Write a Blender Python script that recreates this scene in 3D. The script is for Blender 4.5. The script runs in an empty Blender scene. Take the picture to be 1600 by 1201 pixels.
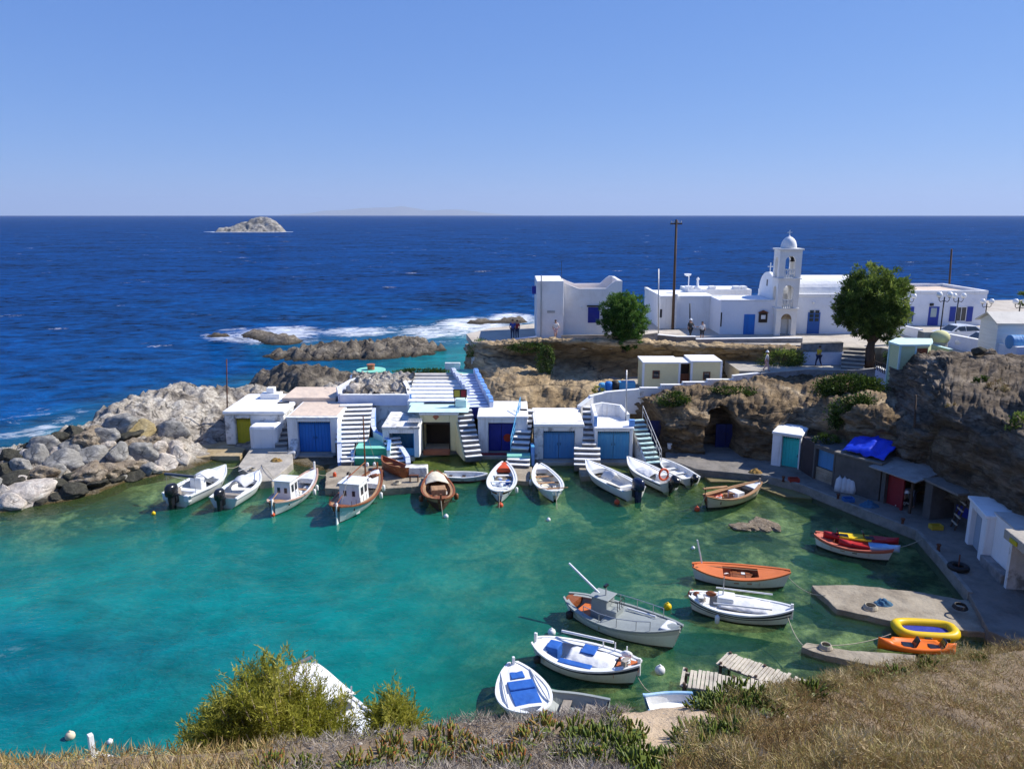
import bpy, bmesh, math, random
import numpy as np
from mathutils import Vector, Matrix, noise
R = math.radians
random.seed(7); rng = np.random.default_rng(7)
sc = bpy.context.scene
COL = sc.collection

# ------------------------------------------------------------------ camera
CAM_H = 17.0; FPX = 1200.0; CX, CY, HY = 800.0, 600.5, 335.5
PIT = math.atan((CY - HY) / FPX); CP, SP = math.cos(PIT), math.sin(PIT)
cam_d = bpy.data.cameras.new('camera'); cam = bpy.data.objects.new('camera', cam_d); COL.objects.link(cam)
cam.location = (0, 0, CAM_H); cam.rotation_euler = (math.pi / 2 - PIT, 0, 0)
cam_d.sensor_fit = 'HORIZONTAL'; cam_d.sensor_width = 36.0; cam_d.lens = 36.0 * FPX / 1600.0
cam_d.clip_start = 0.1; cam_d.clip_end = 90000
sc.camera = cam

# ------------------------------------------------------------------ sky, sun, exposure
SUN_EL, SUN_AZ = 43.0, 18.0          # azimuth: degrees from +X (right) towards +Y (away)
w = bpy.data.worlds.new('World'); sc.world = w; w.use_nodes = True
nt = w.node_tree; nt.nodes.clear()
sky = nt.nodes.new('ShaderNodeTexSky'); sky.sky_type = 'NISHITA'; sky.sun_disc = False
sky.sun_elevation = R(SUN_EL); sky.sun_rotation = R(90 - SUN_AZ)
sky.altitude = 0; sky.air_density = 0.75; sky.dust_density = 0.0; sky.ozone_density = 5.0
sep = nt.nodes.new('ShaderNodeSeparateColor'); com = nt.nodes.new('ShaderNodeCombineColor')     # even, camera-like tone curve of the sky colour
nt.links.new(sky.outputs[0], sep.inputs[0])
for k, (g, a) in enumerate(((0.66, 0.69), (0.52, 1.12), (0.33, 2.62))):
    p_ = nt.nodes.new('ShaderNodeMath'); p_.operation = 'POWER'; p_.inputs[1].default_value = g; q_ = nt.nodes.new('ShaderNodeMath'); q_.operation = 'MULTIPLY'; q_.inputs[1].default_value = a
    nt.links.new(sep.outputs[k], p_.inputs[0]); nt.links.new(p_.outputs[0], q_.inputs[0]); nt.links.new(q_.outputs[0], com.inputs[k])
bg = nt.nodes.new('ShaderNodeBackground'); bg.inputs['Strength'].default_value = 0.115
wo = nt.nodes.new('ShaderNodeOutputWorld')
nt.links.new(com.outputs[0], bg.inputs[0]); nt.links.new(bg.outputs[0], wo.inputs[0])
sd = bpy.data.lights.new('sun', 'SUN'); sun = bpy.data.objects.new('sun', sd); COL.objects.link(sun)
sd.energy = 4.4; sd.angle = R(0.53); sd.color = (1.0, 0.955, 0.88)
TS = Vector((math.cos(R(SUN_EL)) * math.cos(R(SUN_AZ)), math.cos(R(SUN_EL)) * math.sin(R(SUN_AZ)), math.sin(R(SUN_EL))))
sun.rotation_euler = TS.to_track_quat('Z', 'Y').to_euler(); sun.location = (40, 10, 60)
sc.view_settings.view_transform = 'Standard'; sc.view_settings.look = 'None'
sc.view_settings.gamma = 1.0; sc.view_settings.use_curve_mapping = False; sc.view_settings.exposure = 0.58
sc.cycles.max_bounces = 6; sc.cycles.diffuse_bounces = 3; sc.cycles.glossy_bounces = 2
sc.cycles.transparent_max_bounces = 12; sc.cycles.caustics_reflective = False; sc.cycles.caustics_refractive = False
sc.cycles.use_denoising = True

# ------------------------------------------------------------------ helpers: survey points
def ray(px, py):
    u = (px - CX) / FPX; v = (py - CY) / FPX
    return Vector((u, CP - v * SP, -SP - v * CP))
def G(px, py, z=0.0):
    r = ray(px, py); return Vector((0, 0, CAM_H)) + r * ((z - CAM_H) / r.z)
def V(px, py, Y):
    r = ray(px, py); return Vector((0, 0, CAM_H)) + r * (Y / r.y)
def hit(px, py, hf, y0=20, y1=110, n=700):
    r = ray(px, py)
    for i in range(n):
        Y = y0 + (y1 - y0) * i / n; t = Y / r.y
        p = Vector((0, 0, CAM_H)) + r * t
        if p.z <= hf(p.x, p.y): return p
    return G(px, py, 0)
class RBF:
    def __init__(s, pts, lim=None):
        P = np.array([[p[0], p[1]] for p in pts], float); v = np.array([p[2] for p in pts], float)
        n = len(P); A = np.zeros((n + 3, n + 3)); d = np.linalg.norm(P[:, None] - P[None], axis=2)
        A[:n, :n] = d; A[:n, n] = 1; A[:n, n + 1:] = P; A[n, :n] = 1; A[n + 1:, :n] = P.T
        s.w = np.linalg.lstsq(A, np.concatenate([v, [0, 0, 0]]), rcond=None)[0]; s.P = P
    def __call__(s, x, y):
        x = np.asarray(x, float); y = np.asarray(y, float)
        d = np.sqrt((x[..., None] - s.P[:, 0]) ** 2 + (y[..., None] - s.P[:, 1]) ** 2)
        n = len(s.P); return d @ s.w[:n] + s.w[n] + s.w[n + 1] * x + s.w[n + 2] * y
def fbm(x, y, z=0.0, o=4):
    return noise.fractal(Vector((x, y, z)), 0.9, 2.1, o)

# ------------------------------------------------------------------ helpers: objects
def tag(o, label=None, cat=None, group=None, kind=None):
    if label: o['label'] = label
    if cat: o['category'] = cat
    if group: o['group'] = group
    if kind: o['kind'] = kind
    return o
def thing(name, label, cat, loc=(0, 0, 0), rz=0.0, group=None):
    o = bpy.data.objects.new(name, None); COL.objects.link(o); o.empty_display_size = 0.3
    o.location = loc; o.rotation_euler = (0, 0, rz); return tag(o, label, cat, group)
WORLD = [True]
def adopt(o, parent, world=True):
    if parent is None: return o
    o.parent = parent
    if world and WORLD[0]:
        m = Matrix.Translation(parent.location) @ parent.rotation_euler.to_matrix().to_4x4() if parent.type == 'EMPTY' else Matrix.Identity(4)
        o.matrix_parent_inverse = m.inverted()
    return o
def link_mesh(name, me, mats, parent=None, world=True, smooth=False, bevel=0.0):
    for m in (mats if isinstance(mats, (list, tuple)) else [mats]): me.materials.append(m)
    o = bpy.data.objects.new(name, me); COL.objects.link(o)
    if smooth: me.polygons.foreach_set('use_smooth', np.ones(len(me.polygons), bool))
    if bevel:
        b = o.modifiers.new('bevel', 'BEVEL'); b.width = bevel; b.segments = 2; b.limit_method = 'ANGLE'; b.angle_limit = R(40)
    return adopt(o, parent, world)
def np_mesh(name, Vv, F):
    me = bpy.data.meshes.new(name); Vv = np.asarray(Vv, np.float32); F = np.asarray(F, np.int32)
    k = F.shape[1]; me.vertices.add(len(Vv)); me.vertices.foreach_set('co', Vv.ravel())
    me.loops.add(F.size); me.loops.foreach_set('vertex_index', F.ravel())
    me.polygons.add(len(F)); me.polygons.foreach_set('loop_start', np.arange(0, F.size, k, dtype=np.int32))
    me.update(calc_edges=True); me.validate(); return me
def grid_faces(nr, nc):
    i = np.arange(nr * nc).reshape(nr, nc)
    return np.stack([i[:-1, :-1], i[:-1, 1:], i[1:, 1:], i[1:, :-1]], -1).reshape(-1, 4)
class MB:
    def __init__(s): s.v = []; s.f = []; s.m = []
    def add(s, vs, fs, mi=0):
        b = len(s.v); s.v += [tuple(v) for v in vs]
        for f in fs: s.f.append([b + i for i in f]); s.m.append(mi)
        return s
    def hexa(s, p, mi=0):   # 8 points: bottom 4 ccw, top 4 ccw
        return s.add(p, [(3, 2, 1, 0), (4, 5, 6, 7), (0, 1, 5, 4), (1, 2, 6, 5), (2, 3, 7, 6), (3, 0, 4, 7)], mi)
    def box(s, x0, x1, y0, y1, z0, z1, mi=0):
        return s.hexa([(x0, y0, z0), (x1, y0, z0), (x1, y1, z0), (x0, y1, z0), (x0, y0, z1), (x1, y0, z1), (x1, y1, z1), (x0, y1, z1)], mi)
    def cbox(s, c, d, rz=0.0, mi=0, M=None):
        m = Matrix.Translation(c) @ Matrix.Rotation(rz, 4, 'Z') if M is None else M
        hx, hy, hz = d[0] / 2, d[1] / 2, d[2] / 2
        P = [m @ Vector(q) for q in ((-hx, -hy, -hz), (hx, -hy, -hz), (hx, hy, -hz), (-hx, hy, -hz), (-hx, -hy, hz), (hx, -hy, hz), (hx, hy, hz), (-hx, hy, hz))]
        return s.hexa(P, mi)
    def prism(s, poly, z0, z1, mi=0, top=None):
        n = len(poly); a = sum(poly[i][0] * poly[(i + 1) % n][1] - poly[(i + 1) % n][0] * poly[i][1] for i in range(n))
        if a < 0: poly = poly[::-1]
        zs = [z1] * n if not callable(z1) else [z1(p[0], p[1]) for p in poly]
        vs = [(p[0], p[1], z0) for p in poly] + [(p[0], p[1], z) for p, z in zip(poly, zs)]
        fs = [tuple(range(n - 1, -1, -1)), tuple(range(n, 2 * n))] + [(i, (i + 1) % n, n + (i + 1) % n, n + i) for i in range(n)]
        s.add(vs, fs, mi)
        if top is not None: s.m[-n - 1] = top
        return s
    def extr(s, poly, d, mi=0):   # planar 3d polygon swept by vector d
        d = Vector(d); n = len(poly); P = [Vector(p) for p in poly]; nrm = Vector((0, 0, 0))
        for i in range(n): nrm += P[i].cross(P[(i + 1) % n])
        if nrm.dot(d) > 0: P = P[::-1]
        vs = P + [p + d for p in P]
        fs = [tuple(range(n)), tuple(range(2 * n - 1, n - 1, -1))] + [((i + 1) % n, i, n + i, n + (i + 1) % n) for i in range(n)]
        return s.add(vs, fs, mi)
    def tube(s, path, r, n=6, mi=0, cap=True):
        P = [Vector(p) for p in path]; rs = r if isinstance(r, (list, tuple)) else [r] * len(P); b = []
        for i, p in enumerate(P):
            t = (P[min(i + 1, len(P) - 1)] - P[max(i - 1, 0)]).normalized()
            u = t.cross(Vector((0, 0, 1))) if abs(t.z) < 0.95 else t.cross(Vector((1, 0, 0))); u.normalize(); v = t.cross(u)
            b += [p + (u * math.cos(2 * math.pi * k / n) + v * math.sin(2 * math.pi * k / n)) * rs[i] for k in range(n)]
        fs = [(i * n + k, i * n + (k + 1) % n, (i + 1) * n + (k + 1) % n, (i + 1) * n + k) for i in range(len(P) - 1) for k in range(n)]
        if cap: fs += [tuple(range(n - 1, -1, -1)), tuple(range((len(P) - 1) * n, len(P) * n))]
        return s.add(b, fs, mi)
    def lathe(s, c, prof, n=16, mi=0, sx=1.0, sy=1.0):
        c = Vector(c); b = []
        for r, z in prof: b += [c + Vector((r * sx * math.cos(2 * math.pi * k / n), r * sy * math.sin(2 * math.pi * k / n), z)) for k in range(n)]
        fs = [(i * n + k, i * n + (k + 1) % n, (i + 1) * n + (k + 1) % n, (i + 1) * n + k) for i in range(len(prof) - 1) for k in range(n)]
        fs += [tuple(range(n - 1, -1, -1)), tuple(range((len(prof) - 1) * n, len(prof) * n))]
        return s.add(b, fs, mi)
    def ball(s, c, r, n=12, m=8, mi=0):
        r = (r, r, r) if not isinstance(r, (tuple, list)) else r
        b = []; c = Vector(c)
        for i in range(m + 1):
            a = math.pi * (i + 0.02) / (m + 0.04) - math.pi / 2
            b += [c + Vector((r[0] * math.cos(a) * math.cos(2 * math.pi * k / n), r[1] * math.cos(a) * math.sin(2 * math.pi * k / n), r[2] * math.sin(a))) for k in range(n)]
        fs = [(i * n + k, i * n + (k + 1) % n, (i + 1) * n + (k + 1) % n, (i + 1) * n + k) for i in range(m) for k in range(n)]
        fs += [tuple(range(n - 1, -1, -1)), tuple(range(m * n, m * n + n))]
        return s.add(b, fs, mi)
    def build(s, name, mats, parent=None, world=True, smooth=False, bevel=0.0):
        me = bpy.data.meshes.new(name); me.from_pydata(s.v, [], s.f); me.update()
        o = link_mesh(name, me, mats, parent, world, smooth, bevel)
        me.polygons.foreach_set('material_index', np.array(s.m, np.int32))
        return o
def copy_tree(o, parent=None):
    c = o.copy(); COL.objects.link(c)
    if parent is not None: c.parent = parent
    for ch in list(o.children): copy_tree(ch, c)
    return c

# ------------------------------------------------------------------ materials
def nodes_of(name):
    m = bpy.data.materials.new(name); m.use_nodes = True; t = m.node_tree; t.nodes.clear()
    out = t.nodes.new('ShaderNodeOutputMaterial'); return m, t, out
def nd(t, k, **kw):
    n = t.nodes.new(k)
    for a, b in kw.items():
        if a.startswith('i_'):
            key = a[2:]; n.inputs[int(key) if key.isdigit() else key.replace('_', ' ')].default_value = b
        else: setattr(n, a, b)
    return n
def ramp(t, stops, fac=None, interp='LINEAR'):
    r = t.nodes.new('ShaderNodeValToRGB'); e = r.color_ramp.elements; r.color_ramp.interpolation = interp
    while len(e) < len(stops): e.new(0.5)
    for k, (p, c) in zip(e, stops): k.position = p; k.color = (*c, 1) if len(c) == 3 else c
    if fac is not None: t.links.new(fac, r.inputs[0])
    return r
def coords(t, scale=(1, 1, 1), space='Object'):
    tc = t.nodes.new('ShaderNodeTexCoord'); mp = t.nodes.new('ShaderNodeMapping'); mp.inputs['Scale'].default_value = scale
    t.links.new(tc.outputs[space], mp.inputs[0]); return mp.outputs[0]
def noise_n(t, vec, scale, detail=4, rough=0.6, dist=0.0):
    n = t.nodes.new('ShaderNodeTexNoise'); n.inputs['Scale'].default_value = scale; n.inputs['Detail'].default_value = detail
    n.inputs['Roughness'].default_value = rough; n.inputs['Distortion'].default_value = dist
    t.links.new(vec, n.inputs['Vector']); return n.outputs[0]
def mixc(t, fac, a, b, mode='MIX'):
    m = t.nodes.new('ShaderNodeMix'); m.data_type = 'RGBA'; m.blend_type = mode
    if isinstance(fac, (int, float)): m.inputs[0].default_value = fac
    else: t.links.new(fac, m.inputs[0])
    for k, q in ((6, a), (7, b)):
        if isinstance(q, (tuple, list)): m.inputs[k].default_value = (*q, 1) if len(q) == 3 else q
        else: t.links.new(q, m.inputs[k])
    return m.outputs[2]
def mth(t, op, a, b=None, clamp=False):
    m = t.nodes.new('ShaderNodeMath'); m.operation = op; m.use_clamp = clamp
    for k, q in ((0, a), (1, b)):
        if q is None: continue
        if isinstance(q, (int, float)): m.inputs[k].default_value = q
        else: t.links.new(q, m.inputs[k])
    return m.outputs[0]
def bumpn(t, h, strength, dist=0.05, prev=None):
    b = t.nodes.new('ShaderNodeBump'); b.inputs['Strength'].default_value = strength; b.inputs['Distance'].default_value = dist
    t.links.new(h, b.inputs['Height'])
    if prev is not None: t.links.new(prev, b.inputs['Normal'])
    return b.outputs[0]
MATS = {}
def M(name, col, rough=0.6, col2=None, var=0.5, vs=1.5, bump=0.0, bs=8.0, metal=0.0, spec=0.3, stretch=(1, 1, 1), coat=0.0, lo=0.42, hi=0.66, streak=0.0):
    """plain paint / plaster / wood with noise patches of a second colour and fine relief"""
    if name in MATS: return MATS[name]
    m, t, out = nodes_of(name); p = nd(t, 'ShaderNodeBsdfPrincipled'); t.links.new(p.outputs[0], out.inputs[0])
    p.inputs['Roughness'].default_value = rough; p.inputs['Metallic'].default_value = metal; p.inputs['Specular IOR Level'].default_value = spec
    if coat: p.inputs['Coat Weight'].default_value = coat; p.inputs['Coat Roughness'].default_value = 0.15
    vec = coords(t, stretch)
    if col2 is None: col2 = tuple(c * 0.78 for c in col)
    n = noise_n(t, vec, vs, 6, 0.65); r = ramp(t, [(lo, (0, 0, 0)), (hi, (1, 1, 1))], n)
    f = mth(t, 'MULTIPLY', r.outputs[0], var)
    c = mixc(t, f, col, col2)
    n2 = noise_n(t, vec, vs * 9, 3, 0.7); c = mixc(t, 0.22, c, ramp(t, [(0.3, (0.35, 0.35, 0.35)), (0.7, (0.65, 0.65, 0.65))], n2).outputs[0], 'OVERLAY')
    if streak:
        vv = coords(t, (2.6, 2.6, 0.22)); sf = ramp(t, [(0.54, (0, 0, 0)), (0.72, (1, 1, 1))], noise_n(t, vv, 1.3, 5, 0.65)).outputs[0]; c = mixc(t, mth(t, 'MULTIPLY', sf, streak), c, (0.34, 0.31, 0.27))
    t.links.new(c, p.inputs['Base Color'])
    if bump: t.links.new(bumpn(t, noise_n(t, vec, bs, 5, 0.65), bump, 0.04, bumpn(t, noise_n(t, vec, 1.4, 2, 0.5), min(0.5, bump * 1.6), 0.25)), p.inputs['Normal'])
    MATS[name] = m; return m
def rock(name, stops, scale=0.6, stretch=(1, 1, 1.6), bump=0.9, pits=0.35, dark=(0.05, 0.045, 0.04), moss=None):
    m, t, out = nodes_of(name); p = nd(t, 'ShaderNodeBsdfPrincipled'); t.links.new(p.outputs[0], out.inputs[0])
    p.inputs['Roughness'].default_value = 0.92; p.inputs['Specular IOR Level'].default_value = 0.15
    vec = coords(t, stretch)
    a = noise_n(t, vec, scale, 9, 0.68, 0.6); c = ramp(t, stops, a).outputs[0]
    b = noise_n(t, vec, scale * 7, 6, 0.7); c = mixc(t, 0.7, c, ramp(t, [(0.3, (0.2, 0.2, 0.2)), (0.7, (0.8, 0.8, 0.8))], b).outputs[0], 'OVERLAY')
    v = t.nodes.new('ShaderNodeTexVoronoi'); v.inputs['Scale'].default_value = scale * 5; v.feature = 'F1'
    wv = mixc(t, 0.25, vec, mixc(t, 1.0, (0, 0, 0), b)); t.links.new(wv, v.inputs['Vector'])
    pf = ramp(t, [(0.0, (1, 1, 1)), (0.22, (0, 0, 0))], v.outputs['Distance']).outputs[0]
    n3 = ramp(t, [(0.45, (0, 0, 0)), (0.6, (1, 1, 1))], noise_n(t, vec, scale * 1.7, 4, 0.6)).outputs[0]
    pf = mth(t, 'MULTIPLY', mth(t, 'MULTIPLY', pf, n3), pits)
    ve = t.nodes.new('ShaderNodeTexVoronoi'); ve.feature = 'DISTANCE_TO_EDGE'; ve.inputs['Scale'].default_value = scale * 2.6; t.links.new(mixc(t, 0.3, vec, mixc(t, 1.0, (0, 0, 0), noise_n(t, vec, scale * 3, 5, 0.7))), ve.inputs['Vector'])
    ck = ramp(t, [(0.0, (1, 1, 1)), (0.07, (0, 0, 0))], ve.outputs['Distance']).outputs[0]; pf = mth(t, 'MAXIMUM', pf, mth(t, 'MULTIPLY', mth(t, 'MULTIPLY', ck, n3), 0.75)); c = mixc(t, pf, c, dark)
    if moss:
        g = nd(t, 'ShaderNodeNewGeometry'); sx = nd(t, 'ShaderNodeSeparateXYZ'); t.links.new(g.outputs['Position'], sx.inputs[0])
        z0, z1, mc = moss
        mr = nd(t, 'ShaderNodeMapRange'); mr.inputs[1].default_value = z0; mr.inputs[2].default_value = z1; mr.inputs[3].default_value = 1; mr.inputs[4].default_value = 0
        zz = mth(t, 'ADD', sx.outputs[2], mth(t, 'MULTIPLY', mth(t, 'SUBTRACT', a, 0.5), -0.9)); t.links.new(zz, mr.inputs[0]); c = mixc(t, mr.outputs[0], c, mc)
    t.links.new(c, p.inputs['Base Color'])
    h = mth(t, 'ADD', b, mth(t, 'MULTIPLY', pf, -0.6)); n0 = bumpn(t, a, bump * 0.7, 0.5)
    fz = noise_n(t, vec, scale * 32, 4, 0.7); n1 = bumpn(t, h, bump, 0.2, n0)
    t.links.new(bumpn(t, fz, bump * .8, 0.05, n1), p.inputs['Normal']); MATS[name] = m; return m
def leafmat(name, stops, trans=0.25, rough=0.65):
    m, t, out = nodes_of(name); at = nd(t, 'ShaderNodeAttribute', attribute_name='tint')
    c = ramp(t, stops, at.outputs['Fac']).outputs[0]
    p = nd(t, 'ShaderNodeBsdfPrincipled'); p.inputs['Roughness'].default_value = rough; p.inputs['Specular IOR Level'].default_value = 0.2; t.links.new(c, p.inputs['Base Color'])
    tr = nd(t, 'ShaderNodeBsdfTranslucent'); t.links.new(c, tr.inputs[0]); mx = nd(t, 'ShaderNodeMixShader'); mx.inputs[0].default_value = trans
    t.links.new(p.outputs[0], mx.inputs[1]); t.links.new(tr.outputs[0], mx.inputs[2]); t.links.new(mx.outputs[0], out.inputs[0]); return m
WHITE = M('whitewash', (0.82, 0.82, 0.81), 0.85, (0.60, 0.59, 0.57), 0.55, 0.7, 0.25, 5, lo=0.5, hi=0.75, streak=0.42)
WHITEC = M('clean_whitewash', (0.84, 0.84, 0.83), 0.85, (0.74, 0.74, 0.73), 0.6, 0.6, 0.15, 4, streak=0.22)
WHITEW = M('weathered_whitewash', (0.74, 0.73, 0.70), 0.9, (0.26, 0.25, 0.23), 0.9, 1.3, 0.5, 6, lo=0.5, hi=0.62)
CREAM = M('cream_plaster', (0.84, 0.74, 0.42), 0.85, (0.76, 0.66, 0.37), 0.6, 0.8, 0.15, 5)
SAND_PL = M('beige_plaster', (0.68, 0.58, 0.42), 0.9, (0.55, 0.45, 0.32), 0.6, 0.9, 0.3, 5)
PALEGREEN = M('pale_green_plaster', (0.56, 0.64, 0.38), 0.85, (0.50, 0.56, 0.34), 0.5, 0.8, 0.15, 5)
MINT = M('mint_paint', (0.22, 0.62, 0.47), 0.7, (0.30, 0.55, 0.45), 0.6, 1.2, 0.2, 6)
MINTW = M('pale_mint_paint', (0.55, 0.76, 0.72), 0.75, (0.62, 0.72, 0.70), 0.6, 1.0, 0.2, 6)
GREENP = M('green_paint', (0.03, 0.36, 0.20), 0.65, (0.05, 0.30, 0.18), 0.6, 1.2, 0.2, 6)
BLUE = M('azure_door_paint', (0.012, 0.17, 0.56), 0.5, (0.02, 0.13, 0.42), 0.6, 0.9, 0.15, 12, stretch=(3, 3, 0.5))
BLUE2 = M('faded_azure_paint', (0.07, 0.25, 0.52), 0.6, (0.12, 0.27, 0.46), 0.6, 1.0, 0.2, 10, stretch=(3, 3, 0.5))
BLUE3 = M('light_azure_paint', (0.08, 0.34, 0.60), 0.6, (0.14, 0.36, 0.55), 0.6, 1.0, 0.2, 10, stretch=(3, 3, 0.5))
NAVY = M('deep_blue_paint', (0.022, 0.035, 0.30), 0.5, (0.02, 0.03, 0.2), 0.6, 0.9, 0.15, 10)
BLUEW = M('blue_wall_edge_paint', (0.13, 0.32, 0.70), 0.75, (0.35, 0.48, 0.72), 0.6, 1.6, 0.2, 6)
LILAC = M('blue_tinted_whitewash', (0.62, 0.67, 0.80), 0.85, (0.50, 0.55, 0.70), 0.6, 1.0, 0.2, 5)
CYAN = M('turquoise_paint', (0.04, 0.55, 0.50), 0.55, (0.06, 0.45, 0.42), 0.6, 1.0, 0.15, 8)
YELLOW = M('yellow_green_paint', (0.50, 0.42, 0.02), 0.55, (0.40, 0.34, 0.03), 0.6, 1.0, 0.15, 8)
RED = M('dark_red_paint', (0.26, 0.02, 0.03), 0.55, (0.18, 0.02, 0.03), 0.6, 1.0, 0.15, 8)
BROWN = M('brown_door_wood', (0.20, 0.065, 0.025), 0.6, (0.12, 0.04, 0.02), 0.7, 1.5, 0.3, 12, stretch=(4, 4, 0.6))
DARKW = M('dark_wood', (0.045, 0.03, 0.022), 0.7, (0.025, 0.018, 0.014), 0.7, 1.5, 0.3, 12)
BLACK = M('black_void', (0.012, 0.012, 0.014), 0.8)
CONC = M('pale_concrete', (0.42, 0.385, 0.33), 0.92, (0.27, 0.25, 0.215), 0.8, 0.7, 0.6, 7)
CONCG = M('grey_concrete', (0.22, 0.20, 0.175), 0.92, (0.12, 0.108, 0.092), 0.8, 0.8, 0.5, 7)
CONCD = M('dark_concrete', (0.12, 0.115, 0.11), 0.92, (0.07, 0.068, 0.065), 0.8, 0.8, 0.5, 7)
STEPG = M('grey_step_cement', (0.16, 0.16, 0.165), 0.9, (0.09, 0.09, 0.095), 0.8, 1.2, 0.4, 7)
STONEW = M('grey_stone_wall', (0.30, 0.29, 0.28), 0.95, (0.16, 0.155, 0.15), 0.9, 1.6, 0.9, 5)
TERR = M('terracotta', (0.42, 0.15, 0.08), 0.8, (0.32, 0.11, 0.06), 0.6, 1.5, 0.2, 8)
ROOFT = M('beige_roof_screed', (0.66, 0.53, 0.42), 0.92, (0.56, 0.45, 0.36), 0.7, 0.8, 0.3, 6)
ROOFG = M('grey_roof_screed', (0.50, 0.48, 0.45), 0.92, (0.36, 0.34, 0.31), 0.7, 0.8, 0.3, 6)
STEEL = M('galvanised_steel', (0.45, 0.46, 0.47), 0.45, (0.33, 0.33, 0.34), 0.6, 2, 0.1, 8, metal=0.6)
IRON = M('black_iron', (0.02, 0.02, 0.022), 0.5, (0.04, 0.03, 0.025), 0.5, 3)
POLEW = M('weathered_pole_wood', (0.10, 0.065, 0.045), 0.85, (0.05, 0.035, 0.028), 0.8, 2, 0.4, 12, stretch=(4, 4, 0.4))
RUST = M('rusty_iron', (0.14, 0.055, 0.03), 0.85, (0.07, 0.03, 0.02), 0.8, 3, 0.3, 10)
GLASS = M('dark_window_glass', (0.03, 0.04, 0.05), 0.08, (0.05, 0.06, 0.07), 0.5, 1, spec=0.6)
GLOBE = M('milk_glass', (0.82, 0.82, 0.80), 0.25, (0.78, 0.78, 0.76), 0.4, 3, spec=0.5)
ROPE = M('pale_rope', (0.45, 0.40, 0.30), 0.9, (0.30, 0.26, 0.2), 0.6, 6)
RUBBER = M('black_rubber', (0.015, 0.015, 0.016), 0.6, (0.03, 0.03, 0.03), 0.5, 4)
SKIN = M('skin', (0.42, 0.24, 0.16), 0.6, (0.38, 0.2, 0.14), 0.4, 6)
# ================================================================== SEA AND SEABED
DEP = [(0,800,.3),(100,785,.4),(200,752,.3),(290,735,.3),(330,715,.25),(480,742,.5),(420,768,1.3),(480,725,.1),(600,780,2.0),(680,725,.05),(730,722,.08),(725,765,1.4),
 (790,800,2.4),(870,732,.08),(885,775,1.2),(960,735,.12),(960,805,1.7),(1090,740,.1),(1200,765,.2),(1240,790,.4),(1100,815,.9),(1200,835,.7),(1400,845,.6),(1480,915,.5),(1330,895,1.0),
 (1270,935,.8),(1150,935,1.4),(1300,1000,.5),(1200,1040,.7),(1240,1070,.1),(1100,1080,.5),(1000,1060,1.3),(960,1115,.5),(850,1130,.9),(700,1150,1.8),(1000,900,1.5),(900,855,1.8),(1050,870,1.2),
 (700,870,3.3),(540,860,4.3),(700,1000,4.3),(800,950,3.0),(400,870,4.8),(250,860,4),(100,850,2.8),(50,820,1.2),(200,1000,6.3),(500,1050,6),(0,950,6),(-250,1000,7),(-200,820,5),(600,1160,4),(300,1180,6),(0,1200,6.3),
 (0,690,9),(60,655,10),(50,600,16),(0,560,22),(-200,740,12),(-200,640,20),(200,592,12),(320,575,15),(350,548,13),(250,520,22),(400,542,9),(600,562,7.5),(700,562,6.5),(650,575,7),(560,512,11),(700,502,10),(820,502,9),
 (400,480,20),(800,472,20),(600,440,27),(200,440,28),(900,430,28),(1100,470,16),(1100,430,28),(-200,500,28),(500,415,30),(0,415,30),(1000,415,30)]
depth_f = RBF([(*G(a, b)[:2], d) for a, b, d in DEP])
def depth_at(x, y): return np.clip(depth_f(x, y), 0.03, 30.0)
FOAM = [(430,522,95,18,1.0),(370,526,70,10,.9),(480,530,40,8,.7),(560,518,80,10,.95),(600,494,7,3,.6),(640,512,60,7,.6),(680,518,80,14,1.0),(740,507,80,16,1.1),(800,497,50,11,1.1),(770,518,80,14,1.0),(700,535,50,6,.6),(850,500,30,12,.9),
 (150,575,50,10,.45),(90,585,50,8,.35),(40,650,60,22,.55),(70,672,40,16,.8),(100,655,25,14,.7),(20,680,40,14,.7),(130,640,25,8,.6),(330,523,25,5,.8),(180,565,60,6,.4),(450,498,30,6,.5),(370,515,40,5,.7),(560,560,30,3,.3),(500,562,40,3,.3),(390,361,62,1.6,1.0)]
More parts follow.
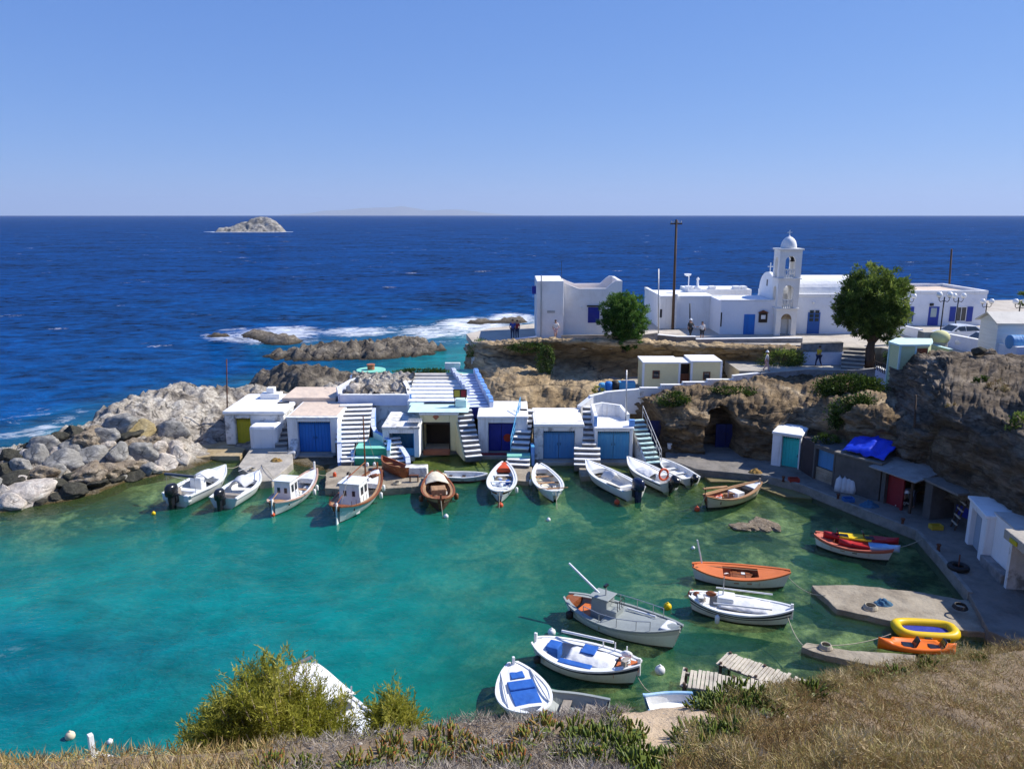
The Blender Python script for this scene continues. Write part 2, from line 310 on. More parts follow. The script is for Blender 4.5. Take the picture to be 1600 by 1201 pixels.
def sea_mesh():
    xs = np.concatenate([np.arange(-190, -60, 4.0), np.arange(-60, 40, 0.7), np.arange(40, 151, 4.0)])
    ys = np.concatenate([np.arange(6, 90, 0.7), np.arange(90, 160, 1.4), np.arange(160, 420, 6.0)])
    X, Y = np.meshgrid(xs, ys); nr, nc = X.shape
    D = depth_at(X, Y); D = np.where(Y > 170, 30, D)
    FO = np.zeros_like(D)
    for a, b, rx, ry, k in FOAM:
        if b < 400: continue
        c = G(a, b); rX = (G(a + rx, b) - c).x; rY = abs(G(a, b - ry).y - G(a, b + ry).y) / 2
        q = ((X - c.x) / rX) ** 2 + ((Y - c.y) / rY) ** 2
        FO = np.maximum(FO, k * np.clip(1.25 - q, 0, 1))
    Vv = np.stack([X, Y, np.zeros_like(X)], -1).reshape(-1, 3); F = grid_faces(nr, nc)
    idx = np.arange(nr * nc).reshape(nr, nc)
    loop = np.concatenate([idx[0, :-1], idx[:-1, -1], idx[-1, :0:-1], idx[:0:-1, 0]])
    base = Vv[loop].copy(); c0 = np.array([0, 200.0, 0]); extra = []; fs = []; dd = [D.ravel()]; ff = [FO.ravel()]; prev = loop; n = len(loop); off = len(Vv)
    d = base - c0; dist = np.linalg.norm(d, axis=1, keepdims=True); dirn = d / dist
    for rad in (700, 2500, 15500):
        ring = c0 + dirn * np.maximum(rad, dist); new = np.arange(off, off + n); off += n; extra.append(ring)
        nx = np.roll(np.arange(n), -1); fs.append(np.stack([prev, new, new[nx], prev[nx]], -1)); prev = new
        dd.append(np.full(n, 30.0)); ff.append(np.zeros(n))
    Vv = np.concatenate([Vv] + extra); F = np.concatenate([F[:, ::1]] + [q for q in fs])
    me = np_mesh('sea', Vv, F)
    for nm, arr in (('depth', np.concatenate(dd)), ('foam', np.concatenate(ff))):
        a = me.attributes.new(nm, 'FLOAT', 'POINT'); a.data.foreach_set('value', arr.astype(np.float32))
    return me
def sea_mat():
    m, t, out = nodes_of('sea_water')
    dep = nd(t, 'ShaderNodeAttribute', attribute_name='depth').outputs['Fac']; foam = nd(t, 'ShaderNodeAttribute', attribute_name='foam').outputs['Fac']
    vec = coords(t, (1, 1, 1)); vst = coords(t, (0.7, 1.0, 1))
    big = noise_n(t, vst, 0.09, 4, 0.55); mid = noise_n(t, vst, 0.55, 5, 0.6, 0.3); fine = noise_n(t, vst, 2.6, 4, 0.6, 0.4)
    dj = mth(t, 'MULTIPLY', dep, mth(t, 'ADD', 0.72, mth(t, 'MULTIPLY', big, 0.56)))
    body = ramp(t, [(0.0, (0.06, 0.16, 0.05)), (0.05, (0.014, 0.165, 0.095)), (0.115, (0.001, 0.205, 0.165)), (0.20, (0.0005, 0.185, 0.182)), (0.27, (0.001, 0.085, 0.165)), (0.40, (0.0005, 0.050, 0.175)), (0.95, (0.0005, 0.036, 0.150))], mth(t, 'DIVIDE', dj, 30.0)).outputs[0]
    # swell: light and dark of the waves painted into the water colour, in patches
    vfar = coords(t, (0.6, 1.0, 1)); far1 = noise_n(t, vfar, 0.2, 6, 0.7, 0.5); far2 = noise_n(t, vfar, 0.035, 4, 0.6, 0.3)
    sw = ramp(t, [(0.40, (0.12, 0.12, 0.12)), (0.61, (0.90, 0.90, 0.90))], mth(t, 'ADD', mth(t, 'ADD', mth(t, 'MULTIPLY', mid, 0.38), mth(t, 'MULTIPLY', far1, 0.38)), mth(t, 'MULTIPLY', far2, 0.24))).outputs[0]
    openf = ramp(t, [(0.15, (0, 0, 0)), (0.4, (1, 1, 1))], mth(t, 'DIVIDE', dep, 30.0)).outputs[0]
    body = mixc(t, mth(t, 'ADD', 0.30, mth(t, 'MULTIPLY', openf, 0.65)), body, sw, 'OVERLAY')
    # relief
    h = mth(t, 'ADD', mth(t, 'MULTIPLY', mth(t, 'ADD', mid, mth(t, 'MULTIPLY', far1, 1.6)), mth(t, 'ADD', 0.13, mth(t, 'MULTIPLY', openf, 1.0))), mth(t, 'MULTIPLY', fine, 0.16))
    nrm = bumpn(t, h, 0.7, 0.55)
    dif = nd(t, 'ShaderNodeBsdfDiffuse'); t.links.new(body, dif.inputs[0]); t.links.new(nrm, dif.inputs['Normal'])
    tr = nd(t, 'ShaderNodeBsdfTransparent'); tr.inputs[0].default_value = (0.78, 0.95, 0.74, 1)
    op = mth(t, 'SUBTRACT', 1.0, mth(t, 'POWER', 2.718, mth(t, 'MULTIPLY', dj, -0.30)))
    mx = nd(t, 'ShaderNodeMixShader'); t.links.new(op, mx.inputs[0]); t.links.new(tr.outputs[0], mx.inputs[1]); t.links.new(dif.outputs[0], mx.inputs[2])
    gl = nd(t, 'ShaderNodeBsdfGlossy'); gl.inputs['Roughness'].default_value = 0.06; t.links.new(nrm, gl.inputs['Normal'])
    fr = nd(t, 'ShaderNodeFresnel'); fr.inputs[0].default_value = 1.33; t.links.new(nrm, fr.inputs['Normal'])
    ff = mth(t, 'MULTIPLY', mth(t, 'MINIMUM', fr.outputs[0], 0.34), mth(t, 'SUBTRACT', 1.0, mth(t, 'MULTIPLY', openf, 0.72)))
    m2 = nd(t, 'ShaderNodeMixShader'); t.links.new(ff, m2.inputs[0]); t.links.new(mx.outputs[0], m2.inputs[1]); t.links.new(gl.outputs[0], m2.inputs[2])
    # foam and white caps
    fn = noise_n(t, vst, 0.55, 9, 0.78, 1.2); thr = mth(t, 'SUBTRACT', 0.76, mth(t, 'MULTIPLY', foam, 0.40))
    fm = mth(t, 'MULTIPLY', mth(t, 'SUBTRACT', fn, thr), 3.4, True); fm = mth(t, 'MULTIPLY', fm, mth(t, 'GREATER_THAN', foam, 0.01))
    vw = coords(t, (0.35, 0.6, 1)); wn = noise_n(t, vw, 0.22, 4, 0.6); wc = mth(t, 'MULTIPLY', mth(t, 'SUBTRACT', wn, 0.672), 14.0, True)
    wc = mth(t, 'MULTIPLY', wc, mth(t, 'MULTIPLY', openf, mth(t, 'GREATER_THAN', fine, 0.5)))
    fo = mth(t, 'MAXIMUM', fm, mth(t, 'MULTIPLY', wc, 0.8))
    fd = nd(t, 'ShaderNodeBsdfDiffuse'); fd.inputs[0].default_value = (0.80, 0.82, 0.84, 1)
    m3 = nd(t, 'ShaderNodeMixShader'); t.links.new(fo, m3.inputs[0]); t.links.new(m2.outputs[0], m3.inputs[1]); t.links.new(fd.outputs[0], m3.inputs[2])
    t.links.new(m3.outputs[0], out.inputs[0]); return m
tag(link_mesh('sea', sea_mesh(), sea_mat(), smooth=True), kind='structure')

def seabed():
    xs = np.arange(-62, 36, 0.6); ys = np.arange(16, 125, 0.6); X, Y = np.meshgrid(xs, ys)
    D = depth_at(X, Y); N = np.array([fbm(x * 0.35, y * 0.35, 3.3, 4) for x, y in zip(X.ravel(), Y.ravel())]).reshape(X.shape)
    Z = -np.maximum(D * 0.75 + 0.03, 0.05) + N * np.clip(D, 0, 1.2) * 0.22; Z = np.minimum(Z, -0.02)
    me = np_mesh('seabed', np.stack([X, Y, Z], -1).reshape(-1, 3), grid_faces(*X.shape))
    a = me.attributes.new('depth', 'FLOAT', 'POINT'); a.data.foreach_set('value', D.ravel().astype(np.float32))
    m, t, out = nodes_of('seabed_sand_and_weed'); p = nd(t, 'ShaderNodeBsdfPrincipled'); t.links.new(p.outputs[0], out.inputs[0]); p.inputs['Roughness'].default_value = 0.9
    dep = nd(t, 'ShaderNodeAttribute', attribute_name='depth').outputs['Fac']; vec = coords(t)
    a1 = noise_n(t, vec, 0.28, 6, 0.62, 0.5); a2 = noise_n(t, vec, 1.6, 6, 0.7); a3 = noise_n(t, vec, 0.7, 7, 0.7, 0.4)
    sand = ramp(t, [(0.35, (0.12, 0.13, 0.05)), (0.65, (0.52, 0.48, 0.27))], a2).outputs[0]
    weed = ramp(t, [(0.3, (0.012, 0.020, 0.010)), (0.7, (0.05, 0.065, 0.025))], a2).outputs[0]
    f = ramp(t, [(0.435, (0, 0, 0)), (0.53, (1, 1, 1))], mth(t, 'ADD', mth(t, 'MULTIPLY', a1, 0.6), mth(t, 'MULTIPLY', a3, 0.4))).outputs[0]
    c = mixc(t, f, sand, weed)
    alg = ramp(t, [(0.3, (0.035, 0.035, 0.008)), (0.5, (0.16, 0.135, 0.02)), (0.7, (0.30, 0.23, 0.05))], a3).outputs[0]
    sh = ramp(t, [(0.0, (1, 1, 1)), (0.5, (0, 0, 0))], mth(t, 'DIVIDE', dep, 1.0)).outputs[0]
    c = mixc(t, sh, c, alg); t.links.new(c, p.inputs['Base Color']); t.links.new(bumpn(t, a2, 0.8, 0.2), p.inputs['Normal'])
    tag(link_mesh('seabed', me, m, smooth=True), kind='structure')
seabed()
me = np_mesh('deep_seabed', [(-16000, -16000, -40), (16000, -16000, -40), (16000, 16000, -40), (-16000, 16000, -40)], [(0, 1, 2, 3)])
tag(link_mesh('deep_seabed', me, CONCD), kind='structure')

# ================================================================== ROCK MATERIALS
R_WHITE = rock('pale_breakwater_rock', [(0.34, (0.11, 0.095, 0.08)), (0.46, (0.38, 0.335, 0.28)), (0.6, (0.60, 0.55, 0.47)), (0.75, (0.70, 0.65, 0.57))], 0.5, (1, 1, 1.4), 1.0, 0.7, moss=(0.0, 0.45, (0.10, 0.075, 0.03)))
R_DARK = rock('dark_sea_rock', [(0.3, (0.07, 0.06, 0.05)), (0.5, (0.17, 0.145, 0.115)), (0.7, (0.33, 0.29, 0.23))], 0.45, (1, 1, 1.5), 1.0, 0.6, moss=(0.0, 0.5, (0.035, 0.028, 0.018)))
R_CLIFF = rock('tan_cliff_rock', [(0.28, (0.12, 0.085, 0.05)), (0.42, (0.30, 0.215, 0.12)), (0.56, (0.48, 0.36, 0.215)), (0.72, (0.62, 0.52, 0.38))], 0.33, (0.6, 0.6, 2.2), 1.0, 0.45)
R_GREY = rock('grey_brown_cliff_rock', [(0.28, (0.06, 0.048, 0.036)), (0.45, (0.15, 0.115, 0.08)), (0.6, (0.26, 0.21, 0.155)), (0.75, (0.42, 0.37, 0.30))], 0.42, (0.6, 0.6, 2.4), 1.1, 0.55)
R_CLIFF_SHADE = rock('shade_dark_cliff_rock', [(0.28, (0.06, 0.042, 0.025)), (0.42, (0.15, 0.105, 0.06)), (0.56, (0.27, 0.195, 0.115)), (0.74, (0.46, 0.38, 0.27))], 0.36, (0.6, 0.6, 2.2), 1.0, 0.45)  # cliff rock with the overhang's shadow put into its colour, darker and browner
R_ISLE = rock('pale_islet_rock', [(0.35, (0.09, 0.085, 0.075)), (0.5, (0.26, 0.245, 0.22)), (0.68, (0.46, 0.43, 0.38))], 0.13, (1, 1, 1.5), 1.0, 0.5)
B_GREY = rock('grey_boulder_rock', [(0.3, (0.16, 0.155, 0.14)), (0.5, (0.26, 0.25, 0.23)), (0.7, (0.40, 0.385, 0.35))], 0.7, (1, 1, 1), 0.35, 0.15)
B_PALE = rock('pale_boulder_rock', [(0.3, (0.36, 0.31, 0.26)), (0.5, (0.54, 0.48, 0.41)), (0.7, (0.68, 0.63, 0.56))], 0.7, (1, 1, 1), 0.5, 0.3)
B_TAN = rock('tan_boulder_rock', [(0.3, (0.19, 0.145, 0.10)), (0.5, (0.36, 0.29, 0.21)), (0.7, (0.52, 0.45, 0.35))], 0.9, (1, 1, 1), 0.9, 0.5)
B_OCHRE = rock('ochre_boulder_rock', [(0.3, (0.26, 0.20, 0.09)), (0.5, (0.34, 0.27, 0.14)), (0.7, (0.40, 0.34, 0.22))], 0.7, (1, 1, 1), 0.35, 0.15)
B_WET = rock('wet_dark_boulder_rock', [(0.3, (0.03, 0.03, 0.025)), (0.5, (0.06, 0.058, 0.045)), (0.7, (0.11, 0.10, 0.075))], 0.9, (1, 1, 1), 0.5, 0.3)

# ================================================================== BREAKWATER ROCK MASS (left)
BW = [(0,800,0),(50,792,0),(100,785,0),(150,771,0),(200,752,0),(240,745,0),(288,735,0),(298,705,.1),(-80,815,0),(-80,720,1.6),(-80,690,.0),(0,745,.9),(60,740,1.0),(110,730,1.1),(170,715,1.2),(230,705,1.2),(280,700,.9),
 (0,702,1.6),(40,700,1.8),(75,690,2.0),(110,668,2.3),(150,645,2.7),(200,622,2.9),(270,601,3.0),(340,607,2.8),(400,602,2.6),(200,680,2.0),(250,660,2.3),(290,640,2.4),(290,670,1.9),(305,690,.45),(330,705,.12),(345,660,1.4),(400,650,1.0),(450,640,1.5),(510,612,3.0),(530,600,3.2),(600,600,3.0)]
BWP = [(*G(a, b, z)[:2], z) for a, b, z in BW]
for a, b, z, dy in [(-80,690,1.6,5),(0,702,1.6,4.5),(40,700,1.8,4.5),(75,690,2.0,5),(110,668,2.3,5.5),(150,645,2.7,6),(200,622,2.9,6),(270,601,3.0,6),(340,607,2.8,6),(400,602,2.6,6),(530,600,3.2,8)]:
    p = G(a, b, z); BWP.append((p.x - 2.0, p.y + dy, -1.6))
for a, b in [(-80,840),(50,815),(150,795),(240,770),(300,745)]:
    p = G(a, b); BWP.append((p.x, p.y, -1.5))
bw_f = RBF(BWP)
def bw_h(x, y):
    z = float(bw_f(np.array(x), np.array(y))); k = min(1, max(0.0, z + 0.2) / 1.0)
    n = noise.ridged_multi_fractal(Vector((x * 0.33, y * 0.33, 1.7)), 0.8, 2.2, 5, 1.0, 2.0) - 1.1
    n2 = fbm(x * 1.3, y * 1.3, 4.0, 4)
    cr = noise.voronoi(Vector((x * .55, y * .55 + .4 * n2, .3)))[0]; cr2 = noise.voronoi(Vector((x * 1.5, y * 1.5, 2.3)))[0]
    z += k * (0.45 * n + 0.26 * n2 + .32 * (min(1, (cr[1] - cr[0]) * 6) - .8) + .2 * (min(1, (cr2[1] - cr2[0]) * 6) - .8))
    if x > -17.5 and y < 57.5: z = min(z, 0.1)
    return z
def heightfield(name, x0, x1, y0, y1, st, hf, mat, zmin=-1.2, **kw):
    xs = np.arange(x0, x1, st); ys = np.arange(y0, y1, st); X, Y = np.meshgrid(xs, ys)
    Z = np.array([hf(x, y) for x, y in zip(X.ravel(), Y.ravel())]).reshape(X.shape)
    F = grid_faces(*X.shape); zz = Z.ravel(); F = F[(zz[F] > zmin).any(axis=1)]
    o = link_mesh(name, np_mesh(name, np.stack([X, Y, Z], -1).reshape(-1, 3), F), mat, smooth=True); return tag(o, **kw)
heightfield('breakwater_rock', -42, -8.2, 42, 82, 0.22, bw_h, R_WHITE, kind='structure')
# ================================================================== SEA ROCKS
def mound(name, label, cat, pts, mat, amp=0.5, fr=0.35, st=0.3, seed=0.0, group=None, kind=None, pad=4, k=0.8):
    """pts: (px, py, z) surface survey; the rim is pushed under the water"""
    P = [(*G(a, b, z)[:2], z) for a, b, z in pts]
    c = np.mean([(p[0], p[1]) for p in P], axis=0); hull = []
    for a in range(20):
        d = np.array([math.cos(a * math.pi / 10), math.sin(a * math.pi / 10)])
        r = max((np.array(p[:2]) - c) @ d for p in P) + pad * 0.5
        hull.append((c[0] + d[0] * r, c[1] + d[1] * r, -1.0))
    f = RBF(P + hull); X = [h[0] for h in hull]; Y = [h[1] for h in hull]
    def hf(x, y):
        z = float(f(np.array(x), np.array(y)))
        n = noise.ridged_multi_fractal(Vector((x * fr, y * fr, seed)), k, 2.2, 5, 1.0, 2.0) - 1.0
        cr = noise.voronoi(Vector((x * fr * 2.2, y * fr * 2.2, seed)))[0]
        return z + min(1, max(0.25, (z + .6))) * (amp * .55 * n + amp * .5 * fbm(x * fr * 4, y * fr * 4, seed, 4) + amp * .45 * (min(1, (cr[1] - cr[0]) * 5) - .7))
    return heightfield(name, min(X) - 1, max(X) + 1, min(Y) - 1, max(Y) + 1, st, hf, mat, -0.9, label=label, cat=cat, group=group, kind=kind)
mound('sea_rock', 'big dark rounded rock behind the white rocks left of the round terrace', 'rock', [(392,598,.4),(405,582,1.4),(440,571,2.2),(480,571,2.2),(520,577,1.8),(560,588,1.2),(600,592,.6),(420,595,1.0),(470,590,1.7),(510,595,1.2),(545,598,.8)], R_DARK, 0.7, 0.4, 0.22, 2.0)
mound('sea_rock', 'long low jagged rock ledge out in the sea in front of the surf', 'rock', [(415,556,.1),(440,550,.4),(470,549,.7),(520,536,1.4),(555,542,1.1),(600,544,.9),(640,546,.6),(690,542,.3),(660,550,.3),(520,552,.6),(570,553,.6),(480,557,.3),(620,533,.9),(655,527,.7)], R_DARK, 0.9, 0.35, 0.3, 5.0)
mound('sea_rock', 'dark rock in the white surf left of the long ledge', 'rock', [(410,528,.3),(430,524,1.0),(450,527,.9),(468,530,.3),(400,519,.6),(395,515,.4)], R_DARK, 0.6, 0.35, 0.5, 8.0)
mound('sea_rock', 'small flat rock leftmost in the white surf', 'rock', [(325,522,.3),(340,520,.5),(355,522,.3)], R_DARK, 0.4, 0.35, 0.5, 9.0)
mound('sea_rock', 'flat dark rock washed by surf beside the white house', 'rock', [(735,501,.4),(760,498,.7),(790,497,.6),(815,494,.9)], R_DARK, 0.6, 0.3, 0.6, 11.0)
mound('sea_rock', 'brown shore rock seen between the white house and the chapel', 'rock', [(985,500,1.0),(1010,492,2.2),(1035,488,2.6),(1060,492,1.5),(1020,505,1.0)], R_CLIFF, 0.6, 0.35, 0.5, 12.0)
# islet
def islet():
    P = [(338,360,0),(345,356,3),(352,354,4),(358,358,2),(368,353,5),(380,347,9),(390,342,12.5),(405,338.5,15),(420,341,13),(430,347,9),(438,355,4),(443,360,0),(400,352,8),(375,357,3),(415,355,6),(395,359,2)]
    W = []
    for a, b, z in P:
        p = V(a, 361, 790.0); W.append((p.x, 790 + z * 1.3 - 8, z))
    cx = V(390, 361, 790).x; hull = [(cx + math.cos(k * .35) * 40, 798 + math.sin(k * .35) * 34, -5) for k in range(18)]; f = RBF(W + hull)
    def hf(x, y): return float(f(np.array(x), np.array(y))) * 1.0 + 1.7 * (noise.ridged_multi_fractal(Vector((x * .08, y * .08, 3)), .8, 2.2, 5, 1, 2) - 1.0) + 0.6 * fbm(x * .4, y * .4, 1, 4)
    heightfield('islet', cx - 46, cx + 46, 758, 838, 1.0, hf, R_ISLE, -1.5, label='pale bare rocky islet far out on the sea near the horizon', cat='islet')
islet()
cx_ = V(390, 361, 790).x; mb = MB(); Q = []
for k in range(60):
    a = 2 * math.pi * k / 60; r = 1 + .12 * math.sin(5 * a) + .1 * fbm(math.cos(a) * 3, math.sin(a) * 3, 1, 3); Q.append((cx_ + 41 * r * math.cos(a), 786 + 17 * r * math.sin(a)))
tag(mb.prism(Q, -.5, .12).build('islet_surf', M('white_surf', (.78, .80, .82), .9, (.35, .45, .6), .9, .25, lo=.45, hi=.6)), kind='stuff')
# far land on the horizon
def far_land():
    xs = np.linspace(440, 800, 60); mb = []; Y = 38000.0; f = []
    for k, x in enumerate(xs):
        u = (x - 440) / 360; hgt = 560 * max(0.0, math.sin(math.pi * u)) ** 1.3 * (0.8 + 0.35 * fbm(u * 4, 0, 2, 3)) + 10
        p = V(x, HY, Y); hgt *= .8; mb += [(p.x, Y - 2500, -60), (p.x, Y, hgt), (p.x, Y + 4000, -60)]
    F = [(3 * k + j, 3 * k + 3 + j, 3 * k + 4 + j, 3 * k + 1 + j) for k in range(59) for j in (0, 1)]
    tag(link_mesh('far_island', np_mesh('far_island', mb, F), R_ISLE, smooth=True), 'faint hazy island lying along the horizon', 'island')
far_land()

# ================================================================== CLIFFS
def crom(P, n):
    """Catmull-Rom resample of control array along axis 0"""
    P = np.asarray(P, float); m = len(P); out = []
    for q in np.linspace(0, m - 1, n):
        i = min(int(q), m - 2); t = q - i; p0, p1, p2, p3 = P[max(i - 1, 0)], P[i], P[i + 1], P[min(i + 2, m - 1)]
        out.append(0.5 * (2 * p1 + (p2 - p0) * t + (2 * p0 - 5 * p1 + 4 * p2 - p3) * t * t + (3 * p1 - p0 - 3 * p2 + p3) * t ** 3))
    return np.array(out)
def cracks(p, f, zs):
    d = noise.voronoi(Vector((p[0] * f + .3 * noise.noise(Vector(p) * .8), p[1] * f, p[2] * f * zs)))[0]
    return min(1.0, (d[1] - d[0]) * 7.0)
def loft(name, st, nu, nv, mat, amp, fr=0.4, dents=(), seed=0.0, tail=()):
    C = []
    for px, prof in st:
        col = [V(px, py, Y) for py, Y in prof]; last = col[-1]
        col += [last + Vector(t) for t in tail]; C.append([tuple(c) for c in col])
    C = np.array(C); A = crom(C, nu); A = np.swapaxes(crom(np.swapaxes(A, 0, 1), nv), 0, 1)
    du = np.gradient(A, axis=0); dv = np.gradient(A, axis=1); N = np.cross(du, dv); N /= np.linalg.norm(N, axis=2, keepdims=True) + 1e-9
    N = np.where(N[:, :, 1:2] > 0.15, -N, N)
    D = np.zeros(A.shape[:2]); Pf = A.reshape(-1, 3)
    D = np.array([.34 * amp * (cracks(p, .55, 2.6) - .6) + .3 * amp * (cracks(p, 1.5, 2.2) - .6) + amp * (noise.ridged_multi_fractal(Vector((p[0] * fr, p[1] * fr, p[2] * fr * 2.6 + seed)), 0.9, 2.1, 5, 1.0, 2.0) - 1.1) + amp * 0.55 * noise.fractal(Vector((p[0] * fr * 1.2, p[1] * fr * 1.2, p[2] * fr * 6 + seed)), 0.9, 2.1, 4) for p in Pf]).reshape(A.shape[:2])
    A = A + N * D[..., None]
    for a, b, rx, rz, depth in dents:      # caves: world x, z, radii, push-back
        q = ((A[..., 0] - a) / rx) ** 2 + ((A[..., 2] - b) / rz) ** 2
        A[..., 1] += depth * np.clip((1.35 - q) / 0.5, 0, 1)
    me = np_mesh(name, A.reshape(-1, 3), grid_faces(nu, nv)); return tag(link_mesh(name, me, mat, smooth=True), kind='structure')
PZ = 6.3
loft('upper_cliff', [(728, [(640,66),(610,68),(580,70),(562,71),(545,72)]), (748, [(672,57.5),(615,60),(585,62.5),(560,64),(540,65)]), (800, [(690,56),(618,58),(585,60.6),(558,63.6),(537,62.6)]),
     (860, [(690,56),(620,58.5),(590,61.2),(560,65.2),(536,63.0)]), (920, [(690,56),(615,58.8),(590,62.6),(562,66.0),(536,63.4)]), (1000, [(680,57),(612,60.5),(590,64),(562,66.4),(538,63.6)]),
     (1060, [(620,60.5),(600,62.5),(585,64.5),(560,65),(541,64)]), (1130, [(605,61),(595,62.5),(575,64.3),(560,64.6),(544,63.4)]), (1210, [(595,61.5),(585,62),(572,63),(560,63.2),(547,62.6)]), (1275, [(592,61.5),(580,62),(570,62.3),(560,62.3),(550,62.2)])],
     300, 70, R_CLIFF, 0.30, 0.42, seed=1.0, tail=[(0.2, 1.2, 0.1), (0.4, 3.0, -0.4)])
loft('lower_cliff', [(985, [(720,54),(700,55),(680,56),(660,57),(640,58)]), (1005, [(715,52.6),(690,54.2),(668,54.6),(640,54.8),(628,55.6)]), (1045, [(716,52.0),(690,52.6),(665,52.4),(636,53.4),(612,55.6)]), (1090, [(716,51.8),(690,52.0),(660,51.9),(634,53.2),(607,55.8)]),
     (1150, [(716,51.2),(690,51.4),(660,51.6),(630,53.0),(600,56.2)]), (1200, [(726,50.2),(695,50.5),(660,51),(628,52.8),(594,57)]), (1260, [(735,49.5),(700,50),(665,50.8),(630,53),(592,57.5)]),
     (1330, [(745,47),(705,47.2),(665,46.9),(630,48.6),(592,56.5)]), (1390, [(760,44.5),(715,44.8),(672,44.6),(643,46.2),(612,53.0)]), (1450, [(775,42),(730,43),(700,44),(675,46),(650,49)])],
     300, 80, R_CLIFF_SHADE, 0.36, 0.5, dents=[(14.8, 1.6, 1.15, 1.9, 2.6), (9.7, 1.9, 1.0, 1.5, 1.8)], seed=4.0, tail=[(0.2, 1.5, -0.2), (0.3, 3.0, -0.8)])
loft('right_cliff', [(1378, [(700,49),(670,50),(645,51),(625,52.5),(612,53.5)]), (1400, [(765,43.5),(720,44),(695,44),(670,44.6),(652,46.5)]), (1450, [(765,42),(715,42.2),(680,41.6),(655,42.2),(640,44.5)]), (1461, [(768,41.5),(718,41.6),(662,40.8),(618,42.2),(592,46.5)]), (1480, [(780,40),(725,40.2),(665,39.6),(608,41.8),(564,48)]),
     (1530, [(800,37.6),(745,37.8),(680,37.9),(612,41.0),(562,48)]), (1580, [(830,35),(770,35.2),(690,36),(618,39.6),(566,47)]), (1640, [(870,32),(800,32.6),(705,34),(622,38),(568,46)]), (1740, [(930,28),(850,29.5),(740,33),(650,38),(572,45)]), (1900, [(1010,24),(930,26),(800,30),(690,35),(590,42)])],
     300, 80, R_GREY, 0.32, 0.45, seed=9.0, tail=[(0.5, 3.0, -0.3), (1.5, 9.0, -1.2)])
# plateau ground
mb = MB().prism([(-3.4, 65.5), (0, 64.4), (6.5, 64.8), (11, 65), (17, 65), (24, 63.8), (27.2, 62.6), (30.5, 62.6), (32, 58), (37, 54), (44, 50), (75, 44), (75, 100), (40, 96), (24, 90), (12, 84), (4, 78), (-2, 74), (-4.2, 70)], 5.75, PZ)
EARTH = M('pale_dusty_ground', (0.50, 0.45, 0.38), 0.95, (0.36, 0.31, 0.25), 0.7, 0.5, 0.4, 5)
tag(mb.build('plateau_ground', EARTH), kind='structure')
tag(MB().prism([(24.0, 63.9), (27.2, 62.7), (30.5, 62.7), (32, 58.2), (37, 54.2), (44, 50.2), (44, 60), (30, 66), (24, 67)], 3.0, 5.74).build('plateau_footing', CONC), kind='structure')
# right-hand path terrace between cliff lip and plateau
mb = MB().prism([(18.0, 59.6), (27.5, 58.4), (28.6, 55.2), (31.5, 54.0), (36, 53.0), (36, 60), (27, 63.4), (18, 63.8)], 2.0, 4.95)
tag(mb.build('path_terrace', CONC), kind='structure')
# hut terrace
mb = MB().prism([(8.2, 57.6), (11, 57.0), (16.5, 57.2), (20, 58.6), (20, 64), (8.2, 64)], 2.0, 3.55)
tag(mb.build('hut_terrace', CONC), kind='structure')

# ================================================================== QUAY PAVEMENTS
def pav(name, pts, z, mat, zb=-1.2, kerb=None):
    P = [tuple(G(a, b, z)[:2]) for a, b in pts]; mb = MB().prism(P, zb, z); o = mb.build(name, mat, bevel=0.04); return tag(o, kind='structure')
pav('right_quay', [(1040,716),(1090,733),(1190,742),(1250,757),(1340,793),(1432,829),(1470,872),(1514,926),(1545,985),(1660,1030),(1900,1000),(1900,780),(1560,740),(1400,690),(1250,690),(1120,690),(1040,700)], 0.55, CONCG)
mb = MB(); K = [(1190,742),(1250,757),(1340,793),(1432,829),(1470,872),(1514,926)]
for i in range(len(K) - 1):
    a, b = G(*K[i], .55), G(*K[i + 1], .55); d = (b - a).normalized(); n = Vector((-d.y, d.x, 0))
    if n.x < 0: n = -n
    mb.hexa([a - n * .03 + Vector((0,0,-.5)), b - n * .03 + Vector((0,0,-.5)), b + n * .16 + Vector((0,0,-.5)), a + n * .16 + Vector((0,0,-.5)), a - n * .03 + Vector((0,0,.05)), b - n * .03 + Vector((0,0,.05)), b + n * .16 + Vector((0,0,.05)), a + n * .16 + Vector((0,0,.05))])
tag(mb.build('quay_kerb', M('worn_kerb', (0.30, 0.28, 0.245), .9, (.17, .16, .14), .8, 1.5, .4)), kind='structure')
LEDGE = M('wet_weedy_ledge', (0.17, 0.13, 0.06), 0.75, (0.22, 0.20, 0.07), 0.9, 0.9, 0.8, 5)
pav('weedy_shore_ledge', [(1090,735),(1150,735),(1195,744),(1255,762),(1270,778),(1225,775),(1160,752),(1110,752)], 0.1, LEDGE)
pav('weedy_shore_ledge', [(300,692),(352,690),(392,690),(375,712),(330,712),(298,716)], 0.32, M('tan_shore_sand', (0.42, 0.33, 0.20), .95, (.26, .19, .09), .8, .8, .6, 5))
pav('garage_foundation', [(436,712),(520,712),(530,706),(612,712),(712,704),(745,712),(812,712),(850,722),(990,722),(1030,728),(1060,712),(1060,640),(436,640)], 0.22, CONC)
pav('left_quay', [(372,728),(398,690),(455,690),(458,722),(425,750),(405,752)], 0.5, CONC)
JET = M('weathered_jetty_concrete', (0.36, 0.31, 0.235), 0.95, (0.20, 0.165, 0.12), 0.85, 0.8, 0.9, 9)
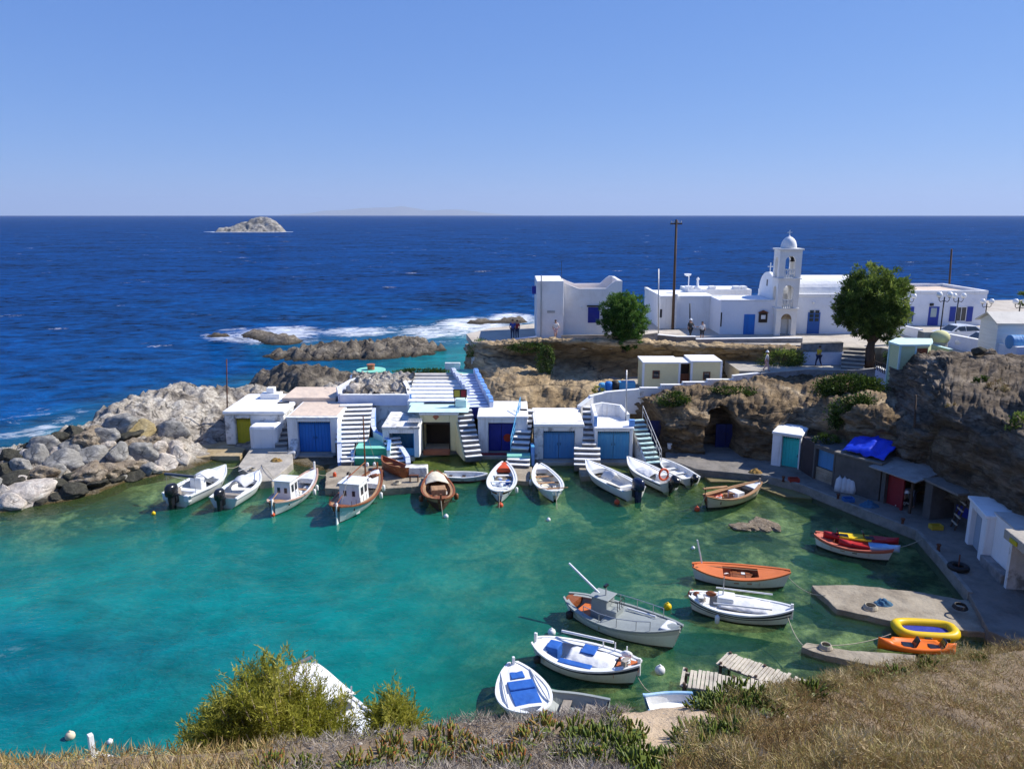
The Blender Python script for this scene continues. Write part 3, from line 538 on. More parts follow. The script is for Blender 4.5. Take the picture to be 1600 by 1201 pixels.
for nm, pts, z, lab in [('concrete_jetty', [(510,738),(530,727),(600,728),(668,738),(670,758),(560,766),(508,762)], 0.45, 'pale concrete jetty slab under the brown rowing boat and below the green steps'),
      ('concrete_slipway', [(786,729),(832,729),(826,752),(772,748)], 0.3, 'grey concrete slipway at the foot of the stairs with blue handrail'),
      ('concrete_jetty', [(1268,914),(1335,913),(1440,925),(1560,945),(1560,990),(1420,975),(1308,951)], 0.26, 'broad weathered concrete jetty half in shadow, above the yellow dinghy'),
      ('concrete_jetty', [(1250,1010),(1262,1003),(1330,1016),(1430,1022),(1440,1040),(1370,1040),(1290,1024)], 0.24, 'narrow weathered concrete jetty just left of the orange kayak'),
      ('concrete_slab', [(904,730),(944,730),(942,742),(908,744)], 0.35, 'small pale slab at the foot of the weathered stairs')]:
    P = [tuple(G(a, b, z)[:2]) for a, b in pts]; Q = []
    for i in range(len(P)):
        a, b = Vector(P[i]), Vector(P[(i + 1) % len(P)]); n = max(1, int((b - a).length / 0.35))
        for k in range(n):
            q = a.lerp(b, k / n); Q.append((q.x + 0.09 * fbm(q.x * 1.7, q.y * 1.7, 1), q.y + 0.09 * fbm(q.x * 1.7, q.y * 1.7, 8)))
    tag(MB().prism(Q, -1.0, z).build(nm, JET, bevel=0.03), lab, 'jetty')

# ================================================================== FOREGROUND HILLSIDE
FGC = [(-1000,1212,5.2,14),(-400,1205,5.4,15),(-150,1200,5.5,16),(0,1194,5.7,17),(300,1180,6.0,18),(620,1152,6.2,19),(800,1126,6.5,20),(930,1122,6.8,21),(1000,1116,7.0,22),(1100,1098,7.4,22.5),(1180,1094,7.7,23.7),(1260,1080,8.2,24.0),(1330,1062,9.0,24),(1400,1050,9.7,22),(1500,1032,10.4,22),(1620,1010,11.2,22),(1800,970,12,22),(2100,950,12,22),(2900,930,12,22)]
def fg_controls():
    C = []
    for px, py, Y, yb in FGC:
        r = V(px, py, Y); u = (px - CX) / FPX
        a = Vector((u * 2.2, 0.8, 15.25)); b = V(px, 1262 if px < 1300 else 1250, 3.9)
        m1 = V(px, py + (1262 - py) * 0.66, 3.9 + (Y - 3.9) * 0.28); m2 = V(px, py + (1262 - py) * 0.33, 3.9 + (Y - 3.9) * 0.60)
        k = r.x / r.y
        C.append([tuple(a), tuple(b), tuple(m1), tuple(m2), tuple(r), (k * (Y + 1.0), Y + 1.0, r.z - 1.3), (k * (Y + 4), Y + 4, r.z * 0.52), (k * yb * .9, yb * 0.88, 1.2), (k * yb, yb, 0.35), (k * (yb + 1.3), yb + 1.3, -0.6)])
    return np.array(C)
FGN, FGM = 300, 120
A = crom(fg_controls(), FGN); A = np.swapaxes(crom(np.swapaxes(A, 0, 1), FGM), 0, 1)
for i in range(FGN):
    for j in range(FGM):
        p = A[i, j]; A[i, j, 2] += 0.07 * fbm(p[0] * 1.1, p[1] * 1.1, 2, 5) + (0.12 * fbm(p[0] * .5, p[1] * .5, 7, 4) if j > 65 else 0)
FG = A
SOIL = M('brown_hillside_soil', (0.27, 0.20, 0.125), 0.95, (0.17, 0.125, 0.08), 0.7, 2.0, 0.9, 14)
tag(link_mesh('foreground_hillside', np_mesh('foreground_hillside', A.reshape(-1, 3), grid_faces(FGN, FGM)), SOIL, smooth=True), kind='structure')
def fg_pt(u, v):     # u, v in grid units
    i = min(max(int(u), 0), FGN - 2); j = min(max(int(v), 0), FGM - 2); a, b = u - i, v - j
    return FG[i, j] * (1 - a) * (1 - b) + FG[i + 1, j] * a * (1 - b) + FG[i, j + 1] * (1 - a) * b + FG[i + 1, j + 1] * a * b
def proj(p):
    dz = p[2] - CAM_H; zc = p[1] * CP - dz * SP; return CX + FPX * p[0] / zc, CY - FPX * (p[1] * SP + dz * CP) / zc
# ================================================================== BOULDERS OF THE BREAKWATER
def boulder_mesh(seed, rough=0.16):
    bm = bmesh.new(); bmesh.ops.create_icosphere(bm, subdivisions=4, radius=1.0); rs = random.Random(seed)
    planes = [(Vector((rs.gauss(0, 1), rs.gauss(0, 1), rs.gauss(0, 1))).normalized(), rs.uniform(0.55, 0.86)) for _ in range(13)]
    for v in bm.verts:
        p = v.co.copy()
        for n, d in planes:
            e = p.dot(n) - d
            if e > 0: p -= n * e * 0.84
        f = 1 + rough * noise.fractal(p * 1.3 + Vector((seed * 3.1, 0, 0)), 0.9, 2.0, 3) + rough * .3 * noise.fractal(p * 5 + Vector((seed, 0, 0)), 0.9, 2.0, 3)
        v.co = p * f
    me = bpy.data.meshes.new('boulder'); bm.to_mesh(me); bm.free(); return me
BM = {k: [boulder_mesh(i + 10 * j, r) for i in range(4)] for j, (k, r) in enumerate([('g', .12), ('p', .16), ('t', .34), ('o', .1), ('w', .18)])}
BMAT = {'g': B_GREY, 'p': B_PALE, 't': B_TAN, 'o': B_OCHRE, 'w': B_WET}
for k in BM:
    for me in BM[k]: me.materials.append(BMAT[k]); me.polygons.foreach_set('use_smooth', np.ones(len(me.polygons), bool))
BL = [(56,712,34,34,'g','pointed grey boulder standing up near the left end of the breakwater'),(30,731,32,32,'g',0),(62,741,48,30,'t',0),(17,752,56,22,'w',0),(47,769,80,34,'p','largest pale boulder at the waterline, left end of the breakwater'),
 (3,772,26,26,'p','pale boulder cut off by the left edge of the picture'),(17,788,38,28,'p','small pale boulder lowest at the waterline on the far left'),(110,769,46,22,'w','flat dark wet boulder at the waterline right of the largest pale one'),(98,722,54,36,'g',0),(88,708,34,18,'p',0),(112,703,38,24,'g',0),(67,694,42,28,'g',0),
 (145,713,50,30,'g',0),(128,742,58,30,'t','broad rough tan boulder just above the waterline'),(165,736,46,32,'t',0),(165,682,44,28,'g','smooth oval grey boulder high in the middle of the heap'),(185,709,36,34,'g',0),(219,709,44,40,'g','big block-shaped grey boulder right of the middle of the heap'),
 (221,671,44,22,'o','yellowish flat boulder on top of the heap'),(186,662,56,30,'g','long grey boulder beside the yellowish one on top of the heap'),(200,682,38,20,'w',0),(268,673,42,32,'g','grey boulder near the pale rock right of the heap'),(196,728,42,20,'t',0),(229,732,30,18,'g',0),(205,742,34,16,'w',0),
 (128,688,40,30,'t',0),(112,680,34,30,'w',0),(145,676,34,24,'t',0),(245,700,34,26,'p',0),(255,722,48,26,'p',0),(280,716,30,34,'p',0),(240,735,28,14,'p',0),(150,756,30,16,'w',0),(178,752,26,14,'w',0),(84,757,34,18,'w',0),(84,735,30,22,'g',0),(40,712,24,20,'p',0),(15,714,36,24,'w',0),(5,735,30,26,'w',0),(30,752,26,18,'p',0),(-20,760,40,30,'g',0),
 (122,720,26,20,'w',0),(168,712,26,18,'w',0),(205,695,30,20,'t',0),(170,698,26,18,'p',0),(90,686,28,22,'w',0),(45,698,26,18,'w',0),(235,690,26,18,'t',0),(110,745,24,16,'w',0),(272,700,30,22,'p',0),(188,745,22,12,'g',0),(60,785,24,12,'w',0),(88,775,20,10,'w',0)]
ORD = 'first second third fourth fifth sixth seventh eighth ninth tenth eleventh twelfth thirteenth fourteenth fifteenth sixteenth seventeenth eighteenth'.split()
GEN = {'g': 'rounded grey boulder in the breakwater heap', 'p': 'pale pinkish boulder in the breakwater heap', 't': 'rough tan boulder in the breakwater heap', 'w': 'dark wet boulder in the breakwater heap', 'o': 'ochre boulder in the breakwater heap'}
for i, (px, py, wd, ht, k, lab) in enumerate(BL):
    p = hit(px, py + ht * 0.15, lambda x, y: max(bw_h(x, y), -0.1), 38, 75, 370); sc_ = 1200.0 / (p.y * CP - (p.z - CAM_H) * SP)
    o = bpy.data.objects.new('boulder', BM[k][i % 4]); COL.objects.link(o)
    rx, rz = wd / sc_ / 2 * 1.24, ht / sc_ / 2 * 1.26
    o.location = (p.x, p.y + rx * .25, p.z + rz * 0.1); o.scale = (rx, rx * random.uniform(.8, 1.05), rz); o.rotation_euler = (random.uniform(-.25, .25), random.uniform(-.25, .25), random.uniform(-.5, .5))
    if not lab:
        same = sorted(q[0] for q in BL if q[4] == k and not q[5]); lab = '%s, %s from left' % (GEN[k], ORD[same.index(px)])
    tag(o, lab, 'boulder', 'breakwater boulders')
# rocks awash in the bay
for k, (px, py) in enumerate([(1168,822),(1184,818),(1200,820),(1176,826),(1194,827),(1212,825),(1160,824)]):
    p = G(px, py); o = bpy.data.objects.new('boulder', BM['t'][k % 4]); COL.objects.link(o); o.location = (p.x, p.y, 0.02); s = random.uniform(.35, .6); o.scale = (s * 1.2, s, s * .45); o.rotation_euler = (0, 0, k)
    tag(o, 'low tan stone in the small reef of the bay, %s one' % ('rear left', 'rear middle', 'rear right', 'front left', 'front right', 'rightmost', 'leftmost')[k], 'stone', 'stones of the small reef in the bay')

# ================================================================== BUILDING BLOCKS
def door(parent, x0, x1, Y, z0, z1, mat, leaves=2, vent=True, frame=None, name='door'):
    """recessed plank door in the plane Y (front), leaves of grooved boards"""
    zt = z1 - 0.22 if vent else z1; W = (x1 - x0) / leaves
    for k in range(leaves):
        a = x0 + k * W + 0.012; b = x0 + (k + 1) * W - 0.012; mb = MB(); n = max(2, int((b - a) / 0.2)); bw = (b - a) / n
        for j in range(n): mb.box(a + j * bw + .006, a + (j + 1) * bw - .006, Y, Y + .05, z0 + .03, zt - .02)
        mb.box(a, b, Y + .03, Y + .07, z0 + .03, zt - .02)
        o = mb.build(name, mat, parent)
        hb = MB(); hx = b - .09 if k == 0 else a + .09
        hb.box(hx - .015, hx + .015, Y - .04, Y + .01, z0 + 1.0, z0 + 1.16); hb.build('handle', IRON, o)
    if vent:
        mb = MB(); mb.box(x0, x1, Y + .01, Y + .05, zt, zt + .05); mb.box(x0, x1, Y + .01, Y + .05, z1 - .04, z1); n = int((x1 - x0) / .13)
        for j in range(n + 1): mb.box(x0 + j * (x1 - x0) / n - .02, x0 + j * (x1 - x0) / n + .02, Y + .012, Y + .045, zt + .05, z1 - .04)
        v = mb.build('vent_grille', mat, parent)
        MB().box(x0, x1, Y + .08, Y + .1, zt, z1).build('vent_opening', BLACK, v)
def garage(name, label, x0, x1, Y, dep, z0, z1, dx0, dx1, dz, wall, doormat, roofmat=None, recess=0.3, over=0.06, leaves=2, vent=True, cat='boat garage', roofz=0.16, open_=False, bevel=0.05, parapet=0.0, root=None):
    t = root or thing(name, label, cat, ((x0 + x1) / 2, Y, z0)); zt = z1 - roofz
    mb = MB(); mb.box(x0, dx0, Y, Y + dep, z0, zt); mb.box(dx1, x1, Y, Y + dep, z0, zt)
    mb.box(dx0, dx1, Y + .002, Y + recess + .25, dz, zt - .003); mb.box(dx0 - .002, dx1 + .002, Y + dep - .3, Y + dep - .01, z0, zt - .003)
    mb.build('wall', wall, t, bevel=bevel)
    if not open_: door(t, dx0 + .003, dx1 - .003, Y + recess, z0 + .02, dz - .003, doormat, leaves, vent)
    rm = roofmat or wall
    mb = MB(); mb.box(x0 - over, x1 + over, Y - over, Y + dep, zt + .002, z1); mb.build('roof', [rm], t, bevel=bevel)
    if parapet:
        mb = MB(); mb.box(x0 - over + .01, x1 + over - .01, Y - over + .02, Y - over + .2, z1 + .002, z1 + parapet); mb.build('parapet', wall, t, bevel=.03)
    MB().box(dx0, dx1, Y - .02, Y + recess, z0 - .25, z0 + .02).build('threshold', CONC, t)
    return t
def steps(parent, a, b, wid, n, tread, riser, base=None, thick=.06, name='step', run_over=.03, direc=None):
    """a: bottom front centre, b: top back centre; n separate step blocks standing on the ground level base"""
    a, b = Vector(a), Vector(b); d = b - a; h = Vector((d.x, d.y, 0)); L = h.length; u = h / L; v = Vector((-u.y, u.x, 0)); base = a.z - .2 if base is None else base
    for k in range(n):
        w = wid[0] + (wid[1] - wid[0]) * k / max(1, n - 1) if isinstance(wid, (tuple, list)) else wid
        p0 = a + u * (L * k / n); p1 = a + u * (L * (k + 1) / n); z = a.z + d.z * (k + 1) / n; mb = MB()
        zb = max(base, z - 1.0)
        def q(p, s, zz, e=0.0): r = p + v * s * w / 2 + u * e; return (r.x, r.y, zz)
        mb.hexa([q(p0, 1, zb), q(p0, -1, zb), q(p1, -1, zb), q(p1, 1, zb), q(p0, 1, z - thick), q(p0, -1, z - thick), q(p1, -1, z - thick), q(p1, 1, z - thick)], 1)
        mb.hexa([q(p0, 1.02, z - thick + .001, -run_over), q(p0, -1.02, z - thick + .001, -run_over), q(p1, -1.02, z - thick + .001, -.001), q(p1, 1.02, z - thick + .001, -.001), q(p0, 1.02, z, -run_over), q(p0, -1.02, z, -run_over), q(p1, -1.02, z, -.001), q(p1, 1.02, z, -.001)], 0)
        mb.build(name, [tread, riser], parent)
def wallpath(name, pts, w, mats, parent=None, cap=.05, base=None, label=None, cat='wall', scallop=0.0):
    """low wall along 3d top-line points, standing on base z (or per-point)"""
    mb = MB(); P = [Vector(p) for p in pts]
    for i in range(len(P) - 1):
        a, b = P[i], P[i + 1]; d = Vector((b.x - a.x, b.y - a.y, 0)).normalized(); n = Vector((-d.y, d.x, 0)) * w / 2; e = d * w * .49
        a2 = a - e if i else a; zb = (lambda z: base if base is not None else z - 1.2)
        def s(p, o, z): r = p + o; return (r.x, r.y, z)
        mb.hexa([s(a2, -n, zb(a.z)), s(b, -n, zb(b.z)), s(b, n, zb(b.z)), s(a2, n, zb(a.z)), s(a2, -n, a.z - cap), s(b, -n, b.z - cap), s(b, n, b.z - cap), s(a2, n, a.z - cap)], 0)
        m = n * 1.06
        mb.hexa([s(a2, -m, a.z - cap + .001), s(b, -m, b.z - cap + .001), s(b, m, b.z - cap + .001), s(a2, m, a.z - cap + .001), s(a2, -m, a.z), s(b, -m, b.z), s(b, m, b.z), s(a2, m, a.z)], 1)
    o = mb.build(name, mats, parent)
    if label: tag(o, label, cat)
    return o

# ================================================================== THE ROW OF BOAT GARAGES
def gx(px, Y, z=1.5):   # world x of a pixel column in plane Y
    return V(px, 690, Y).x
# 1 yellow-door house
Y1 = 54.6
t = garage('boat_house', 'whitewashed boat house with yellow-green door at the left end of the row', gx(353, Y1), gx(446, Y1), Y1, 5.6, .35, 2.95, gx(369, Y1), gx(393, Y1), 2.35, WHITEW, YELLOW, WHITEC, leaves=1, recess=.35, over=.1, roofz=.3, bevel=.12)
x = gx(392, 53.6); MB().box(x, gx(436, 53.6), 53.3, Y1 + .3, .3, 2.15).build('side_block', WHITEC, t, bevel=.22)
c = V(424, 612, 58.8); mb = MB(); mb.box(c.x - .75, c.x + .75, 58.3, 59.3, 2.9, 3.35); mb.box(c.x - .3, c.x + .3, 58.5, 59.1, 3.35, 3.8); mb.build('chimney', WHITEC, t, bevel=.05)
# stairs between house 1 and garage 2
t = thing('stairs', 'narrow grey stairs between yellow-door house and blue garage', 'stairs', G(441, 705, .4))
steps(t, (gx(442, 53.2), 52.6, .4), (gx(446, 57.2), 57.4, 2.95), .85, 10, CONC, STEPG)
mb = MB(); mb.box(gx(418, 52.2), gx(449, 52.2), 52.0, 52.55, .3, .62); mb.build('landing', CONC, t, bevel=.03)
# 2 blue garage
Y2 = 52.9
t = garage('boat_garage', 'white boat garage with bright azure double door and beige roof', gx(450, Y2), gx(529, Y2), Y2, 4.6, .25, 2.95, gx(466, Y2), gx(517, Y2), 2.58, WHITE, BLUE, WHITE, roofz=.14)
MB().box(gx(452, Y2) , gx(527, Y2), Y2 + .25, Y2 + 4.4, 2.952, 2.975).build('roof_screed', ROOFT, t)
mb = MB().box(gx(446, Y2 + 4.8), gx(528, Y2 + 4.8), Y2 + 4.6, Y2 + 8.5, .5, 3.25); tag(mb.build('roof_terrace', [ROOFT], bevel=.06), 'beige flat terrace behind the azure garage', 'terrace')
MB().prism([(gx(449, 52.3), 51.9), (gx(462, 52.3), 52.0), (gx(464, 52.3), 52.9), (gx(451, 52.3), 52.9)], .1, lambda x, y: .5 + (y - 51.9) * .85).build('buttress', WHITEW, t, bevel=.08)
# 3 main stairs
SX0, SX1 = gx(534, 51.5), gx(583, 56)
t = thing('stairs', 'broad main stairs of white treads beside the azure garage', 'stairs', ((SX0 + SX1) / 2, 52, .4))
steps(t, (gx(557, 53.5), 51.8, 1.25), (gx(558, 56), 56.4, 3.05), (2.25, 2.35), 9, WHITE, BLACK if False else STEPG, base=.3)
steps(t, (gx(543, 50.2), 49.9, .45), (gx(544, 51.8), 51.85, 1.3), .85, 5, WHITE, STEPG, base=.3)
wallpath('side_wall', [V(531, 722, 50.0), V(530, 690, 51.4), V(530, 652, 54.3), V(532, 640, 56.2)], .28, [BLUEW, LILAC], t, base=.2)
wallpath('side_wall', [V(552, 718, 50.1), V(551, 700, 51.3)], .22, [BLUEW, LILAC], t, base=.2)
# green terrace
t = thing('green_terrace', 'small mint green terrace with green painted edge at the foot of the main stairs', 'terrace', G(580, 728, .4))
x0, x1 = gx(555, 50.6), gx(604, 50.6)
mb = MB(); mb.box(x0, x1, 50.1, 50.6, .3, .75, 0); mb.box(x0, x1, 50.6, 53.2, .3, 1.3, 0); mb.build('plinth', [GREENP], t)
mb = MB(); mb.box(x0 - .02, x1 + .02, 50.08, 50.62, .751, .8); mb.build('step', [MINTW], t); mb = MB(); mb.box(x0 - .02, x1 + .02, 50.56, 53.2, 1.301, 1.35); mb.build('floor', [MINT], t)
wallpath('back_wall', [(x0 + .9, 53.0, 1.9), (x0 + 1.5, 52.4, 1.85), (x1 + .1, 51.2, 1.75), (x1 + .15, 50.3, 1.3)], .22, [MINTW, BLUEW], t, base=.4)
# right curved flight with wavy blue wall
t = thing('stairs', 'short curved flight of steps between the green terrace and the wavy blue wall', 'stairs', G(618, 728, .4))
steps(t, (gx(622, 50.2), 49.9, .4), (gx(612, 52), 51.9, 1.75), 1.15, 6, WHITE, STEPG, base=.3)
Wv = [(584,640,56.4),(582,655,55.2),(583,668,54.2),(588,678,53.3),(600,684,52.8),(612,692,52.0),(622,697,51.4),(630,704,50.8),(637,716,50.0),(638,726,49.5)]
wallpath('wavy_wall', [V(a, b - 3, Y) for a, b, Y in Wv], .3, [BLUEW, LILAC], None, base=.3, label='wavy low wall with blue sides winding down beside the main stairs', cat='wall')
# 4 rock garden bed above the stairs
t = thing('rock_garden', 'walled rock garden bed with pale stones above the main stairs', 'garden', G(585, 625, 3.1))
fr = [V(532, 622, 57.0), V(640, 624, 57.0)]
wallpath('front_wall', [(fr[0].x, 57.0, 3.65), (fr[1].x, 57.0, 3.65)], .3, [LILAC, WHITE], t, base=2.8)
wallpath('side_wall', [(fr[0].x, 57.0, 3.7), (fr[0].x - .4, 58.4, 3.9), (fr[0].x + .2, 60.2, 4.1), (fr[0].x + .9, 61.4, 4.15)], .3, [LILAC, WHITE], t, base=2.8)
wallpath('side_wall', [(fr[1].x, 57.0, 3.7), (fr[1].x - .35, 58.6, 3.95), (fr[1].x - 1.0, 60.6, 4.15)], .3, [BLUEW, WHITE], t, base=2.8)
cxm = (fr[0].x + fr[1].x) / 2
def bed(x, y): return 3.3 + (y - 57) * .2 + .5 * (noise.ridged_multi_fractal(Vector((x * .7, y * .7, 3)), .8, 2.1, 4, 1, 2) - 1) + .2 * fbm(x * 2, y * 2, 1)
X, Yg = np.meshgrid(np.linspace(fr[0].x + .1, fr[1].x - .1, 60), np.linspace(57.1, 61.5, 50)); Z = np.array([bed(a, b) for a, b in zip(X.ravel(), Yg.ravel())])
adopt(link_mesh('stony_bed', np_mesh('stony_bed', np.stack([X.ravel(), Yg.ravel(), Z], -1), grid_faces(50, 60)), R_WHITE, smooth=True), t)
for k, (px, py, wd) in enumerate([(553, 612, 26), (578, 612, 24), (618, 608, 18)]):
    p = V(px, py, 58.6); o = bpy.data.objects.new('garden_rock', BM['t'][k]); COL.objects.link(o); o.location = (p.x, 58.8, p.z); o.scale = (wd / 38, wd / 40, wd / 36); o.data = BM['p'][k]; adopt(o, t)
MB().box(fr[0].x - .3, fr[1].x + .3, 57.1, 63.5, .5, 3.0).build('base', WHITEW, t)
# round terrace table
c = V(578, 586, 62.0); t = thing('round_table_terrace', 'round white platform carrying a mint green round top with a terracotta centre', 'round terrace', (c.x, 62.3, 3.3))
MB().lathe((c.x, 62.6, 0), [(1.75, 2.0), (1.75, 3.95), (1.6, 4.05)], 32).build('platform', WHITE, t, smooth=False, bevel=.04)
MB().lathe((c.x, 62.6, 0), [(1.1, 4.0), (1.1, 4.35)], 32).build('drum', TERR, t); MB().lathe((c.x, 62.6, 0), [(1.2, 4.352), (1.2, 4.45)], 32).build('top', MINT, t); MB().lathe((c.x, 62.6, 0), [(.3, 4.452), (.3, 4.8), (.34, 4.82), (.34, 4.9)], 18).build('pillar', TERR, t)
# 5 small blue garage
Y5 = 51.6
t = garage('boat_garage', 'low open garage with a pale blue inner wall right of the wavy wall', gx(598, Y5), gx(655, Y5), Y5, 4.2, .35, 2.6, gx(608, Y5), gx(647, Y5), 2.1, WHITE, BLUE3, WHITEW, recess=1.5, leaves=1, vent=False, roofz=.18)
x0, x1 = gx(647, Y5), gx(608, Y5); MB().box(x0 - .05, x0 - .004, Y5 + .1, Y5 + 1.5, .4, 2.1).build('inner_lining', BLUE3, t); MB().box(gx(632, Y5), x0 - .06, Y5 + .3, Y5 + .36, .4, .95).build('gate', BLUE3, t)
mb = MB(); q = V(649, 650, 52.6)
for k in range(9): mb.cbox((q.x - .45 + k * .11, 52.3, 2.85), (.07, 1.1, .05))
tag(mb.build('corrugated_sheet', STEEL, bevel=.01), 'small corrugated sheet on the roof of the pale blue open garage', 'metal sheet')
# 6 dark open garage and its terrace
Y6 = 53.4
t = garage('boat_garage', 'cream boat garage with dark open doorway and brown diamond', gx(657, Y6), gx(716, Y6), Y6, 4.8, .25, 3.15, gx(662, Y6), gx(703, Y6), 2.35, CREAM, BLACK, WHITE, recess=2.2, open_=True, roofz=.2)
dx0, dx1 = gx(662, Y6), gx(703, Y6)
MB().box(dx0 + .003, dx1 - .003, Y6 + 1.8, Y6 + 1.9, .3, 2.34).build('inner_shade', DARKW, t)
mb = MB(); mb.box(dx0 - .03, dx1 + .03, Y6 - .04, Y6 + .05, 2.3, 2.42); mb.box(dx0 - .03, dx0 + .06, Y6 - .04, Y6 + .05, .25, 2.299); mb.box(dx1 - .06, dx1 + .03, Y6 - .04, Y6 + .05, .25, 2.299); mb.build('door_frame', DARKW, t)
q = V(681, 651, Y6); MB().extr([(q.x - .24, Y6 - .03, q.z), (q.x, Y6 - .03, q.z - .24), (q.x + .24, Y6 - .03, q.z), (q.x, Y6 - .03, q.z + .24)], (0, .028, 0)).build('diamond_ornament', TERR, t)
MB().box(dx0, dx1, Y6 - .45, Y6 + .02, .1, .42).build('sill', TERR, t)
# 7 side stairs
t = thing('stairs', 'steep white side stairs between the dark garage and the deep blue door', 'stairs', G(742, 708, .3))
A0, B0 = V(741, 709, 51.4), V(724, 651, 54.0); steps(t, (A0.x, 51.2, .3), (B0.x, 54.2, 3.15), 1.15, 10, WHITE, STEPG, base=.2)
wallpath('stringer_wall', [(A0.x - .66, 51.3, .5), (B0.x - .66, 54.1, 3.1)], .12, [CREAM, CREAM], t, base=.2)
# stepped white terrace
t = thing('stepped_terrace', 'wide stepped white terrace rising above the dark garage', 'terrace', G(675, 640, 3.1))
n = 9; yA, yB, zA, zB = 55.6, 62.4, 3.15, 4.2
for k in range(n):
    ya = yA + (yB - yA) * k / n; yb = yA + (yB - yA) * (k + 1) / n; z = zA + (zB - zA) * k / (n - 1)
    xl = V(641 - 20 * k / n, 640, ya).x - .1; xr = V(733 - 12 * k / n, 640, ya).x
    MB().box(xl, xr, ya, yb + .02, 1.0, z).build('step', MINTW if k == 0 else (ROOFG if k > 6 else WHITE), t, bevel=.04)
x = V(690, 640, 55.4).x; MB().box(gx(640, 54), gx(733, 54), Y6 - .1, yA + .1, 3.16, 3.2).build('edge_slab', MINTW, t, bevel=.02)
MB().box(gx(713, 55), gx(730, 55), 54.6, 55.5, 3.2, 3.75).build('planter', MINTW, t, bevel=.04)
for (px, py, lab, mat) in [(649, 603, 'red lidded pot on the stepped terrace', RED), ]:
    p = V(px, py, 60.6); tag(MB().ball((p.x, p.y, p.z + .1), (.32, .3, .22)).lathe((p.x, p.y, p.z + .28), [(.1, 0), (.1, .1)], 10).build('pot', mat, smooth=True), lab, 'pot')
# blue walled stairs up to the headland
t = thing('stairs', 'long stairs between scalloped blue walls climbing to the headland', 'stairs', G(752, 640, 3.1))
A0, B0 = V(748, 641, 55.2), V(724, 583, 62.4); steps(t, (A0.x, 55.4, 3.0), (B0.x, 62.6, 4.1), (1.5, 1.5), 12, LILAC, NAVY, base=2.2)
def scal(a, b, n, amp, dx):
    P = []
    for k in range(n * 4 + 1):
        u = k / (n * 4); q = a.lerp(b, u); q.z += amp * abs(math.sin(math.pi * u * n)); q.x += dx; P.append(q)
    return P
A1, B1 = Vector((A0.x, 55.5, 3.45)), Vector((B0.x, 62.6, 4.5))
wallpath('scalloped_wall', scal(A1, B1, 6, .22, .95), .3, [LILAC, BLUEW], t, base=1.5); wallpath('scalloped_wall', scal(A1 + Vector((0, 2.2, .45)), B1, 5, .22, -.95), .3, [LILAC, LILAC], t, base=1.5)
q = V(724, 578, 63.5); mb = MB(); mb.box(q.x - 1.0, q.x + 1.0, 62.65, 64.4, 2.0, 4.12); mb.build('top_landing', MINT, t); mb = MB(); mb.box(q.x - 1.6, q.x - .3, 63.9, 64.2, 4.13, 4.75); mb.build('landing_wall', WHITE, t, bevel=.03); MB().box(q.x + .6, q.x + 2.2, 65.2, 65.5, 3.0, 5.0).build('back_wall', WHITE, t)
# sign board on posts
q = V(719, 614, 55.0); t = thing('sign_board', 'small sign board with a yellow and a red panel on thin posts', 'sign', (q.x, 55, 3.2))
mb = MB(); mb.cbox((q.x, 54.9, q.z), (1.0, .06, .62)); mb.build('board', DARKW, t); MB().cbox((q.x - .22, 54.855, q.z), (.4, .02, .5)).build('panel', M('mustard_sign', (.5, .38, .06)), t); MB().cbox((q.x + .25, 54.855, q.z), (.34, .02, .5)).build('panel', RED, t)
for s in (-.4, .4): MB().cbox((q.x + s, 54.96, (q.z + 3.1) / 2), (.05, .05, q.z - 3.1)).build('post', RUST, t)
# 8 deep blue garage
Y8 = 52.9
t = garage('boat_garage', 'white boat garage with deep blue door marked by a red disc', gx(747, Y8), gx(824, Y8), Y8, 4.6, .25, 3.0, gx(763, Y8), gx(804, Y8), 2.5, WHITE, NAVY, WHITEC, recess=.55, roofz=.2)
q = V(793, 684, Y8 + .5); MB().extr([(q.x + .3 * math.cos(a * math.pi / 8), Y8 + .545, q.z + .3 * math.sin(a * math.pi / 8)) for a in range(16)], (0, -.012, 0)).build('red_disc', M('orange_red_paint', (.5, .05, .02)), t)
MB().box(gx(750, Y8), gx(808, Y8), Y8 - .35, Y8 - .03, .1, .3).build('doorstep', RED, t)
# 9 stairs with blue handrail
t = thing('stairs', 'white stairs with bright blue handrail and mint landing', 'stairs', G(812, 733, .3))
A0, B0 = V(812, 707, 51.0), V(824, 655, 54.6); steps(t, (A0.x, 51.0, .95), (B0.x, 55.0, 3.0), (1.2, 1.0), 8, WHITE, STEPG, base=.2)
steps(t, (V(808, 730, 49.9).x, 49.5, .3), (V(811, 716, 50.5).x, 50.3, .75), (1.6, 1.5), 2, WHITE, STEPG, base=.1)
x0, x1 = gx(792, 50.6), gx(829, 50.6); MB().box(x0, x1, 50.25, 51.05, .1, .9).build('landing', MINT, t, bevel=.02)
wallpath('low_wall', [V(833, 698, 50.2), V(831, 692, 51.4)], .2, [BLUEW, BLUE3], t, base=.2)
r0, r1 = Vector((A0.x - .62, 51.0, 1.0)), Vector((B0.x - .52, 54.8, 3.0)); mb = MB()
for k in range(6):
    p = r0.lerp(r1, k / 5); mb.tube([p, p + Vector((0, 0, .95))], .03, 6)
mb.tube([r0 + Vector((0, 0, .95)), r1 + Vector((0, 0, .95))], .035, 6); mb.tube([r0 + Vector((0, 0, .5)), r1 + Vector((0, 0, .5))], .03, 6); mb.build('handrail', BLUE3, t)
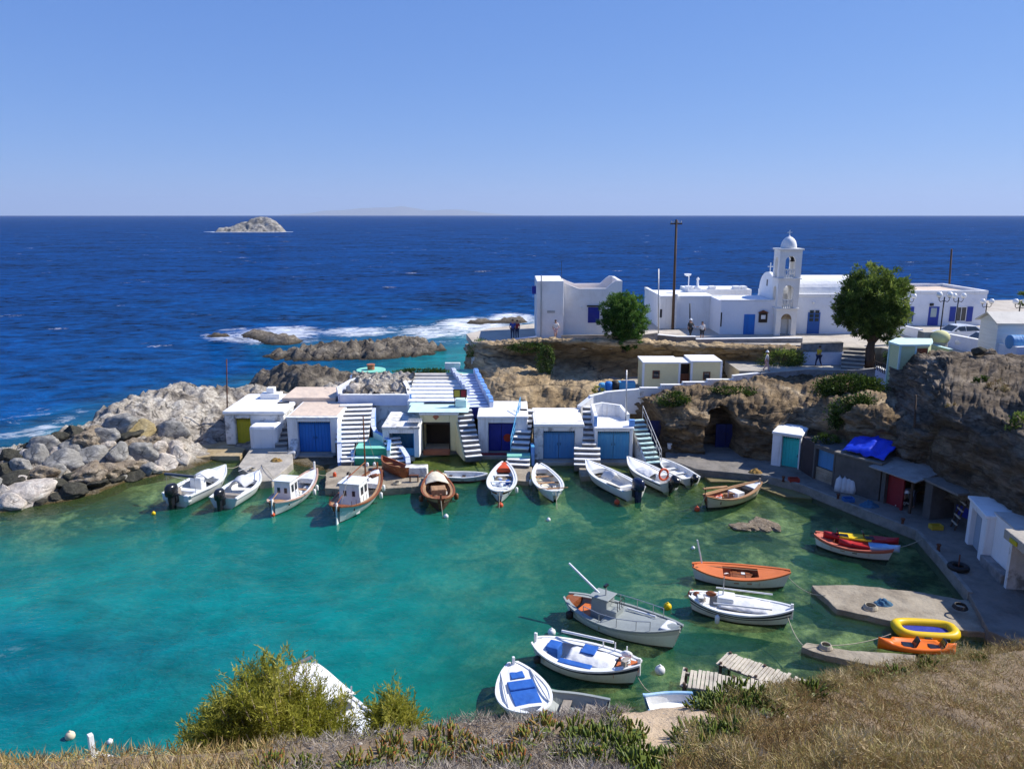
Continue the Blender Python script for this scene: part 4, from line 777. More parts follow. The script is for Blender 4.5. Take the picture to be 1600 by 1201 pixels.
# 10 weathered garage
Y10 = 51.4
t = garage('boat_garage', 'peeling white boat garage with plain azure double door, left of the weathered stairs', gx(835, Y10), gx(911, Y10), Y10, 4.6, .25, 2.85, gx(849, Y10), gx(898, Y10), 2.32, WHITEW, BLUE2, WHITEC, recess=.22, roofz=.22)
MB().box(gx(837, Y10), gx(909, Y10), Y10 + .2, Y10 + 4.4, 2.852, 2.87).build('roof_screed', M('white_roof_screed', (.78, .74, .68), .9, (.66, .60, .52), .6, .7, .2, 6), t)
# 11 weathered stairs
t = thing('stairs', 'weathered concrete stairs between the two azure garages', 'stairs', G(918, 728, .3))
steps(t, (gx(918, 49.6), 49.4, .3), (gx(918, 50.6), 50.8, 1.35), 1.75, 4, WHITE, CONCG, base=.1); steps(t, (gx(920, 51), 50.8, 1.35), (gx(919, 55.4), 55.3, 3.2), .95, 8, WHITEW, CONCG, base=.2)
# 12 right azure garage + terrace
Y12 = 51.3
t = garage('boat_garage', 'white boat garage with light azure double door under a small walled terrace', gx(929, Y12), gx(989, Y12), Y12, 3.6, .25, 2.62, gx(934, Y12), gx(984, Y12), 2.32, WHITE, BLUE3, WHITEC, recess=.2, roofz=.14)
a, b = gx(929, Y12), gx(989, Y12)
wallpath('terrace_wall', [(a + .1, Y12 + .4, 3.35), (a + .12, Y12 + 2.9, 3.55), (a + .9, Y12 + 3.3, 3.6), (b - .5, Y12 + 3.1, 3.45), (b - .1, Y12 + 1.8, 3.1)], .22, [WHITE, WHITEC], t, base=2.5)
MB().box(b - .25, b + .12, Y12 + .2, Y12 + .5, 2.63, 3.1).build('pillar', BLUEW, t, bevel=.02); MB().box(a - .02, a + .18, Y12 + .2, Y12 + .5, 2.63, 3.35).build('pillar', BLUEW, t, bevel=.02)
# 13 mint stairs and rail
t = thing('stairs', 'steep pale mint stairs with thin rails right of the light azure garage', 'stairs', G(1020, 728, .3))
A0, B0 = V(1022, 727, 49.8), V(992, 662, 53.4); steps(t, (A0.x, 49.8, .35), (B0.x + .05, 53.2, 2.7), 1.0, 10, MINTW, STEPG, base=.2)
mb = MB().hexa([(A0.x - .6, 49.7, .2), (A0.x - .5, 49.6, .2), (B0.x - .35, 53.2, .2), (B0.x - .5, 53.3, .2), (A0.x - .6, 49.7, .5), (A0.x - .5, 49.6, .5), (B0.x - .35, 53.2, 2.75), (B0.x - .5, 53.3, 2.75)]); mb.build('stringer_wall', WHITEW, t)
r0, r1 = Vector((A0.x + .5, 50.0, .45)), Vector((B0.x + .5, 53.2, 2.75)); mb = MB()
for k in range(5):
    p = r0.lerp(r1, k / 4); mb.tube([p, p + Vector((0, 0, .95))], .025, 6)
mb.tube([r0 + Vector((0, 0, .95)), r1 + Vector((0, 0, .95))], .028, 6); mb.tube([r0 + Vector((0, 0, .55)), r1 + Vector((0, 0, .55))], .022, 6); mb.build('handrail', STEEL, t)
t = thing('railing', 'short steel railing at the foot of the mint stairs', 'railing', G(1028, 722, .5)); mb = MB(); a, b = V(1021, 722, 50.3), V(1030, 722, 50.3)
mb.tube([(a.x, 50.3, .5), (a.x, 50.3, 1.5), (b.x, 50.3, 1.5), (b.x, 50.3, .5)], .03, 6); mb.build('rail', STEEL, t)
# cave garages
CAVEB = M('cave_shade_navy', (.012, .02, .11), .6, (.01, .014, .06), .6, 1)  # navy door paint darkened to carry the shade inside the caves
q0, q1 = V(1012, 690, 53.6), V(1046, 690, 53.6)
t = thing('cave_door', 'dark blue plank door set in the rock behind the mint stairs', 'door', (q0.x, 53.6, .5)); door(t, q0.x, q1.x, 53.6, .5, 2.5, CAVEB, 2, False); mb = MB(); mb.box(q0.x - .2, q1.x + .2, 52.6, 53.5, .2, .75); mb.build('stone_sill', CONC, t, bevel=.04)
q0, q1 = V(1118, 690, 53.3), V(1150, 690, 53.3)
t = thing('cave_door', 'dark blue plank door deep inside the arched cave', 'door', (q0.x, 53.4, .5)); door(t, q0.x, q1.x, 53.4, .5, 2.3, CAVEB, 2, False)
for (px, py, lab, mat) in [(1046, 702, 'white bucket on the ledge beside the dark blue rock door', WHITEC)]:
    p = V(px, py, 52.4); tag(MB().lathe((p.x, p.y, .76), [(.14, 0), (.18, .4)], 14).build('bucket', mat), lab, 'bucket')

# ------------------------------------------------------------------ upper walls and hut terrace
wallpath('retaining_wall', [V(905, 634, 55.6), V(925, 618, 56.6), V(948, 612, 57.0), V(1000, 607, 56.8)], .4, [WHITE, WHITEC], None, base=2.2, label='bulging whitewashed retaining wall below the blue barrels', cat='wall')
zs = [(1000,605),(1036,605),(1036,600),(1070,600),(1070,596),(1108,596),(1108,592),(1148,592),(1148,586),(1185,582)]
wallpath('parapet_wall', [V(a, b, 56.5 + (a - 1000) * .009) for a, b in zs], .35, [WHITEW, WHITEC], None, base=3.0, label='stepped white parapet wall running in front of the cream hut', cat='wall')
wallpath('parapet_wall', [V(1185, 583, 58.2), V(1260, 576, 58.6), V(1345, 578, 58.2), V(1372, 574, 57.6)], .4, [STONEW, CONC], None, base=4.0, label='grey stone parapet along the path below the plaza', cat='wall')
wallpath('parapet_wall', [V(1372, 572, 57.5), V(1412, 592, 53.6), V(1442, 594, 53.4)], .35, [LILAC, WHITEC], None, base=4.2, label='white angled parapet wall in front of the pale green kiosk', cat='wall')
# cream hut
Yh = 58.6; t = thing('cream_hut', 'low cream hut of two wings with white trim and brown half door', 'hut', (V(1065, 600, Yh).x, Yh, 3.55))
def hx(px): return V(px, 590, Yh).x
mb = MB(); mb.box(hx(1005), hx(1061), Yh, Yh + 2.6, 3.5, V(1030, 568, Yh).z); mb.build('wing', CREAM, t, bevel=.02); mb = MB(); mb.box(hx(1080), hx(1126), Yh, Yh + 2.6, 3.5, V(1100, 566, Yh).z); mb.build('wing', CREAM, t, bevel=.02)
mb = MB(); z = V(1070, 568, Yh).z; mb.box(hx(1061) + .002, hx(1080) - .002, Yh + .8, Yh + 2.5, 3.5, z - .05); mb.build('passage_wall', DARKW, t)
mb = MB()
for a, b, zt in ((1005, 1061, V(1030, 568, Yh).z), (1080, 1126, V(1100, 566, Yh).z)):
    mb.box(hx(a) - .06, hx(b) + .06, Yh - .06, Yh + 2.66, zt + .002, zt + .12)
    for e in (a, b): mb.box(hx(e) - .08, hx(e) + .08, Yh - .05, Yh + .1, 3.5, zt)
mb.box(hx(1061), hx(1080), Yh + .2, Yh + 2.4, z - .03, z + .06); mb.build('trim', WHITEC, t)
MB().box(hx(1064), hx(1078), Yh + .3, Yh + .36, 3.55, 4.85).build('half_door', BROWN, t)
for px, py in ((1025, 585), (1104, 587)):
    q = V(px, py, Yh); o = MB(); o.box(q.x - .28, q.x + .28, Yh - .04, Yh + .02, q.z - .32, q.z + .32); w_ = o.build('window', BROWN, t); MB().box(q.x - .2, q.x + .2, Yh - .05, Yh - .041, q.z - .24, q.z + .24).build('pane', GLASS, w_)
# blue barrels and crate
for px, py, lab in [(941, 605, 'pale blue plastic barrel left of the other barrels on the upper ledge'), (951, 603, 'blue plastic barrel between the pale one and the dark one on the upper ledge')]:
    q = V(px, py, 58.5); tag(MB().lathe((q.x, q.y, q.z - .5), [(.24, 0), (.3, .1), (.32, .4), (.3, .75), (.22, .85)], 16).build('barrel', BLUE3 if px < 945 else BLUE, smooth=True), lab, 'barrel')
q = V(961, 603, 58.6); tag(MB().lathe((q.x, q.y, q.z - .5), [(.24, 0), (.33, .15), (.33, .75), (.24, .9)], 16).build('barrel', RUBBER, smooth=True), 'black plastic barrel beside the long blue crate on the upper ledge', 'barrel')
q = V(980, 603, 58.6); tag(MB().box(q.x - .65, q.x + .65, q.y, q.y + .7, q.z - .5, q.z + .3).build('crate', BLUE3, bevel=.03), 'long blue box beside the barrels on the upper ledge', 'box')
# ================================================================== RIGHT-HAND QUAY SHEDS
def front(pa, pb, z=.55):
    a, b = G(*pa, z), G(*pb, z); d = b - a; return a, math.atan2(d.y, d.x), d.length
def lthing(name, label, cat, pa, pb, z=.55):
    a, rz, L = front(pa, pb, z); return thing(name, label, cat, a, rz), L
WORLD[0] = False
t, L = lthing('boat_garage', 'white garage with turquoise door in the shade of the cliff', 'boat garage', (1204, 726), (1248, 733))
garage('', '', 0, L, 0, 2.5, -.3, 2.35, .62, L - .1, 2.1, WHITE, CYAN, WHITEC, recess=.3, leaves=1, root=t, roofz=.18)
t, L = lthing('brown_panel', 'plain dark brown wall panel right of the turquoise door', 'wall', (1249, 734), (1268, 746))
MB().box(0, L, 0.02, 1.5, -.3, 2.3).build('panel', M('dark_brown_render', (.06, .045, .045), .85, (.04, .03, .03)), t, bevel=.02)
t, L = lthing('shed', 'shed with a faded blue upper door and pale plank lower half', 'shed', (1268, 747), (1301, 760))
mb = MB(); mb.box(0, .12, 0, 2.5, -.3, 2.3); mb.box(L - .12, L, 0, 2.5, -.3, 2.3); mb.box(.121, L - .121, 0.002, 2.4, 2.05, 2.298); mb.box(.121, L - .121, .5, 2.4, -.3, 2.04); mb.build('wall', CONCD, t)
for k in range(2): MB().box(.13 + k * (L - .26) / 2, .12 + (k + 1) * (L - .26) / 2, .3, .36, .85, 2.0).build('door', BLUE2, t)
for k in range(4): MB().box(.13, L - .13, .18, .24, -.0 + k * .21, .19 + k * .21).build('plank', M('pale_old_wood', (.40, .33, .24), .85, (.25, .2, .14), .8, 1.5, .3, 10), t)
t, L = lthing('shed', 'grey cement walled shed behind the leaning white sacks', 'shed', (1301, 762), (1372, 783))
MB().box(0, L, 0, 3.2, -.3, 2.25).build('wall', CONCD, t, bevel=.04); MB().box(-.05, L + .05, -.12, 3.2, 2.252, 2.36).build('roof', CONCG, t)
# blue tarp on the roof
n = 26; X, Yg = np.meshgrid(np.linspace(.3, 2.9, n), np.linspace(.1, 3.0, n)); Z = np.array([2.42 + .75 * math.sin(min(1, max(0, (y - .1) / 1.6)) * 1.57) * (1 - .25 * abs(x - 1.6)) + .16 * fbm(x * 1.5, y * 1.5, 2, 3) + .07 * noise.ridged_multi_fractal(Vector((x * 1.4, y, 1)), .8, 2, 3, 1, 2) for x, y in zip(X.ravel(), Yg.ravel())])
TARP = M('blue_tarpaulin', (.012, .05, .62), .4, (.01, .03, .42), .6, 2, .2, 6)
tp = tag(link_mesh('tarpaulin', np_mesh('tarpaulin', np.stack([X.ravel(), Yg.ravel(), Z], -1), grid_faces(n, n)), TARP, smooth=True), 'crumpled bright blue tarpaulin on the shed roof', 'tarpaulin'); tp.location = t.location; tp.rotation_euler = t.rotation_euler
m = tp.modifiers.new('s', 'SOLIDIFY'); m.thickness = .02
t, L = lthing('shed', 'open shed with dark red door under a sloping sheet roof', 'shed', (1374, 784), (1432, 806))
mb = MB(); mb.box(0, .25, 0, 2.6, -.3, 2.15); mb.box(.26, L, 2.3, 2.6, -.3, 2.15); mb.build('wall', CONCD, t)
MB().box(.26, 1.25, .25, .33, 0, 2.1).build('door', RED, t)
for x in (1.35, 1.9): MB().box(x, x + .12, -.05, .07, -.1, 2.1).build('post', RED if x < 1.5 else POLEW, t)
mb = MB(); mb.hexa([(-.5, -.6, 2.1), (L + .1, -.6, 2.05), (L + .1, 2.6, 2.4), (-.5, 2.6, 2.45), (-.5, -.6, 2.16), (L + .1, -.6, 2.11), (L + .1, 2.6, 2.46), (-.5, 2.6, 2.51)])
mb.build('roof_sheet', M('old_cement_sheet', (.34, .33, .31), .9, (.2, .19, .18), .8, 1, .3), t)
t, L = lthing('concrete_booth', 'small concrete booth with blue interior and ladder at its side', 'booth', (1440, 806), (1490, 832))
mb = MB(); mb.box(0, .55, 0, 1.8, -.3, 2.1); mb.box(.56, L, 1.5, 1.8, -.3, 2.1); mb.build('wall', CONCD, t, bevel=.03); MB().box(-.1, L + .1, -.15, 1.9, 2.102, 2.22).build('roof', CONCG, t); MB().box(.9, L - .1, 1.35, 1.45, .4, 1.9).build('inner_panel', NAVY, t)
t, L = lthing('wooden_ladder', 'pale wooden ladder leaning at the concrete booth', 'ladder', (1484, 822), (1500, 838))
for s in (0, .5): MB().hexa([(s, 0, -.0), (s + .06, 0, 0), (s + .06, .08, 0), (s, .08, 0), (s, .5, 2.0), (s + .06, .5, 2.0), (s + .06, .58, 2.0), (s, .58, 2.0)]).build('rail', POLEW, t)
for k in range(5): MB().box(-.06, .62, .06 + k * .1, .12 + k * .1, .3 + k * .38, .38 + k * .38).build('rung', M('pale_rung_wood', (.5, .45, .36), .8), t)
t, L = lthing('white_boat_house', 'white boat house with narrow grey doors at the bend of the quay', 'boat house', (1508, 846), (1529, 874))
mb = MB(); mb.box(-.1, .35, 0, 3, -.3, 2.3); mb.box(L - .3, L + .4, 0, 3, -.3, 2.3); mb.box(.351, L - .301, .002, 3, 2.0, 2.298); mb.build('wall', WHITEC, t, bevel=.04); MB().box(-.2, L + .45, -.1, 3.1, 2.302, 2.45).build('roof', WHITEC, t, bevel=.03)
for k in range(2): MB().box(.36 + k * (L - .66) / 2, .34 + (k + 1) * (L - .66) / 2, .25, .31, -.05, 2.0).build('door', M('pale_grey_blue_paint', (.36, .42, .48), .6), t)
t, L = lthing('white_boat_house', 'blank white house wall with a low stone bench in front', 'boat house', (1532, 878), (1566, 912))
MB().box(0, L, .35, 3.5, -.3, 2.55).build('wall', WHITEC, t, bevel=.05); MB().box(.05, L, -.1, .345, -.3, .45).build('bench', STONEW, t, bevel=.05); MB().box(-.05, L + .05, .3, 3.5, 2.552, 2.62).build('roof', ROOFG, t)
t, L = lthing('open_boat_house', 'boat house with dark opening under a heavy concrete lintel, cut by the right edge', 'boat house', (1568, 916), (1640, 985))
mb = MB(); mb.box(0, .22, 0, 4, -.3, 2.3); mb.box(L - .3, L, 0, 4, -.3, 2.3); mb.box(.221, L - .301, 3.2, 4, -.3, 2.3); mb.build('wall', WHITEW, t); MB().box(-.15, L, -.25, 4, 2.302, 2.75).build('lintel', CONC, t, bevel=.04); MB().box(.5, 1.1, -.32, -.252, 2.4, 2.6).build('lamp', YELLOW, t, bevel=.02)
WORLD[0] = True
q = V(1594, 801, 36.5); tag(MB().tube([(q.x - .45, q.y, q.z), (q.x + .9, q.y + .3, q.z)], .5, 24).build('water_tank', M('white_tank_plastic', (.72, .74, .76), .4), bevel=.04), 'white cylindrical water tank on the slope at the right edge', 'tank')
MB_ = MB().lathe((0, 0, 0), [(.17, 0), (.22, .5), (.24, .5), (.2, .46), (.15, .04)], 16)
o = MB_.build('bucket', WHITEC); q = G(1454, 802, .56); o.location = q; tag(o, 'white bucket standing before the concrete booth', 'bucket')
o2 = o.copy(); COL.objects.link(o2); o2.location = G(1417, 778, .56); o2.scale = (.8, .8, .8); tag(o2, 'small white bucket beside the bending man', 'bucket')
o3 = MB().lathe((0, 0, 0), [(.2, 0), (.26, .55), (.22, .5)], 16).build('bucket', BLUE); o3.location = G(1478, 792, .56); tag(o3, 'blue bucket inside the concrete booth', 'bucket')
# sacks
for k, (px, py) in enumerate([(1309, 768), (1317, 769), (1324, 770), (1330, 771)]):
    q = G(px, py, .55); mb = MB(); mb.tube([q, q + Vector((.06, .05, .3)), q + Vector((.12, .15, .75)), q + Vector((.16, .22, .98))], [.22, .25, .2, .06], 10)
    tag(mb.build('sack', M('white_sack_cloth', (.6, .6, .6), .9, (.45, .45, .45), .6, 3, .4, 8), smooth=True), 'white sack leaning on the grey shed, %s from the left' % ('first', 'second', 'third', 'fourth')[k], 'sack', 'white sacks leaning on the grey shed')
q = G(1497, 889, .56); t = thing('tyre_mooring', 'black tyre with an upright iron bar on the quay edge', 'tyre', q)
bm = bmesh.new(); P = []
mb = MB(); n = 20
for k in range(n): pass
mb.tube([(q.x + .36 * math.cos(a * 2 * math.pi / 20), q.y + .36 * math.sin(a * 2 * math.pi / 20), q.z + .12) for a in range(21)], .13, 10, cap=False); mb.build('tyre', RUBBER, t, smooth=True); MB().tube([q, q + Vector((0, 0, .75))], .03, 6).build('bar', RUST, t)
for k, (px, py, s) in enumerate([(1385, 781, .3), (1402, 787, .2)]):
    q = G(px, py, .56); tag(MB().cbox((q.x, q.y, q.z + s * .6), (s, s, s * 1.2), .4).build('crate', [RUST, M('tan_box', (.4, .3, .18))][k], bevel=.01), ['small rusty red crate before the red door shed', 'tan box on the quay among the white rags'][k], 'crate')
mb = MB(); q = G(1410, 789, .56)
for k in range(14):
    a = random.uniform(0, 6.3); r = random.uniform(.1, .5); mb.cbox((q.x + r * math.cos(a), q.y + r * .6 * math.sin(a), q.z + random.uniform(.04, .25)), (random.uniform(.15, .5), .05, .06), random.uniform(0, 3))
tag(mb.build('scrap_heap', WHITEC, bevel=.01), 'small heap of white scrap and rags on the quay before the bending man', 'heap')

# ================================================================== PLATEAU BUILDINGS
def px_x(px, Y): return V(px, 520, Y).x
def px_z(py, Y): return V(900, py, Y).z
def window(parent, x0, x1, z0, z1, Y, frame, pane=GLASS, shutter=None, bars=True, name='window'):
    mb = MB(); f = .07; mb.box(x0, x1, Y - .05, Y + .03, z1 - f, z1); mb.box(x0, x1, Y - .05, Y + .03, z0, z0 + f); mb.box(x0, x0 + f, Y - .05, Y + .03, z0 + f, z1 - f); mb.box(x1 - f, x1, Y - .05, Y + .03, z0 + f, z1 - f)
    if bars: mb.box((x0 + x1) / 2 - .025, (x0 + x1) / 2 + .025, Y - .04, Y + .03, z0 + f, z1 - f)
    o = mb.build(name, frame, parent); MB().box(x0 + f, x1 - f, Y - .02, Y - .012, z0 + f, z1 - f).build('pane', pane, o)
    if shutter:
        w2 = (x1 - x0) * .55
        for a, b in ((x0 - w2, x0 - .01), (x1 + .01, x1 + w2)): MB().box(a, b, Y - .07, Y - .02, z0, z1).build('shutter', shutter, parent, bevel=.01)
def arch(x0, x1, zs, z1, Y0, Y1, mb, ztop, xo0, xo1, n=12, mi=0):
    """wall piece with a round-headed opening x0..x1, spring zs; outer xo0..xo1 up to ztop"""
    r = (x1 - x0) / 2; c = (x0 + x1) / 2; hh = z1 - zs
    poly = [(xo0, zs), (x0, zs)] + [(c - r * math.cos(math.pi * k / n), zs + hh * math.sin(math.pi * k / n)) for k in range(1, n)] + [(x1, zs), (xo1, zs), (xo1, ztop), (xo0, ztop)]
    mb.extr([(x, Y0, z) for x, z in poly], (0, Y1 - Y0, 0), mi)
# left house
Yl = 67.6; zt = px_z(439, Yl); zm = px_z(451, Yl + .8)
HOUSEW = M('warm_whitewash', (.80, .785, .77), .88, (.62, .59, .56), .6, .55, .2, 5, lo=.5, hi=.72)
t = thing('white_house', 'white flat-roofed house with swooping parapet at the end of the headland', 'house', (px_x(900, Yl), Yl, PZ))
x0, x1, x2 = px_x(838, Yl), px_x(880, Yl), px_x(970, Yl + .8)
MB().box(x0, x1, Yl, Yl + 6, PZ - .4, zt).build('tower_wing', HOUSEW, t, bevel=.05)
mb = MB(); zz = zm; Yq = Yl + .8
out = [(x1 + .002, PZ - .4), (x2, PZ - .4), (x2, zt - .05), (x2 - .55, zt - .02), (x2 - .9, zt - .25), (x2 - 1.4, zz + .02), (x1 + 1.4, zz), (x1 + .7, zz + .25), (x1 + .002, zt - .15)]
mb.extr([(x, Yq, z) for x, z in out], (0, .3, 0)); mb.extr([(x, Yq + 5.0, z) for x, z in out], (0, .3, 0)); mb.box(x2 - .3, x2 - .003, Yq + .301, Yq + 4.999, PZ - .4, zt - .06); mb.build('wall', HOUSEW, t)
MB().box(x1 + .01, x2 - .31, Yq + .31, Yq + 4.99, zz - .7, zz - .6).build('roof', ROOFT, t)
a, b = px_x(918, Yq), px_x(936, Yq); window(t, a, b, px_z(504, Yq), px_z(480, Yq), Yq, NAVY, NAVY, bars=True); MB().box(a - .1, b + .1, Yq - .1, Yq + .05, px_z(479, Yq), px_z(477, Yq)).build('lintel', DARKW, t)
q = V(861, 487, Yl); MB().box(q.x - .35, q.x + .35, Yl - .03, Yl + .01, q.z - .1, q.z + .1).build('plaque', STEEL, t); q = V(908, 480, Yq); MB().ball((q.x, Yq - .08, q.z), .09, 8, 6).build('wall_lamp', GLOBE, t)
MB().box(x0 - .35, x0 - .003, Yl + 1.5, Yl + 2.3, px_z(462, Yl), px_z(450, Yl)).build('side_shutter', NAVY, t); MB().tube([(x0 + .4, Yl - .06, PZ), (x0 + .4, Yl - .06, zt + .5)], .05, 8).build('downpipe', STEEL, t)
MB().tube([((x0 + x1) / 2 + 1.1, Yl + 2, zt), ((x0 + x1) / 2 + 1.1, Yl + 2, zt + 1.6)], .02, 5).build('aerial', IRON, t)
# low wall and terrace left of the house
wallpath('parapet_wall', [V(795, 530, 66.4), V(838, 525, 66.9)], .3, [CONC, LILAC], None, base=5.5, label='low wall at the tip of the headland left of the white house', cat='wall')
wallpath('stone_wall', [V(877, 524, 66.8), V(925, 523, 66.6), V(1000, 524, 66.2), V(1027, 520, 66.2)], .35, [STONEW, CONCG], None, base=5.6, label='grey stone wall between white house and chapel, behind the bushy tree', cat='wall')
wallpath('plaza_wall', [V(1028, 522, 66.4), V(1060, 525, 65.6), V(1087, 525, 65.5)], .4, [CONCG, WHITEC], None, base=5.4, label='grey rounded wall at the left corner of the chapel plaza', cat='wall')
wallpath('plaza_wall', [V(1087, 529, 65.2), V(1253, 527, 65.2)], .4, [STONEW, WHITEC], None, base=5.2, label='long white capped plaza wall in front of the chapel', cat='wall')
wallpath('stone_wall', [V(1253, 536, 62.6), V(1316, 534, 62.4)], .6, [STONEW, CONCG], None, base=4.9, label='grey stone wall with pale lower half below the chapel door', cat='wall')
x0, x1 = V(1254, 560, 62.2).x, V(1316, 560, 62.2).x; tag(MB().box(x0, x1, 62.05, 62.28, 4.9, 6.0).build('whitewashed_wall', LILAC), 'pale blue patchy wall under the grey stone wall at the stairs', 'wall')
MB_ = thing('stairs', 'short stone stairs up to the plaza left of the big tree', 'stairs', V(1333, 572, 60)); steps(MB_, (V(1334, 573, 59.6).x, 59.8, 4.95), (V(1334, 545, 63).x, 63.0, 6.32), 1.7, 6, CONC, STEPG, base=4.8)
# chapel complex
t = thing('chapel', 'white chapel with barrel roof and blue doors on the plaza', 'chapel', (px_x(1270, 70), 70, PZ))
Yw = 73.6; a, b = px_x(1030, Yw), px_x(1125, Yw); zt = px_z(467, Yw)
mb = MB(); mb.box(a, b, Yw, Yw + 9, PZ - .3, zt); mb.build('west_wing', WHITEC, t, bevel=.04)
mb = MB(); mb.box(a - .05, b, Yw - .05, Yw + .3, zt + .002, zt + .3); mb.box(a - .05, a + .3, Yw + .301, Yw + 9, zt + .002, zt + .3); mb.build('parapet', WHITEC, t, bevel=.03)
x = px_x(1052, Yw); MB().box(x - .2, x + .2, Yw - .35, Yw - .06, PZ, zt + .5).build('pilaster', WHITEC, t, bevel=.03); MB().box(px_x(1030, Yw) - .02, px_x(1033, Yw), Yw - .03, Yw - .002, px_z(496, Yw), px_z(483, Yw)).build('window', IRON, t)
mb = MB(); Yr = 80.; a, b = px_x(1072, Yr), px_x(1170, Yr); zr = px_z(452, Yr); mb.box(a, b, Yr, Yr + 4, PZ, zr); mb.build('roof_block', WHITEC, t, bevel=.04)
for px, wd in ((1075, 10), (1111, 10), (1149, 11), (1160, 8)):
    c = px_x(px, Yr); h = wd / 15.5 / 2; MB().box(c - h, c + h, Yr + .2, Yr + 1.2, zr + .002, zr + .28).build('parapet_block', WHITEC, t, bevel=.03)
c = px_x(1088, Yr); MB().lathe((c, Yr + .5, zr), [(.5, 0), (.35, .2), (.12, .35), (.1, .9), (.16, .95), (.16, 1.05), (.05, 1.2)], 14).build('finial', WHITEC, t, smooth=True)
MB().box(px_x(1125, 72), px_x(1192, 72), 72.0, 76, PZ, px_z(470, 72) + .1).build('link_block', WHITEC, t)
Ya = 69.8; a, b = px_x(1124, Ya), px_x(1209, Ya); zt = px_z(470, Ya)
SHADEWH = M('shade_blue_whitewash', (.76, .79, .85), .88, (.62, .64, .69), .5, .6, .2, 5, lo=.52, hi=.72)  # whitewash with the blue of sky-lit shade mixed into its colour
MB().box(a, b, Ya, Ya + 5, PZ - .3, zt).build('annex', SHADEWH, t, bevel=.04); mb = MB(); mb.box(a - .03, b, Ya - .04, Ya + .25, zt + .002, zt + .1); mb.build('coping', WHITEC, t)
da, db = px_x(1161, Ya), px_x(1178, Ya); MB().box(da, db, Ya - .06, Ya + .04, PZ, px_z(491, Ya)).build('door', BLUE, t, bevel=.015); MB().box(px_x(1124.5, Ya), px_x(1126.5, Ya), Ya - .04, Ya, px_z(510, Ya), px_z(488, Ya)).build('window', IRON, t)
q = V(1192, 495, Ya); nb = MB().box(q.x - .38, q.x + .38, Ya - .12, Ya, q.z - .5, q.z + .4).build('notice_board', DARKW, t); MB().box(q.x - .2, q.x + .2, Ya - .13, Ya - .121, q.z - .18, q.z + .18).build('paper', WHITEC, nb); MB().extr([(q.x - .5, Ya - .2, q.z + .4), (q.x + .5, Ya - .2, q.z + .4), (q.x, Ya - .2, q.z + .62)], (0, .2, 0)).build('gable', BROWN, nb)
# nave
Yn = 70.2; a, b = px_x(1203, Yn) + .6, px_x(1352, Yn); zt = px_z(464, Yn); dep = 5.0
MB().box(px_x(1240, Yn), b, Yn, Yn + dep, PZ - .3, zt).build('nave', SHADEWH, t, bevel=.03)
mb = MB(); prof = [(math.cos(math.pi * k / 16), math.sin(math.pi * k / 16)) for k in range(17)]; hgt = 1.55
poly = [(a, Yn + dep / 2 - c * (dep / 2 - .45), zt + .25 + s * hgt) for c, s in prof]; mb.extr(poly, (b - a, 0, 0)); mb.build('barrel_roof', WHITEC, t, smooth=False)
mb = MB(); mb.box(px_x(1240, Yn), b + .05, Yn - .05, Yn + .4, zt + .002, zt + .3); mb.build('eaves', WHITEC, t, bevel=.03)
poly = [(a - .35, Yn - .1, PZ)] + [(a - .35, Yn - .1, zt - .6), (a - .35, Yn + .2, zt - .6), (a - .35, Yn + .2, zt + .3)] + [(a - .35, Yn + dep / 2 - c * (dep / 2 - .2), zt + .3 + s * (hgt + .25)) for c, s in prof] + [(a - .35, Yn + dep, zt + .3), (a - .35, Yn + dep, PZ)]
MB().extr(poly, (.345, 0, 0)).build('gable_wall', WHITEC, t); MB().box(a - .37, a - .351, Yn + dep / 2 - .15, Yn + dep / 2 + .15, zt + .8, zt + 1.4).build('slit_window', IRON, t)
c = Vector((a - .15, Yn + dep / 2, zt + hgt + .5)); mb = MB(); mb.box(c.x - .04, c.x + .04, c.y - .04, c.y + .04, c.z, c.z + .9); mb.box(c.x - .25, c.x + .25, c.y - .035, c.y + .035, c.z + .5, c.z + .58); mb.build('cross', WHITEC, t)
da, db = px_x(1260, Yn), px_x(1279, Yn); zd = px_z(488, Yn); d_ = MB().box(da, db, Yn - .06, Yn + .02, PZ, zd).build('door', BLUE2 if False else M('chapel_blue', (.03, .12, .40), .5), t)
for k in range(2):
    for j in range(3): MB().box(da + .14 + k * .5, da + .5 + k * .5, Yn - .075, Yn - .061, PZ + 1.15 + j * .36, PZ + 1.44 + j * .36).build('pane', GLASS, d_)
window(t, px_x(1311, Yn), px_x(1326, Yn), px_z(506, Yn), px_z(488, Yn), Yn, M('chapel_blue2', (.02, .05, .2), .5)); q = V(1271, 472, Yn); MB().ball((q.x, Yn - .1, q.z), .12, 8, 6).build('wall_lamp', GLOBE, t)
